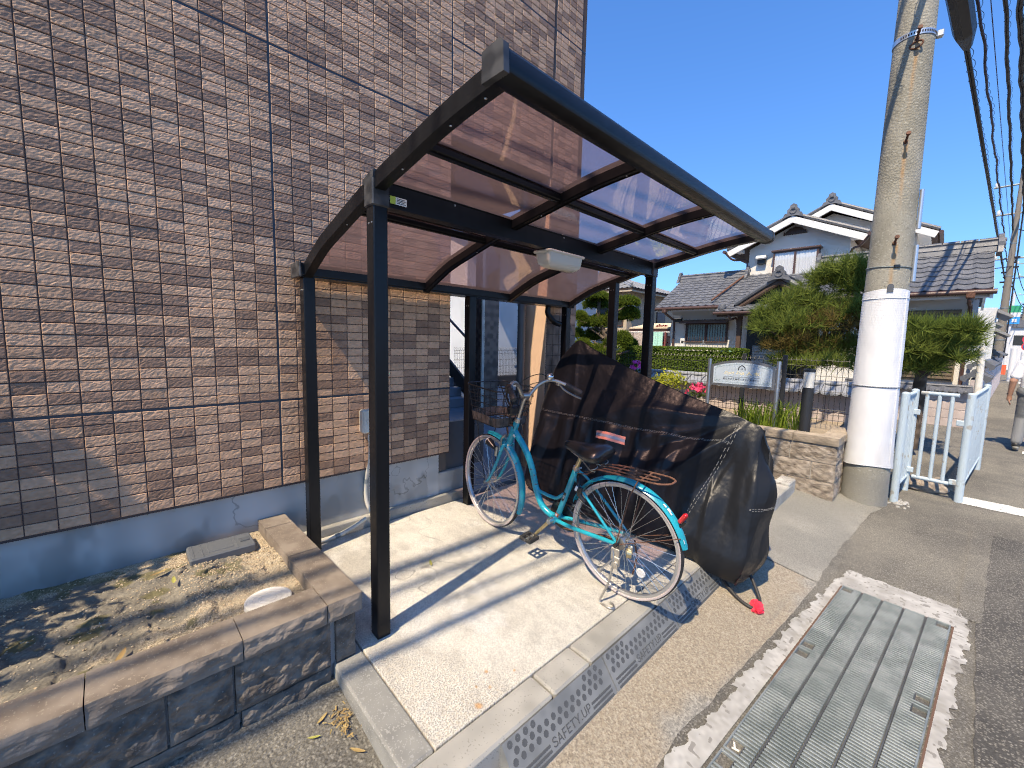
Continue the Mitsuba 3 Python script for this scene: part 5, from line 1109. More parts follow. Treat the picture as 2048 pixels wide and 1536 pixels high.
# loose stones and mortar at the foot
g_ = np.random.default_rng(5)
struct('rubble', pebbles(26, lambda g: (5.80 + .10 * g.standard_normal(), .22 + .06 * g.standard_normal()), lambda x, y: float(zg(y)), .008, .026, 8), 'mortar', 'broken mortar crumbs at the foot of the wrapped pole', True, stuff=True)

# ---------------------------------------------------------------- pale blue guard railing
mat('pale_blue', lambda p, n, uv: mix(mi.Color3f(.42, .50, .55) * (.92 + .16 * fbm(p.x * 6, p.y * 6, p.z * 2, 3)), (.30, .25, .18), .6 * smoothstep(.66, .74, fbm(p.x * 16, p.y * 16, p.z * 10, 3))), .5)
def gpost(t, x, y, z1=.835): part('post', t, tube([(x, y, -.45), (x, y, z1)], .034, 20), 'pale_blue', 40); part('cap', t, lathe([(.034, 0), (.03, .010), (.015, .017), (0, .019)], 20, (x, y, z1)), 'pale_blue', 40)
def railpanel(lab, a, b, n, r=.012, z0=-.13, z1=.81, posts=True):
    t = thing('guard_railing', lab, 'railing', 'pale blue railings round the ditch'); a, b = V(*a), V(*b); d = nrm(b - a)
    if posts: gpost(t, a[0], a[1]); gpost(t, b[0], b[1])
    o = .036 if posts else 0
    for z in (z0, z1): part('rail', t, tube([V(*(a + d * o), z), V(*(b - d * o), z)], .019 if posts else .021, 14), 'pale_blue', 40)
    for k in range(n):
        q = a + (b - a) * ((k + .5 * (1 if posts else 1)) / n); part('bar', t, tube([V(*q, z0), V(*q, z1)], r, 12), 'pale_blue', 40)
    return t
railpanel('pale blue railing panel directly beside the wrapped pole', (5.82, .235), (6.42, .185), 6)
railpanel('long pale blue railing panel along the street edge', (6.34, -.235), (8.33, -.435), 20)
gt = railpanel('loose pale blue three bar panel between the two longer railing panels', (6.40, .135), (6.35, -.15), 3, .017, -.125, .815, False)
for y, z in ((.165, .60), (.165, -.05), (-.185, .53), (-.185, -.10)): part('clamp', gt, cbox((6.385 if y > 0 else 6.34, y, z), (.025, .075, .06), .006), 'pale_blue')
g_ = np.random.default_rng(9)
for k, (x, y, r, lab) in enumerate(((6.62, .02, .13, 'tan boulder low behind the loose railing panel'), (6.9, -.13, .11, 'dark boulder behind the right end of the loose railing panel'), (6.75, .16, .10, 'small stone behind the left end of the loose railing panel'))):
    q = trimesh.creation.icosphere(3, 1.0); qv = np.array(q.vertices); qv = qv * (1 + .5 * (meshkit.fbm(qv * 1.6 + k * 7, 3, k)[:, None] - .5)) * [r * 1.2, r * 1.3, r * .7]; one('boulder', (qv + [x, y, -.27], np.array(q.faces)), 'split_block_tan', lab, 'stone', 35)

# ---------------------------------------------------------------- neighbour's garden walls with tiled caps
mat('pink_block', mottled((.40, .335, .305), (.49, .415, .38), 5, .3, 4), .85)
mat('wall_joint', flat((.17, .145, .135), (.22, .19, .18), 9, .3), .9)
mat('roof_tile', lambda p, n, uv: mix((.075, .08, .09), (.15, .155, .168), .6 * cell_rand(dr.floor(p.x * 3.6), dr.floor(p.y * 3.6), dr.floor(p.z * 5)) + .4 * noise(p.x * 5, p.y * 5, p.z * 5)), .5, spec=.5)
mat('cap_tile', flat((.21, .22, .235), (.29, .30, .315), 6, .3, 4), .4)
mat('cap_tile_dark', flat((.08, .083, .09), (.13, .135, .145), 6, .3, 4), .45)
def garden_wall(lab, a, b, z0, z1, th, capm, arch=False, bl=.4, ch=.195, cw=.36):
    t = thing('garden_wall', lab, 'wall'); a, b = V(*a), V(*b); L = np.linalg.norm(b - a); M = np.stack([V(*nrm(b - a), 0), V(-nrm(b - a)[1], nrm(b - a)[0], 0), V(0, 0, 1)], 1); pl_ = lambda m: xf(m, M, V(*a, 0))
    part('core', t, pl_(box(.004, L - .004, -th / 2 + .004, th / 2 - .004, z0, z1 + .02)), 'wall_joint')
    nz_ = max(1, round((z1 - z0) / ch)); hz = (z1 - z0) / nz_; nx = max(1, round(L / bl)); hx = L / nx
    for r in range(nz_):
        for k in range(nx): part('block', t, pl_(box(k * hx + .003, (k + 1) * hx - .003, -th / 2, th / 2, z0 + r * hz + .003, z0 + (r + 1) * hz - .003, .006)), 'pink_block')
    nt = max(2, round(L / .215)); ht = L / nt
    for k in range(nt):
        x0 = k * ht
        for s_ in (1, -1):
            prof = [(-.5, 0), (-.3, -.012), (0, -.016), (.3, -.005), (.5, .022)]
            g_ = [[(x0 + ht * (.5 + u * s_ * -1), s_ * (w * cw / 2 + .015), z1 + .135 - .105 * w + dz + (.004 if i else 0)) for (u, dz) in prof] for i, w in enumerate((.12, .55, 1.0))]
            v = np.array(g_).reshape(-1, 3); f = [[i * 5 + j, i * 5 + j + 1, (i + 1) * 5 + j + 1, (i + 1) * 5 + j] for i in range(2) for j in range(4)]; m = MS(v, f); m2 = (m[0] - [0, 0, .022], m[1][:, ::-1])
            lip = MS(np.vstack([v[-5:], v[-5:] - [0, 0, .022]]), [[i, i + 1, 6 + i, 5 + i] for i in range(4)])
            part('cap_tile', t, pl_(cat([m, m2, lip])), capm, 40)
            part('cap_knob', t, pl_(xf(lathe([(0, .012), (.02, .011), (.034, .004), (.036, -.01), (0, -.012)][::-1], 12), rx(-s_ * PI / 2), (x0 + ht * .5, s_ * (cw / 2 + .022), z1 + .03))), capm, 40)
    part('ridge_cap', t, pl_(tube([(0, 0, z1 + .135), (L, 0, z1 + .135)], .042, 12, squash=.8)), capm, 40)
    if arch:
        for x_ in (-.03, L + .01):
            o = [(-cw / 2 - .03, z1 - .02), (-cw / 2 - .04, z1 + .05), (-cw / 2 + .05, z1 + .10), (-.07, z1 + .155), (-.055, z1 + .20), (0, z1 + .225), (.055, z1 + .20), (.07, z1 + .155), (cw / 2 - .05, z1 + .10), (cw / 2 + .04, z1 + .05), (cw / 2 + .03, z1 - .02), (cw / 2 - .04, z1 - .06), (cw / 2 - .055, z1 + .0), (.06, z1 + .05), (-.06, z1 + .05), (-cw / 2 + .055, z1 + .0), (-cw / 2 + .04, z1 - .06)]
            part('end_tile', t, pl_(extr(Polygon(o).buffer(.004), .035, YZ, (x_, 0, 0))), capm)
    return t
garden_wall('pinkish block garden wall with a pale tiled cap behind the mesh fence', (6.70, 6.6), (6.70, .62), .22, .69, .12, 'cap_tile', cw=.42)
garden_wall('short pinkish garden wall with a dark tiled cap behind the loose railing panel', (12.7, 1.6), (12.7, -.47), -.3, .42, .12, 'cap_tile_dark')
def sp(s, w): q = s * SD + w * SN; return (q[0], q[1])
garden_wall('nearest garden wall along the street with an arched tile end', sp(12.9, .50), sp(14.1, .50), -.3, .70, .13, 'cap_tile_dark', True)
garden_wall('second garden wall along the street with an arched tile end', sp(14.3, .50), sp(20.2, .50), -.3, .92, .13, 'cap_tile_dark', True, .5, .2)
garden_wall('farthest garden wall along the street with an arched tile end', sp(20.5, .50), sp(33, .50), -.3, 1.16, .13, 'cap_tile_dark', True, .6, .2)
# ---------------------------------------------------------------- houses
mat('white_stucco', flat((.62, .595, .535), (.68, .655, .60), 2, .35), .85)
mat('beige_stucco', flat((.42, .34, .235), (.48, .395, .28), 2, .35), .85)
mat('blue_white_wall', mottled((.50, .525, .55), (.57, .59, .61), 2, .35), .85)
mat('white_wood', (.68, .67, .64), .5); mat('brown_metal', (.075, .042, .034), .4); mat('dark_wood', flat((.05, .03, .02), (.1, .06, .04), 6, .3), .7); mat('brown_shutter', flat((.13, .095, .06), (.19, .145, .095), 7, .3), .6)
mat('curtain', flat((.50, .52, .54), (.58, .6, .62), 4, .3), .8); mat('room_dark', (.02, .024, .026), .6); mat('green_glass', (.19, .30, .28), .25, spec=.7)
mat('red_roof', flat((.26, .10, .075), (.36, .15, .11), 5, .3), .6); mat('grey_louver', (.3, .31, .32), .5)
mat('roof_tile_light', flat((.2, .2, .2), (.27, .27, .265), 3, .3), .5)
scene['mat_window_glass'] = {'type': 'thindielectric', 'int_ior': 1.5, 'ext_ior': 1.0}
def tiled(parent, O, U, Vd, Lu, Lv, m_, clip=None, tw=.27, tl=.235, keep=280, lab='grey roof tiles'):
    """rows of wavy roof tiles: U runs along the eave, Vd up the slope"""
    O, U, Vd = V(*O), nrm(U), nrm(Vd); Nn_ = nrm(np.cross(U, Vd)); Nn_ = Nn_ if Nn_[2] > 0 else -Nn_
    deck = [O + U * a + Vd * b for a, b in ((0, 0), (Lu, 0), (Lu, Lv), (0, Lv))] if clip is None else [O + U * a + Vd * b for a, b in clip]
    n = len(deck); dm = np.array([d - Nn_ * .02 for d in deck] + [d - Nn_ * .10 for d in deck])
    t = part('roof', parent, (dm, np.vstack([[[0, i, i + 1] for i in range(1, n - 1)], [[n, n + i + 1, n + i] for i in range(1, n - 1)], [[i, (i + 1) % n, n + i] for i in range(n)], [[(i + 1) % n, n + (i + 1) % n, n + i] for i in range(n)]])), 'dark_wood', label=lab)
    pg = Polygon(clip) if clip is not None else None; wave = [(0, .03), (.22, .008), (.5, -.004), (.78, .008), (1.0, .034)]; ts = []
    for r in range(int(math.ceil(Lv / tl))):
        for c in range(int(Lu / tw)):
            a, b = (c + .5) * Lu / int(Lu / tw), (r + .5) * tl
            if pg is not None and not pg.contains(Point(a, b)): continue
            w_ = Lu / int(Lu / tw); b1 = min(r * tl + tl * 1.08, Lv)
            p0 = [O + U * (c * w_ + u * w_) + Vd * (r * tl) + Nn_ * (h + .030) for u, h in wave]; p1 = [O + U * (c * w_ + u * w_) + Vd * b1 + Nn_ * (h + .004) for u, h in wave]; p2 = [p - Nn_ * .028 for p in p0]
            f = [[i, i + 1, 6 + i, 5 + i] for i in range(4)] + [[10 + i, 11 + i, i + 1, i] for i in range(4)]
            ts.append(MS(np.array(p0 + p1 + p2), f))
    for m in ts[:keep]: part('tile', t, m, m_)
    if len(ts) > keep: part('tile_field', t, cat(ts[keep:]), m_, stuff=True)
    return t
def ridge(parent, a, b, m_='roof_tile', h=.2, w=.17, ends=True):
    a, b = V(*a), V(*b); d = nrm(b - a); M = np.stack([d, nrm(np.cross([0, 0, 1], d)), nrm(np.cross(d, np.cross([0, 0, 1], d)))], 1); L = np.linalg.norm(b - a)
    prof = Polygon([(-w / 2 - .03, -.04), (w / 2 + .03, -.04), (w / 2, h * .35), (w / 2 + .02, h * .4), (w / 2 - .03, h * .75), (w / 2 - .04, h * .8), (.05, h), (-.05, h), (-w / 2 + .04, h * .8), (-w / 2 + .03, h * .75), (-w / 2 - .02, h * .4), (-w / 2, h * .35)])
    r = part('ridge', parent, xf(extr(prof, L, YZ), M, a), m_)
    n_ = int(L / .3)
    for k in range(n_): part('ridge_tile', r, xf(tube([(k * L / n_ + .01, 0, h), ((k + 1) * L / n_ - .01, 0, h + .006)], .065, 10, squash=.8), M, a), m_, 40)
    if ends:
        for e, s in ((0, -1), (L, 1)):
            o = [(-.30, -.10), (-.24, .04), (-.16, .05), (-.17, .16), (-.10, .22), (-.085, .31), (0, .36), (.085, .31), (.10, .22), (.17, .16), (.16, .05), (.24, .04), (.30, -.10), (.12, -.03), (-.12, -.03)]
            part('end_tile', r, xf(extr(Polygon(o).buffer(.012), .09, YZ, (e - (.09 if s < 0 else 0), 0, 0)), M, a), m_)
            part('scroll', r, xf(cat([tube([(e + s * .10 + .0 * t, .09 * math.cos(t) * k_ , .12 + .09 * math.sin(t) * .9) for t in np.linspace(0, 5.2, 16)], .022, 6) for k_ in (1, -1)] + [xf(lathe([(0, .05), (.04, .045), (.055, .02), (.055, 0)][::-1], 12), ry(s * PI / 2), (e + s * .09, 0, .22))]), M, a), m_, 40)
    return r
def on_x(x, y0, y1, z0, z1, d): return box(x - d, x, min(y0, y1), max(y0, y1), z0, z1)
def win(parent, x, y0, y1, z0, z1, frame='brown_metal', fill='curtain', mull=1, d=.06, lab=None):
    w_ = part('window', parent, cat([on_x(x, y0, y1, z0 - .05, z0, d), on_x(x, y0, y1, z1, z1 + .05, d), on_x(x, y0 - .05, y0, z0 - .05, z1 + .05, d), on_x(x, y1, y1 + .05, z0 - .05, z1 + .05, d)]), frame, label=lab)
    if fill == 'curtain':
        ys = np.linspace(y0, y1, 90); v = np.vstack([np.c_[x - .012 + .010 * np.sin(ys * 70) + .006 * np.sin(ys * 31), ys, 0 * ys + z] for z in (z0, z1)]); part('curtain', w_, MS(v, [[i, i + 1, 91 + i, 90 + i] for i in range(89)]), 'curtain', True)
        part('pane', w_, MS(np.array([[x - .04, y0, z0], [x - .04, y1, z0], [x - .04, y1, z1], [x - .04, y0, z1]]), [[0, 1, 2, 3]]), 'window_glass')
    else: part('pane', w_, on_x(x, y0, y1, z0, z1, .02), fill)
    for k in range(mull):
        y = y0 + (y1 - y0) * (k + 1) / (mull + 1); part('mullion', w_, on_x(x, y - .03, y + .03, z0, z1, d + .004), frame)
    return w_
def gutter(parent, pts, r=.06): part('gutter', parent, tube(pts, r, 10), 'brown_metal', 40)
hs = thing('house', 'two storey white house with dark grey tiled roofs and white gable boards', 'house')
part('wall', hs, box(16.6, 24, 1.0, 7.85, -.3, 2.62), 'white_stucco'); part('wall', hs, box(18.0, 24, 2.5, 5.56, 3.2, 4.98), 'white_stucco')
part('gable_wall', hs, extr(Polygon([(5.56, 4.981), (4.1, 5.70), (2.5, 4.981)]), .3, YZ, (18.0, 0, 0)), 'white_stucco')
part('gable_wall', hs, extr(Polygon([(5.9, 3.0), (5.9, 5.35), (3.44, 6.45), (1.0, 5.35), (1.0, 3.0)]), 6.0, YZ, (20.4, 0, 0)), 'white_stucco')
sl1 = V(2.2, 0, 1.30)
tiled(hs, (15.8, 8.13, 2.72), (0, -1, 0), sl1, 6.6, np.linalg.norm(sl1), 'roof_tile', keep=290, lab='lower roof slope of dark grey tiles facing the camera')
part('roof_back', hs, extr(Polygon([(18.0, 4.02), (20.4, 2.7), (20.4, 2.6), (17.9, 3.92)]), 2.5, XZ @ np.diag([1, 1, 1.0]), (0, 8.13, 0)), 'roof_tile')
ridge(hs, (18.0, 8.16, 4.02), (18.0, 5.60, 4.0))
part('verge_board', hs, xf(box(0, np.linalg.norm(sl1), -.05, .03, -.17, -.03), np.stack([nrm(sl1), V(0, 1, 0), nrm(np.cross(nrm(sl1), [0, 1, 0]))], 1), (15.8, 8.13, 2.72)), 'white_wood')
part('fascia', hs, box(15.88, 15.93, 1.6, 8.1, 2.56, 2.68), 'white_wood'); part('eave_soffit', hs, box(15.93, 16.6, 1.6, 8.1, 2.62, 2.65), 'white_wood')
gutter(hs, [(15.76, 8.18, 2.67), (15.76, 5.5, 2.67)]); 
part('downpipe', hs, tube(smoothpath([(15.76, 7.75, 2.64), (15.78, 7.72, 2.5), (16.35, 7.68, 2.3), (16.5, 7.68, 2.15), (16.5, 7.68, -.1)], 24), .045, 8), 'brown_metal', 40); part('rain_hopper', hs, box(15.70, 15.82, 7.66, 7.84, 2.52, 2.68, .02), 'brown_metal')
part('roof_pipe', hs, tube([(17.95, 5.62, 3.6), (17.75, 5.62, 3.97), (15.9, 6.05, 2.93)], .035, 8), 'rust', 40)
# upper gable roof with white barge boards
for y_e, s_ in ((6.21, 1), (1.99, -1)):
    sv = V(0, 4.1 - y_e, 5.89 - 4.93); tiled(hs, (17.53, y_e, 4.93), (1, 0, 0), sv, 6.4, np.linalg.norm(sv), 'roof_tile', keep=0, lab='upper roof slope of grey tiles')
    part('barge_board', hs, xf(box(0, np.linalg.norm(sv), -.04, .04, -.235, -.03), np.stack([nrm(sv), V(1, 0, 0) * s_, nrm(np.cross(nrm(sv), V(1, 0, 0) * s_))], 1) if nrm(np.cross(nrm(sv), V(1, 0, 0) * s_))[2] > 0 else np.stack([nrm(sv), V(-1, 0, 0) * s_, nrm(np.cross(nrm(sv), V(-1, 0, 0) * s_))], 1), (17.51, y_e, 4.93)), 'white_wood')
    part('verge_tiles', hs, tube([(17.54, y_e, 5.0), (17.54, 4.1, 5.95)], .06, 8), 'roof_tile', 40)
    part('purlin_end', hs, box(17.6, 18.0, y_e - .1 - s_ * .38, y_e + .1 - s_ * .38, 4.86, 4.98), 'white_wood')
ridge(hs, (17.52, 4.1, 5.90), (23, 4.1, 5.90), h=.22)
for y_e, s_ in ((6.4, 1), (.46, -1)):
    sv = V(0, 3.44 - y_e, 6.71 - 5.22); tiled(hs, (19.9, y_e, 5.22), (1, 0, 0), sv, 6.6, np.linalg.norm(sv), 'roof_tile', keep=0, lab='rear upper roof slope of grey tiles')
    a_ = nrm(np.cross(nrm(sv), V(1, 0, 0) * s_)); sx_ = s_ if a_[2] > 0 else -s_
    part('barge_board', hs, xf(box(0, np.linalg.norm(sv), -.04, .04, -.235, -.03), np.stack([nrm(sv), V(sx_, 0, 0), nrm(np.cross(nrm(sv), V(sx_, 0, 0)))], 1), (19.88, y_e, 5.22)), 'white_wood')
    part('verge_tiles', hs, tube([(19.91, y_e, 5.29), (19.91, 3.44, 6.78)], .06, 8), 'roof_tile', 40)
ridge(hs, (19.9, 3.44, 6.72), (26, 3.44, 6.72), h=.22)
part('eave_soffit', hs, box(20.0, 26, .62, 1.0, 5.22, 5.26), 'white_wood'); gutter(hs, [(19.85, .42, 5.17), (26, .42, 5.17)]); gutter(hs, [(17.3, 1.95, 4.88), (19.9, 1.95, 4.88)]); gutter(hs, [(17.3, 6.25, 4.88), (20, 6.25, 4.88)])
part('downpipe', hs, tube(smoothpath([(17.4, 6.22, 4.84), (17.6, 6.0, 4.6), (17.95, 5.62, 4.55), (17.95, 5.62, 3.9)], 16), .04, 8), 'brown_metal', 40); part('downpipe', hs, tube(smoothpath([(17.4, 1.97, 4.84), (17.6, 2.2, 4.6), (17.95, 2.45, 4.5), (17.95, 2.45, 3.6)], 16), .04, 8), 'brown_metal', 40)
vt = part('gable_vent', hs, extr(Polygon([(4.48, 5.33), (4.30, 5.53), (4.10, 5.59), (3.90, 5.53), (3.72, 5.33)]), .03, YZ, (17.965, 0, 0)), 'dark_wood')
for k in range(9): part('slat', vt, box(17.945, 17.966, 3.78 + .08 * k, 3.81 + .08 * k, 5.345, 5.45), 'brown_metal')
bw = part('bay', hs, box(17.72, 18.0, 3.30, 4.68, 3.66, 3.74), 'brown_metal', label='brown framed bay window with white curtains'); part('bay_roof', hs, box(17.66, 18.02, 3.24, 4.74, 4.72, 4.79, .02), 'brown_metal')
win(hs, 17.78, 3.36, 4.62, 3.76, 4.68, mull=1)
part('bay_side', hs, cat([box(17.76, 18, 4.63, 4.68, 3.74, 4.72), box(17.76, 18, 3.30, 3.35, 3.74, 4.72)]), 'brown_metal')
for (x, y0, y1, z0, z1) in ((17.99, 4.93, 5.25, 4.38, 4.70), (16.59, 7.35, 7.67, 2.20, 2.47)):
    hd = part('vent_hood', hs, extr(Polygon([(x - .28, z1 - .12), (x - .22, z1 - .02), (x, z1), (x, z1 - .06), (x - .22, z1 - .16)]), y1 - y0, XZ, (0, y1, 0)), 'white_wood'); part('opening', hd, box(x - .15, x, y0 + .03, y1 - .03, z0, z1 - .1), 'room_dark')
w_ = win(hs, 16.59, 5.70, 7.15, 1.46, 2.10, fill='green_glass', mull=1, lab='barred ground floor window under a brown canopy')
for k in range(17): part('bar', w_, tube([(16.42, 5.68 + k * .0925, 1.40), (16.42, 5.68 + k * .0925, 2.14)], .011, 6), 'brown_metal')
for z in (1.42, 2.10): part('rail', w_, tube([(16.42, 5.62, z), (16.42, 7.22, z)], .018, 6), 'brown_metal')
part('canopy', hs, extr(Polygon([(16.1, 2.16), (16.6, 2.28), (16.6, 2.24), (16.1, 2.12)]), 1.75, XZ, (0, 7.32, 0)), 'brown_metal')
# entrance porch with its small gabled roof
sv = V(1.2, 0, .52); tiled(hs, (14.6, 5.42, 2.40), (0, -1, 0), sv, 3.6, np.linalg.norm(sv), 'roof_tile', keep=0, lab='porch roof skirt of grey tiles')
gutter(hs, [(14.56, 5.46, 2.35), (14.56, 1.9, 2.35)], .05); part('fascia', hs, box(14.66, 14.71, 1.9, 5.38, 2.24, 2.36), 'dark_wood')
for y_e in (4.95, 2.5):
    sv = V(0, 3.73 - y_e, .80); tiled(hs, (14.98, y_e, 2.58), (1, 0, 0), sv, 2.2, np.linalg.norm(sv), 'roof_tile', keep=0, lab='porch gable slope of grey tiles'); part('verge_tiles', hs, tube([(14.98, y_e, 2.66), (14.98, 3.73, 3.46)], .07, 8), 'roof_tile', 40)
    part('gable_beam', hs, tube([(15.03, y_e, 2.48), (15.03, 3.73, 3.26)], .06, 6), 'dark_wood')
part('gable_wall', hs, extr(Polygon([(4.7, 2.6), (3.73, 3.25), (2.75, 2.6)]), .05, YZ, (15.2, 0, 0)), 'room_dark'); ridge(hs, (14.95, 3.73, 3.40), (17.2, 3.73, 3.40), h=.16, w=.14)
part('ridge_end', hs, lathe([(0, .14), (.10, .1), (.13, 0), (.1, -.08), (0, -.1)][::-1], 12, (14.72, 5.25, 2.55)), 'roof_tile', 40)
part('entrance', hs, box(16.4, 16.59, 2.9, 4.95, -.3, 2.4), 'room_dark'); part('porch_post', hs, box(15.0, 15.13, 4.72, 4.85, -.3, 2.4), 'dark_wood'); part('porch_post', hs, box(15.0, 15.13, 2.4, 2.53, -.3, 2.4), 'dark_wood')
lv = part('louver', hs, box(15.75, 15.80, 3.6, 4.55, -.3, 1.32), 'grey_louver')
for k in range(14): part('slat', lv, box(15.72, 15.75, 3.62, 4.53, .05 + .09 * k, .11 + .09 * k), 'grey_louver')
part('downpipe', hs, tube(smoothpath([(14.58, 5.0, 2.3), (14.7, 4.95, 2.15), (15.1, 4.86, 2.0), (15.12, 4.88, -.2)], 16), .035, 8), 'brown_metal', 40)
# low wing by the street
wg = thing('house', 'single storey house with a brown shutter and grey tiled roof by the street', 'house')
part('wall', wg, box(14.8, 17, -.36, 2.6, -.3, 2.62), 'white_stucco'); sv = V(1.5, 0, 1.08)
tiled(wg, (14.0, 2.9, 2.65), (0, -1, 0), sv, 3.52, np.linalg.norm(sv), 'roof_tile', keep=90, lab='roof slope of dark grey tiles'); part('roof_back', wg, extr(Polygon([(15.5, 3.73), (17.2, 2.6), (17.2, 2.5), (15.4, 3.63)]), 3.52, XZ, (0, 2.9, 0)), 'roof_tile')
ridge(wg, (15.5, 2.8, 3.73), (15.5, -.66, 3.73), h=.24); part('verge_board', wg, extr(Polygon([(14.0, 2.6), (15.5, 3.68), (17.2, 2.55), (17.2, 2.4), (15.5, 3.5), (14.0, 2.45)]), .05, XZ, (0, -.58, 0)), 'white_wood')
part('gable_wall', wg, extr(Polygon([(14.8, 2.62), (15.5, 3.45), (17, 2.62)]), .1, XZ, (0, -.26, 0)), 'white_stucco')
gutter(wg, [(13.97, 2.9, 2.60), (13.97, -.68, 2.60)]); part('fascia', wg, box(14.1, 14.15, -.6, 2.9, 2.48, 2.6), 'white_wood'); part('rain_hopper', wg, box(13.9, 14.02, -.36, -.22, 2.46, 2.62, .02), 'rust')
part('downpipe', wg, tube(smoothpath([(13.97, -.29, 2.5), (14.05, -.29, 2.35), (14.7, -.33, 2.15), (14.74, -.33, -.2)], 16), .04, 8), 'brown_metal', 40)
shu = part('shutter', wg, box(14.74, 14.79, -.20, .95, .55, 2.28), 'brown_shutter', label='closed brown louvered shutter')
for k in range(19): part('slat', shu, box(14.705, 14.741, -.17, .92, .60 + .088 * k, .66 + .088 * k), 'brown_shutter')
for y in (.12, .26, .40): part('bar', shu, box(14.69, 14.706, y - .02, y + .02, 1.3, 2.2), 'brown_metal')
part('corner_post', wg, box(14.72, 14.86, -.46, -.362, -.3, 2.5), 'blue_white_wall')
side = thing('house', 'blue white house side with small tiled canopies behind the first street pole', 'house')
part('wall', side, box(19.0, 26, -.98, 3, -.3, 2.6), 'blue_white_wall')
for (x0, x1, z) in ((18.9, 20.2, 1.9), (18.8, 21, 2.45), (21.5, 24, 2.3)): part('canopy', side, extr(Polygon([(-1.3, z - .12), (-.98, z + .1), (-.98, z), (-1.28, z - .17)]), x1 - x0, YZ, (x0, 0, 0)), 'roof_tile_light')
for (x0, x1, z0, z1) in ((19.3, 20, .9, 1.7), (20.6, 21.6, .8, 1.8)): part('window', side, box(x0, x1, -1.02, -.975, z0, z1), 'room_dark')
# beige house
bh_ = thing('house', 'two storey beige house with a pale grey tiled roof behind the shelter posts', 'house')
part('wall', bh_, box(20.3, 28, 12.1, 20, -.3, 4.25), 'beige_stucco')
pk = V(24.0, 15.9, 6.0); ev = [V(19.7, 11.5, 4.2), V(28.5, 11.5, 4.2), V(28.5, 20.5, 4.2), V(19.7, 20.5, 4.2)]
sv = V(4.2, 0, 1.55); tiled(bh_, (19.7, 20.5, 4.2), (0, -1, 0), sv, 9.0, np.linalg.norm(sv), 'roof_tile_light', clip=[(0, 0), (9.0, 0), (4.8, np.linalg.norm(sv)), (4.2, np.linalg.norm(sv))], keep=0, tw=.3, lab='pale grey tiled roof slope')
sv = V(0, 4.2, 1.55); tiled(bh_, (19.7, 11.5, 4.2), (1, 0, 0), sv, 8.8, np.linalg.norm(sv), 'roof_tile_light', clip=[(0, 0), (8.8, 0), (4.6, np.linalg.norm(sv)), (4.2, np.linalg.norm(sv))], keep=0, tw=.3, lab='pale grey tiled roof slope')
ridge(bh_, (19.8, 11.6, 4.28), (23.9, 15.7, 5.8), 'roof_tile_light', .14, .14, False); ridge(bh_, (23.9, 15.7, 5.8), (23.9, 16.3, 5.8), 'roof_tile_light', .2)
part('fascia', bh_, cat([box(19.75, 19.8, 11.55, 20.4, 4.02, 4.18), box(19.8, 28.4, 11.55, 11.6, 4.02, 4.18)]), 'beige_stucco')
win(bh_, 20.29, 12.35, 13.9, 2.3, 3.35, fill='room_dark'); part('canopy', bh_, box(19.7, 20.3, 12.2, 14.0, 3.45, 3.55), 'brown_shutter')
wy = part('window', bh_, box(20.6, 21.4, 12.03, 12.1, 2.7, 3.7), 'brown_metal'); part('pane', wy, box(20.66, 21.0, 12.0, 12.03, 2.76, 3.64), 'curtain'); part('pane', wy, box(21.03, 21.36, 12.0, 12.03, 2.76, 3.64), 'room_dark')
part('window', bh_, box(23.6, 24.6, 12.03, 12.1, 2.4, 3.5), 'brown_metal')
# the white house seen through the passage
wh_ = thing('house', 'pale house with a red tiled roof seen through the passage', 'house')
part('wall', wh_, box(7.4, 13.7, 9.5, 18, -.3, 4.3), 'blue_white_wall'); sv = V(0, 3, 1.3)
tiled(wh_, (7.0, 8.7, 4.2), (1, 0, 0), sv, 7.1, np.linalg.norm(sv), 'red_roof', keep=0, tw=.3, lab='red tiled roof slope'); gutter(wh_, [(6.95, 8.66, 4.15), (14.15, 8.66, 4.15)])
f2 = thing('mesh_fence', 'dark wire mesh fence in front of the pale house beyond the passage', 'fence')
for i in range(72): x = 6.6 + i * .06; part('wire', f2, tube([(x, 9.0, .25), (x, 9.0, 1.0), (x, 8.95, 1.05), (x, 9.0, 1.09)], .0045, 4), 'black_wire')
for z in (.35, .55, .75, .92, 1.0): part('wire', f2, tube([(6.6, 9.01, z), (10.9, 9.01, z)], .0045, 4), 'black_wire')
one('low_wall', box(5.4, 10.9, 8.9, 9.1, -.3, .27, .01), 'ink', 'dark low wall under the mesh fence beyond the passage', 'wall')
# shed roof, pale wall, laundry and red shrub at the left of the white house
cp = thing('lean_to', 'small lean-to roof on brown posts at the left end of the white house', 'lean-to'); part('roof', cp, extr(Polygon([(17.2, 2.02), (19.0, 2.3), (19.0, 2.24), (17.2, 1.96)]), 1.9, XZ, (0, 10.1, 0)), 'beige_stucco')
for y in (8.35, 9.9): part('post', cp, box(17.3, 17.38, y, y + .08, -.3, 2.0), 'brown_metal')
part('beam', cp, box(17.22, 17.3, 8.2, 10.1, 1.88, 1.98), 'brown_metal')
one('garden_wall', box(16.6, 16.75, 9.05, 11.5, -.3, 1.85, .01), 'pink_block', 'plain pale wall left of the red shrub at the white house', 'wall')
one('garden_wall', box(18.9, 19.1, 8.2, 11.5, -.3, 1.7, .01), 'pink_block', 'plain pink wall behind the red shrub at the white house', 'wall')
rp = thing('clothes_pole', 'pale horizontal clothes pole at the corner of the white house', 'clothes pole'); part('pole', rp, tube([(16.0, 7.6, 1.78), (16.0, 9.3, 1.78)], .02, 8), 'white_wood', 40); part('stand', rp, tube([(16.0, 9.2, -.3), (16.0, 9.2, 1.8)], .02, 8), 'brown_metal', 40)
mat('towel_mint', (.38, .66, .56), .9); mat('towel_white', (.72, .72, .7), .9); mat('towel_red', (.2, .06, .06), .9)
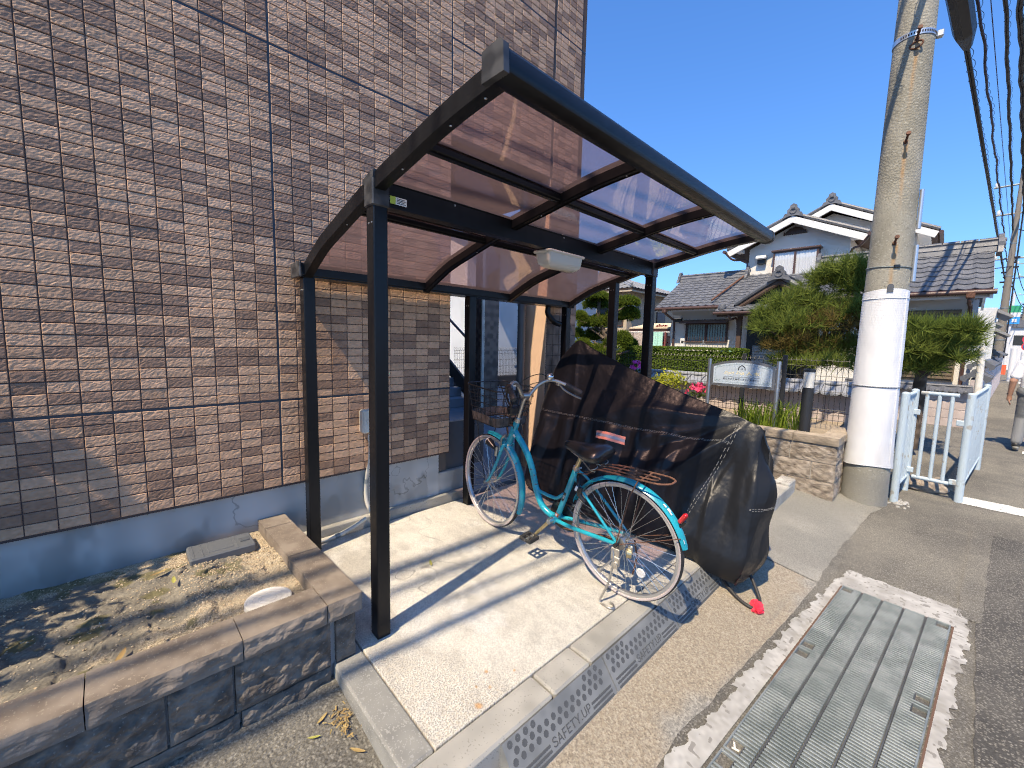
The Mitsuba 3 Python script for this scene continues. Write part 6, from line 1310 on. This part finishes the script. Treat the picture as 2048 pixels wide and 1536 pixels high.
for y0, y1, m_, lab in ((8.36, 8.60, 'towel_white', 'white towel hung left of two mint towels'), (8.10, 8.35, 'towel_mint', 'mint green towel hung beside the white towel'), (7.88, 8.09, 'towel_mint', 'second mint green towel, nearest the house wall'), (7.74, 7.80, 'towel_red', 'dark red cloth hung right of the mint towels')):
    ys = np.linspace(y0, y1, 14); one('towel', cat([MS(np.vstack([np.c_[15.97 + s * .03 + .012 * np.sin(ys * 60 + s), ys, 0 * ys + z] for z in (1.12, 1.79)]), [[i, i + 1, 15 + i, 14 + i] for i in range(13)]) for s in (0, 1)]), m_, lab, 'towel', True)
g_ = np.random.default_rng(21)
t = thing('red_shrub', 'dark red leafed shrub behind the hanging towels', 'shrub')
for c, r in (((17.6, 8.75, 1.95), (.25, .35, .22)), ((17.5, 8.9, 1.3), (.3, .45, .4))): P_, N_ = ell_pts(V(*c), V(*r), 220, g_, -.9, .5); part('foliage', t, cards(P_, N_, .12, .07, g_), 'red_leaf')
part('stem', t, limb([(17.6, 8.8, -.3), (17.6, 8.8, 1.0), (17.6, 8.75, 1.9)], .04, .015), 'bark')
mt = thing('gas_meter', 'white meter box on the white house wall left of the barred window', 'meter'); part('case', mt, box(16.45, 16.59, 7.18, 7.38, 1.22, 1.55, .02), 'white_wood'); part('dial', mt, box(16.44, 16.452, 7.24, 7.32, 1.36, 1.46), 'room_dark')
hg = thing('coat_hanger', 'blue coat hanger under the barred window', 'hanger'); part('wire', hg, tube([(16.3, 6.55, 1.24), (16.3, 6.40, 1.40), (16.3, 6.25, 1.24), (16.3, 6.55, 1.24)], .012, 6), 'pale_blue', 40); part('hook', hg, tube([(16.3, 6.40, 1.40), (16.3, 6.42, 1.46), (16.3, 6.38, 1.48)], .01, 6), 'pale_blue', 40)
for y, m_, lab in ((4.95, 'towel_mint', 'teal tub standing behind the hedge end'), (5.2, 'bin_blue', 'dark blue tub standing behind the hedge')):
    if m_ == 'bin_blue': mat('bin_blue', (.02, .05, .18), .5)
    one('garden_tub', lathe([(0, -.3), (.14, -.3), (.18, 1.2), (.165, 1.2), (.13, 0), (0, 0)], 16, (15.2, y, .02)), m_, lab, 'tub', 30)

# ---------------------------------------------------------------- hedge and pines
def hedge():
    t = thing('hedge', 'clipped green box hedge in front of the white house', 'hedge'); g_ = np.random.default_rng(31); part('core', t, box(9.08, 9.6, 2.9, 5.6, .25, 1.16), 'dark_leaf'); n = 15000
    k = g_.random(n); y = g_.uniform(2.84, 5.66, n); z = g_.uniform(.3, 1.22, n); x = g_.uniform(9.02, 9.66, n); P_ = np.zeros((n, 3)); N_ = np.zeros((n, 3))
    f = k < .62; P_[f] = np.c_[9.03 + .05 * g_.random(f.sum()), y[f], z[f]]; N_[f] = [-1, 0, .35]; q = (k >= .62) & (k < .9); P_[q] = np.c_[x[q], y[q], 1.19 + .05 * g_.random(q.sum())]; N_[q] = [0, 0, 1]; e = k >= .9; P_[e] = np.c_[x[e], 2.86 - .03 * g_.random(e.sum()), z[e]]; N_[e] = [0, -1, .3]
    part('foliage', t, cards(P_, N_, .045, .026, g_, .75), 'hedge_leaf')
hedge()
one('garden_wall', box(7.9, 8.0, .8, 6.6, .1, .78, .01), 'pink_block', 'low pale garden edging wall in front of the hedge', 'wall')
g_ = np.random.default_rng(41)
nw = thing('cloud_pruned_tree', 'cloud pruned green garden tree with rounded foliage pads behind the shelter', 'tree')
pads = [((6.25, 2.43), .34, .13), ((6.23, 2.23), .34, .2), ((6.74, 1.93), .16, .16), ((6.49, 1.75), .25, .19), ((6.16, 1.77), .24, .22), ((5.42, 2.24), .31, .16), ((5.58, 1.92), .34, .24), ((5.28, 1.95), .2, .18), ((6.82, 1.47), .16, .18), ((6.32, 1.42), .27, .21), ((6.62, 1.2), .2, .17), ((6.2, 1.05), .3, .2), ((5.72, 1.3), .22, .2), ((5.45, 1.36), .2, .2), ((5.25, 1.2), .18, .2), ((5.9, .95), .3, .2)]
for i, ((y, z), ry_, rz_) in enumerate(pads):
    x = 9.0 + .35 * math.sin(i * 2.3); s = x / 9.0; c = V(x, y * s, 1.27 + (z - 1.27) * s); r = V(ry_ * .95, ry_, rz_) * s
    P_, N_ = ell_pts(c, r, 620, g_, -.35, .86); pd = part('pad', nw, tufts(P_, N_ * .9 + [0, 0, .35], .075, .012, 5, g_, .5), 'niwaki_leaf')
    q = trimesh.creation.icosphere(2, 1.0); qv = np.array(q.vertices); qv[:, 2] = np.where(qv[:, 2] < 0, qv[:, 2] * .35, qv[:, 2]); part('core', pd, (qv * r * .86 + c, np.array(q.faces)), 'dark_leaf')
part('trunk', nw, limb([(9.1, 6.0, -.2), (9.0, 6.1, .7), (9.1, 5.95, 1.3), (9.0, 6.15, 1.9), (9.05, 6.2, 2.4)], .09, .04, 20), 'bark', 40)
for i in (2, 3, 5, 6, 8, 9, 12, 14): (y, z) = pads[i][0]; part('branch', nw, limb([(9.05, 6.0 + .1 * math.sin(i), z - .35), (9.05, (6.0 + y) / 2, z - .2), (9.0, y, z - .08)], .04, .02, 10), 'bark', 40)
def pine(lab, blobs, x0, trunk, limbs, seed, dens=1.0, L=.21):
    t = thing('pine_tree', lab, 'tree'); gg = np.random.default_rng(seed)
    for i, (y, z, ry_, rz_) in enumerate(blobs):
        for rep in range(2):
            c = V(x0 + (rep - .35) * .55 + .25 * gg.standard_normal(), y + gg.uniform(-.09, .09), z + gg.uniform(-.05, .05)); r = V(ry_ * .8, ry_ * .86, rz_ * .62)
            P_, N_ = ell_pts(c, r, int(80 * dens), gg, -.6, .35)
            part('crown', t, tufts(P_, N_ * .5 + [0, 0, .55], L, .012, 15, gg, .5), 'pine_needle' if gg.random() < .93 else 'old_needle')
    part('trunk', t, limb(trunk, .10, .05, 16), 'bark', 40)
    for q in limbs: part('branch', t, limb(q, .045, .018, 12), 'bark', 40)
pine('broad green pine tree between the white house and the wrapped pole', [(1.25, 2.62, 0.48, 0.24), (1.55, 2.48, 0.44, 0.22), (1.09, 2.31, 0.39, 0.24), (2.01, 2.15, 0.57, 0.26), (2.27, 1.87, 0.48, 0.26), (1.62, 2.0, 0.66, 0.31), (1.9, 1.69, 0.66, 0.31), (2.37, 1.6, 0.37, 0.22), (1.34, 1.64, 0.66, 0.37), (1.09, 1.89, 0.48, 0.33), (1.64, 1.33, 0.66, 0.28), (2.1, 1.32, 0.48, 0.24), (1.14, 1.26, 0.5, 0.31), (1.84, 1.03, 0.5, 0.17), (1.36, 1.03, 0.55, 0.17)],
     9.2, [(9.3, 1.85, -.2), (9.25, 1.85, .7), (9.3, 1.7, 1.2), (9.3, 1.3, 1.6), (9.3, .95, 2.0), (9.3, 1.05, 2.6)], [[(9.3, 1.7, 1.1), (9.2, 2.1, 1.4), (9.1, 2.5, 1.7)], [(9.3, 1.5, 1.4), (9.5, 1.6, 1.8), (9.3, 1.9, 2.1)], [(9.3, 1.0, 2.1), (9.3, 1.3, 2.35), (9.3, 1.5, 2.5)], [(9.3, 1.4, 1.5), (9.1, 1.1, 1.5), (9.1, .9, 1.4)]], 51)
pine('smaller brownish green pine right of the wrapped pole', [(0.23, 1.57, 0.41, 0.18), (-0.02, 1.4, 0.45, 0.2), (-0.17, 1.52, 0.18, 0.12), (0.28, 1.28, 0.35, 0.22), (0.04, 1.18, 0.37, 0.16), (0.29, 1.02, 0.27, 0.14)], 8.6, [(8.7, .25, -.2), (8.7, .22, .5), (8.6, .2, 1.0), (8.6, .1, 1.3)], [[(8.6, .2, .9), (8.6, -.05, 1.2), (8.55, -.2, 1.45)], [(8.6, .2, .9), (8.6, .3, 1.2), (8.6, .35, 1.5)]], 52, .8)
one('garden_post', tube([(8.2, -.36, -.2), (8.25, -.34, 1.35)], .035, 10), 'white_stucco', 'pale garden stake rising through the smaller pine', 'stake', 40)
# the evergreen standing left of the picture, whose shade falls on the planter
ev_ = thing('evergreen_shrub', 'broad leaved evergreen in the planter left of the picture', 'shrub'); g_ = np.random.default_rng(61)
for c, r, n in (((-1.35, 2.2, 1.15), (.55, .40, .55), 1000), ((-1.5, 2.42, 1.9), (.45, .17, .55), 1100), ((-1.05, 2.0, .75), (.35, .22, .3), 330), ((-1.25, 1.72, .6), (.35, .16, .25), 160)):
    P_, N_ = ell_pts(V(*c), V(*r), n, g_, -1, .2); part('foliage', ev_, cards(P_, N_, .10, .05, g_, 1.2), 'dark_leaf')
part('stem', ev_, limb([(-1.5, 2.2, .1), (-1.45, 2.2, .7), (-1.5, 2.3, 1.8)], .03, .012), 'bark', 40)

# ---------------------------------------------------------------- overhead cables and street poles
mat('cable_black', (.012, .012, .015), .5); mat('cable_violet', (.03, .022, .075), .5); mat('old_pole', flat((.16, .14, .115), (.24, .215, .18), 4, .3), .85)
def cable(lab, w, z, r, m_, loops=0, s0=-14, s1=33, sag=.12, wav=0.0, w1=None, lr=.0032):
    t = thing('overhead_cable', lab, 'cable', None); ss = np.linspace(s0, s1, 160); gg = np.random.default_rng(int(1000 * w + 10 * z)); ph = gg.uniform(0, 6)
    wl_ = lambda s: w + ((w1 - w) * max(0, s) / 33 if w1 is not None else 0) + wav * np.sin(s * 2.1 + ph) + wav * .6 * np.sin(s * 5.3 + ph)
    zl = lambda s: z - sag * (1 - ((s - 10) / 23) ** 2) * 0 + wav * .8 * np.sin(s * 3.1 + ph)
    P_ = np.array([s * SD + wl_(s) * SN + V(0, 0, zl(s)) for s in ss]); part('line', t, tube(P_, r, 8), m_, True)
    if loops:
        s = np.linspace(-6, min(s1, 28), int((min(s1, 28) + 6) * loops * 10)); a = s * 2 * PI * loops; R_ = r + .016 + .010 * np.sin(s * 1.7)
        part('lashing', t, tube(np.array([q * SD + (wl_(q) + rr * math.cos(b)) * SN + V(0, 0, zl(q) + rr * math.sin(b)) for q, b, rr in zip(s, a, R_)]), lr, 5), 'cable_black', True)
        part('line', t, tube(P_ + SN * r * 1.2 + V(0, 0, -r * .8), r * .55, 6), 'cable_black', True)
    return t
t = cable('thick black cable bundle nearest the wrapped pole, with a long black closure', .735, 5.0, .019, 'cable_black', 3.2)
cl = [(s, .735) for s in (5.6, 5.72, 5.95, 7.35, 7.75)]
part('closure', t, tube([s * SD + w * SN + V(0, 0, 4.99) for s, w in cl], [.04, .085, .10, .10, .045], 8), 'cable_black')
cable('violet tinted lashed cable right of the thick bundle', .745, 5.86, .012, 'cable_violet', 3.0, wav=.012)
cable('thin violet cable with few knots', .70, 6.1, .006, 'cable_violet', 0, w1=.62)
cable('black lashed cable second from the right picture edge', .687, 7.4, .021, 'cable_black', 2.6, wav=.008)
cable('thick black lashed cable at the right picture edge', .72, 8.3, .036, 'cable_black', 2.0, wav=.015, w1=.40, lr=.006)
def street_pole(lab, s, w, top, arms):
    t = thing('street_pole', lab, 'utility pole'); q = s * SD + w * SN
    part('shaft', t, lathe([(.19 - .011 * (z + .3), z) for z in np.linspace(-.5, top, 12)], 20, (*q[:2], 0)), 'old_pole', True)
    for z, L in arms: part('crossarm', t, tube([q + SN * L + V(0, 0, z), q - SN * L + V(0, 0, z)], .045, 8), 'galvanised', 40); [part('insulator', t, lathe([(0, .22), (.05, .2), (.07, .1), (.05, 0), (0, 0)][::-1], 10, tuple(q + SN * k + V(0, 0, z + .04))), 'white_wood', 30) for k in (-L * .9, L * .9)]
    gg = np.random.default_rng(s)
    for k in range(7): part('bracket', t, cbox(tuple(q + V(0, 0, 4.6 + k * .24) + SN * gg.uniform(-.18, .18)), (.16, gg.uniform(.2, .5), .07), .01), 'cable_black')
    part('riser', t, tube([q + SN * -.2 + V(-.1, 0, 1.0), q + SN * -.17 + V(-.1, 0, 8.5)], .03, 6), 'cable_black')
    for k in range(4): part('band', t, tube([q + V(0, 0, 1.9 + 1.6 * k), q + V(0, 0, 1.96 + 1.6 * k)], .185 - .02 * k, 16), 'galvanised', 40)
street_pole('tall concrete pole down the street carrying the black cables', 33, .62, 10.4, ((9.6, .9), (8.2, .7), (6.0, .6)))
street_pole('more distant concrete pole at the far right of the street', 62, -.1, 11, ((9.6, .9), (8.4, .7)))
street_pole('farthest concrete pole, a thin stroke at the right picture edge', 95, -.3, 11, ((9.6, .9), (8.4, .7)))
for k, (a, b) in enumerate((((33, .6, 6.4), (62, -.1, 6.6)), ((33, .6, 5.2), (62, -.1, 5.4)), ((33, .6, 9.7), (62, -.1, 9.9)), ((62, -.1, 6.5), (95, -.3, 6.6)), ((33, .5, 7.4), (46, -5, 7.0)), ((33, .5, 5.6), (25, 6, 5.0)), ((33, .5, 5.0), (30, -6, 5.4)))):
    one('distant_cable', tube(smoothpath([a[0] * SD + a[1] * SN + V(0, 0, a[2]), (a[0] + b[0]) / 2 * SD + (a[1] + b[1]) / 2 * SN + V(0, 0, (a[2] + b[2]) / 2 - .35), b[0] * SD + b[1] * SN + V(0, 0, b[2])], 16), .022, 5), 'cable_black', ['upper mid cable between the first and second street poles', 'lower cable between the first and second street poles', 'topmost cable between the first and second street poles', 'cable between the two farthest street poles', 'slack cable crossing to the right behind the first street pole', 'slack cable crossing to the roofs on the left', 'short cable crossing low over the street'][k], 'cable', 40)
# far end of the street
mat('far_grey', (.28, .29, .31), .8); mat('far_white', (.62, .62, .62), .8); mat('far_roof', (.12, .125, .14), .7); mat('shop_green', (.03, .30, .14), .5); mat('shop_blue', (.04, .28, .62), .5); mat('sign_red', (.55, .04, .06), .5); mat('sign_blue', (.05, .10, .42), .5); mat('orange_cloth', (.7, .12, .05), .7); mat('tarp_grey', (.09, .09, .10), .6)
def at(s, w, z=0.0): return s * SD + w * SN + V(0, 0, z)
FM = np.stack([SD, SN, V(0, 0, 1)], 1)
def fbox(s0, s1, w0, w1, z0, z1, b=0.0): return xf(box(s0, s1, w0, w1, z0, z1, b), FM)
rs_ = thing('road_sign', 'pair of round road signs on one post far down the street', 'road sign')
part('post', rs_, tube([at(42, -.42, -.3), at(42, -.42, 2.5)], .035, 8), 'galvanised', 40)
FD = np.stack([SN, V(0, 0, 1), -SD], 1); FD = FD if np.linalg.det(FD) > 0 else np.stack([-SN, V(0, 0, 1), -SD], 1)
for z, a, b in ((2.15, 'sign_red', 'far_white'), (1.70, 'sign_red', 'sign_blue')):
    d_ = part('disc', rs_, xf(lathe([(0, .0), (.29, 0), (.29, .02), (0, .02)], 28), FD, at(41.9, -.42, z)), a); part('face', d_, xf(lathe([(0, 0), (.22, 0), (.22, .01), (0, .01)], 28), FD, at(41.878, -.42, z)), b)
    if b == 'sign_blue': part('stroke', d_, xf(cbox((0, 0, .005), (.46, .05, .012), 0, rz(-.78)), FD, at(41.862, -.42, z)), a)
cs = thing('shop_sign', 'tall white shop sign with green and blue bands far down the street', 'sign'); part('post', cs, tube([at(52, .55, -.3), at(52, .55, 6)], .08, 8), 'far_white', 40)
for w0, w1, z0, z1, m_ in ((.1, 1.0, 4.45, 5.0, 'shop_green'), (.1, 1.0, 4.1, 4.45, 'far_white'), (.1, 1.5, 3.55, 4.1, 'shop_blue')): part('panel', cs, fbox(51.8, 51.95, w0, w1, z0, z1), m_)
for k in range(3): part('mark', cs, fbox(51.77, 51.8, .25 + .4 * k, .5 + .4 * k, 3.7, 3.95), 'far_white')
for (s, w, z1, r, m_, nm, lab, c_) in ((36, .12, 1.55, .12, 'far_white', 'white_post', 'white round post by the far garden wall end', 'post'), (38, -.25, 1.35, .10, 'far_white', 'white_post', 'second, shorter white post far along the street', 'post')):
    one(nm, lathe([(0, -.3), (r, -.3), (r, z1 - .05), (r * .8, z1), (0, z1)], 14, tuple(at(s, w))), m_, lab, c_, 30)
one('banner', fbox(34.8, 34.85, .30, .58, .1, .62), 'orange_cloth', 'orange banner at the far end of the garden walls', 'banner')
vn = thing('van', 'dark grey van parked far down the street at the right picture edge', 'van'); part('body', vn, fbox(44, 48, -2.8, -1.2, 0, 1.5, .2), 'tarp_grey'); part('window', vn, fbox(43.97, 44.02, -2.6, -1.4, .8, 1.3), 'room_dark')
for w in (-2.65, -1.35): part('wheel', vn, xf(tube([(44.6, w - .1, 0), (44.6, w + .1, 0)], .3, 16), FM), 'black_rubber', 40)
g_ = np.random.default_rng(77)
fb_ = [(60, 1.2, 4.5, 3.6, 'far_white', 'white low building left of the street end'), (75, 3, 8, 5, 'far_grey', 'grey building far behind the white house wing'), (70, -9, 5, 5.5, 'far_grey', 'grey house right of the street end'), (110, -2, 9, 7, 'far_white', 'pale block closing the street'), (95, 6, 9, 6, 'beige_stucco', 'beige block far left of the street end'), (50, -12, 7, 6, 'far_white', 'white house on the right side of the street'), (140, -14, 14, 9, 'far_grey', 'distant grey block right of the street')]
for (s, w, wd, h, m_, lab) in fb_:
    t = thing('distant_building', lab, 'building'); part('wall', t, fbox(s, s + 8, w - wd / 2, w + wd / 2, -.3, h), m_); part('roof', t, xf(extr(Polygon([(w - wd / 2 - .3, h), (w + wd / 2 + .3, h), (w, h + 1.3)]), 8.4, YZ, (s - .2, 0, 0)), FM), 'far_roof')
    for k in range(3): part('window', t, fbox(s - .03, s + .01, w - wd / 2 + wd * (k + .6) / 3.6, w - wd / 2 + wd * (k + 1.1) / 3.6, h * .55, h * .8), 'room_dark')
mat('far_hill', (.10, .13, .155), .9)
hx = np.linspace(-1400, 1400, 120); hz = 26 + 40 * meshkit.fbm(np.c_[hx / 260, hx * 0, hx * 0], 4, 3); struct('hills', MS(np.vstack([np.c_[1100 + 0 * hx, hx, 0 * hx - 5], np.c_[1250 + 0 * hx, hx, hz], np.c_[1450 + 0 * hx, hx, hz * .4]]), [[r * 120 + i, r * 120 + i + 1, (r + 1) * 120 + i + 1, (r + 1) * 120 + i] for r in (0, 1) for i in range(119)]), 'far_hill', 'low blue grey hills on the horizon', True)

# ---------------------------------------------------------------- the walking man
def bone(a, b, ra, rb, n=20):
    s = lambda c, r: m3.Manifold.sphere(r, n).translate(list(map(float, c))); return m3.Manifold.batch_hull([s(a, ra), s(b, rb)])
def flesh(bones, L=.025, it=6):
    M = bones[0]
    for b in bones[1:]: M = M + b
    M = M.refine_to_length(L); q = unman(M); t = trimesh.Trimesh(q[0], q[1], process=True); trimesh.smoothing.filter_taubin(t, iterations=it); return (np.array(t.vertices), np.array(t.faces))
mat('skin', (.46, .25, .165), .5); mat('shirt', flat((.66, .67, .70), (.74, .75, .78), 8, .3), .8); mat('trousers', flat((.12, .125, .13), (.19, .195, .2), 6, .3), .8, bump=lambda p, n, uv: .014 * fbm(p.x * 9, p.y * 9, p.z * 14, 3)); mat('shoe_black', (.02, .02, .02), .5); mat('hair_dark', (.03, .028, .027), .6); mat('sole', (.35, .34, .3), .7)
PM, PO = FM, V(10.62, -1.09, -.30)
ps = lambda m: xf(m, PM, PO)
pe_ = thing('person', 'man in a white short sleeved shirt and grey trousers walking away along the street', 'person')
LH, RH = V(0, .09, .90), V(0, -.09, .90); LK, RK = V(.06, .125, .50), V(.12, -.11, .48); LA, RA_ = V(-.22, .15, .16), V(.30, -.10, .09)
LS, RS = V(0, .19, 1.40), V(0, -.19, 1.40); LE, RE = V(-.05, .265, 1.12), V(.0, -.26, 1.13); LW, RW = V(.03, .285, .88), V(.16, -.26, .93)
body = [bone((0, 0, 1.05), (0, 0, 1.30), .125, .14), bone(LS, RS, .06, .06), bone(LS, LE, .055, .044), bone(RS, RE, .055, .044), bone(LE, LW, .043, .029), bone(RE, RW, .043, .029), bone((0, 0, 1.38), (.02, 0, 1.52), .062, .054), bone((.02, 0, 1.60), (.035, 0, 1.66), .082, .088), bone((.06, 0, 1.56), (.06, 0, 1.6), .055, .06), bone((.125, 0, 1.615), (.11, 0, 1.63), .014, .012),
        bone((.03, .088, 1.60), (.025, .092, 1.64), .018, .02), bone((.03, -.088, 1.60), (.025, -.092, 1.64), .018, .02)]
for W_, s in ((LW, 1), (RW, -1)):
    palm = W_ + V(.02, 0, -.07); body.append(bone(W_, palm, .026, .032))
    for k, (dx, L_) in enumerate(((.028, .066), (.010, .074), (-.008, .07), (-.025, .056))):
        a = palm + V(dx, 0, -.02); b = a + V(.006, -.006 * s, -L_ * .55); c = b + V(.014, -.012 * s, -L_ * .42); body += [bone(a, b, .0095, .0088, 10), bone(b, c, .0088, .0075, 10)]
    th = W_ + V(.045, 0, -.055); body += [bone(W_ + V(.02, 0, -.04), th, .013, .011, 10), bone(th, th + V(.02, -.008 * s, -.038), .011, .009, 10)]
part('body', pe_, ps(flesh(body, .011, 5)), 'skin', True)
sh_ = [bone((0, 0, .93), (0, 0, 1.02), .16, .155), bone((0, .045, 1.0), (0, .05, 1.33), .145, .15), bone((0, -.045, 1.0), (0, -.05, 1.33), .145, .15), bone(LS * [1, .9, 1], RS * [1, .9, 1], .078, .078), bone(LS, LS + (LE - LS) * .72, .066, .068), bone(RS, RS + (RE - RS) * .72, .066, .068), bone((0, 0, 1.40), (.012, 0, 1.47), .085, .068)]
part('shirt', pe_, ps(flesh(sh_, .022, 4)), 'shirt', True)
tr_ = [bone(LH + V(0, 0, .05), RH + V(0, 0, .05), .135, .135), bone(LH, LK, .112, .078), bone(RH, RK, .112, .078), bone(LK, LA, .078, .062), bone(RK, RA_, .078, .062)]
part('trousers', pe_, ps(flesh(tr_, .022, 4)), 'trousers', True)
part('belt', pe_, ps(tube([(0 + .16 * math.cos(t), .165 * math.sin(t), .955) for t in np.linspace(0, 2 * PI, 30)[:-1]], .016, 8, closed=True)), 'shoe_black', True)
part('hair', pe_, ps(flesh([bone((.0, 0, 1.665), (.03, 0, 1.70), .094, .082), bone((-.02, 0, 1.60), (-.01, 0, 1.66), .075, .085)], .02, 3)), 'hair_dark', True)
for y in (.035, -.035): part('eye', pe_, ps(xf(tube([(.108, y, 1.645), (.116, y, 1.645)], .011, 8), None)), 'ink')
part('mouth', pe_, ps(cbox((.117, 0, 1.565), (.008, .045, .007), .002)), 'sign_red')
for A_, up_ in ((LA, .10), (RA_, 0)):
    sh2 = part('shoe', pe_, ps(flesh([bone(A_ + V(-.03, 0, -.05), A_ + V(.05, 0, -.06 - up_ * .2), .045, .045), bone(A_ + V(.05, 0, -.06 - up_ * .2), A_ + V(.17, 0, -.075 - up_ * .35), .045, .035)], .015, 4)), 'shoe_black', True)
    part('sole', sh2, ps(flesh([bone(A_ + V(-.035, 0, -.082), A_ + V(.06, 0, -.092 - up_ * .25), .035, .034), bone(A_ + V(.06, 0, -.092 - up_ * .25), A_ + V(.175, 0, -.098 - up_ * .38), .034, .026)], .015, 2)), 'sole', True)
part('wristband', pe_, ps(tube([LW + V(.03 * math.cos(t), .03 * math.sin(t), .02) for t in np.linspace(0, 2 * PI, 18)[:-1]], .008, 6, closed=True)), 'shoe_black', True)

# ---------------------------------------------------------------- repeats share a group
for base_, phrase in {'fallen_leaf': 'fallen leaves lying about', 'overhead_cable': 'cables over the street', 'road_marking': 'white markings on the street', 'towel': 'towels on the clothes pole',
                      'distant_building': 'buildings at the end of the street', 'street_pole': 'concrete poles down the street', 'distant_cable': 'cables between the street poles', 'house': 'houses across the way',
                      'garden_wall': 'garden walls', 'pine_tree': 'pines in front of the white house', 'iris_clump': 'clumps of long leaves below the sign', 'azalea': 'flowering azaleas', 'boulder': 'stones behind the railing',
                      'white_post': 'white posts far along the street', 'garden_tub': 'tubs behind the hedge', 'planter_wall': 'block planter walls', 'mesh_fence': 'dark mesh fences'}.items():
    ks_ = [k for k in labels if k == base_ or (k.startswith(base_ + '_') and k[len(base_) + 1:].isdigit())]
    if len(ks_) > 1:
        for k in ks_: labels[k].setdefault('group', phrase)
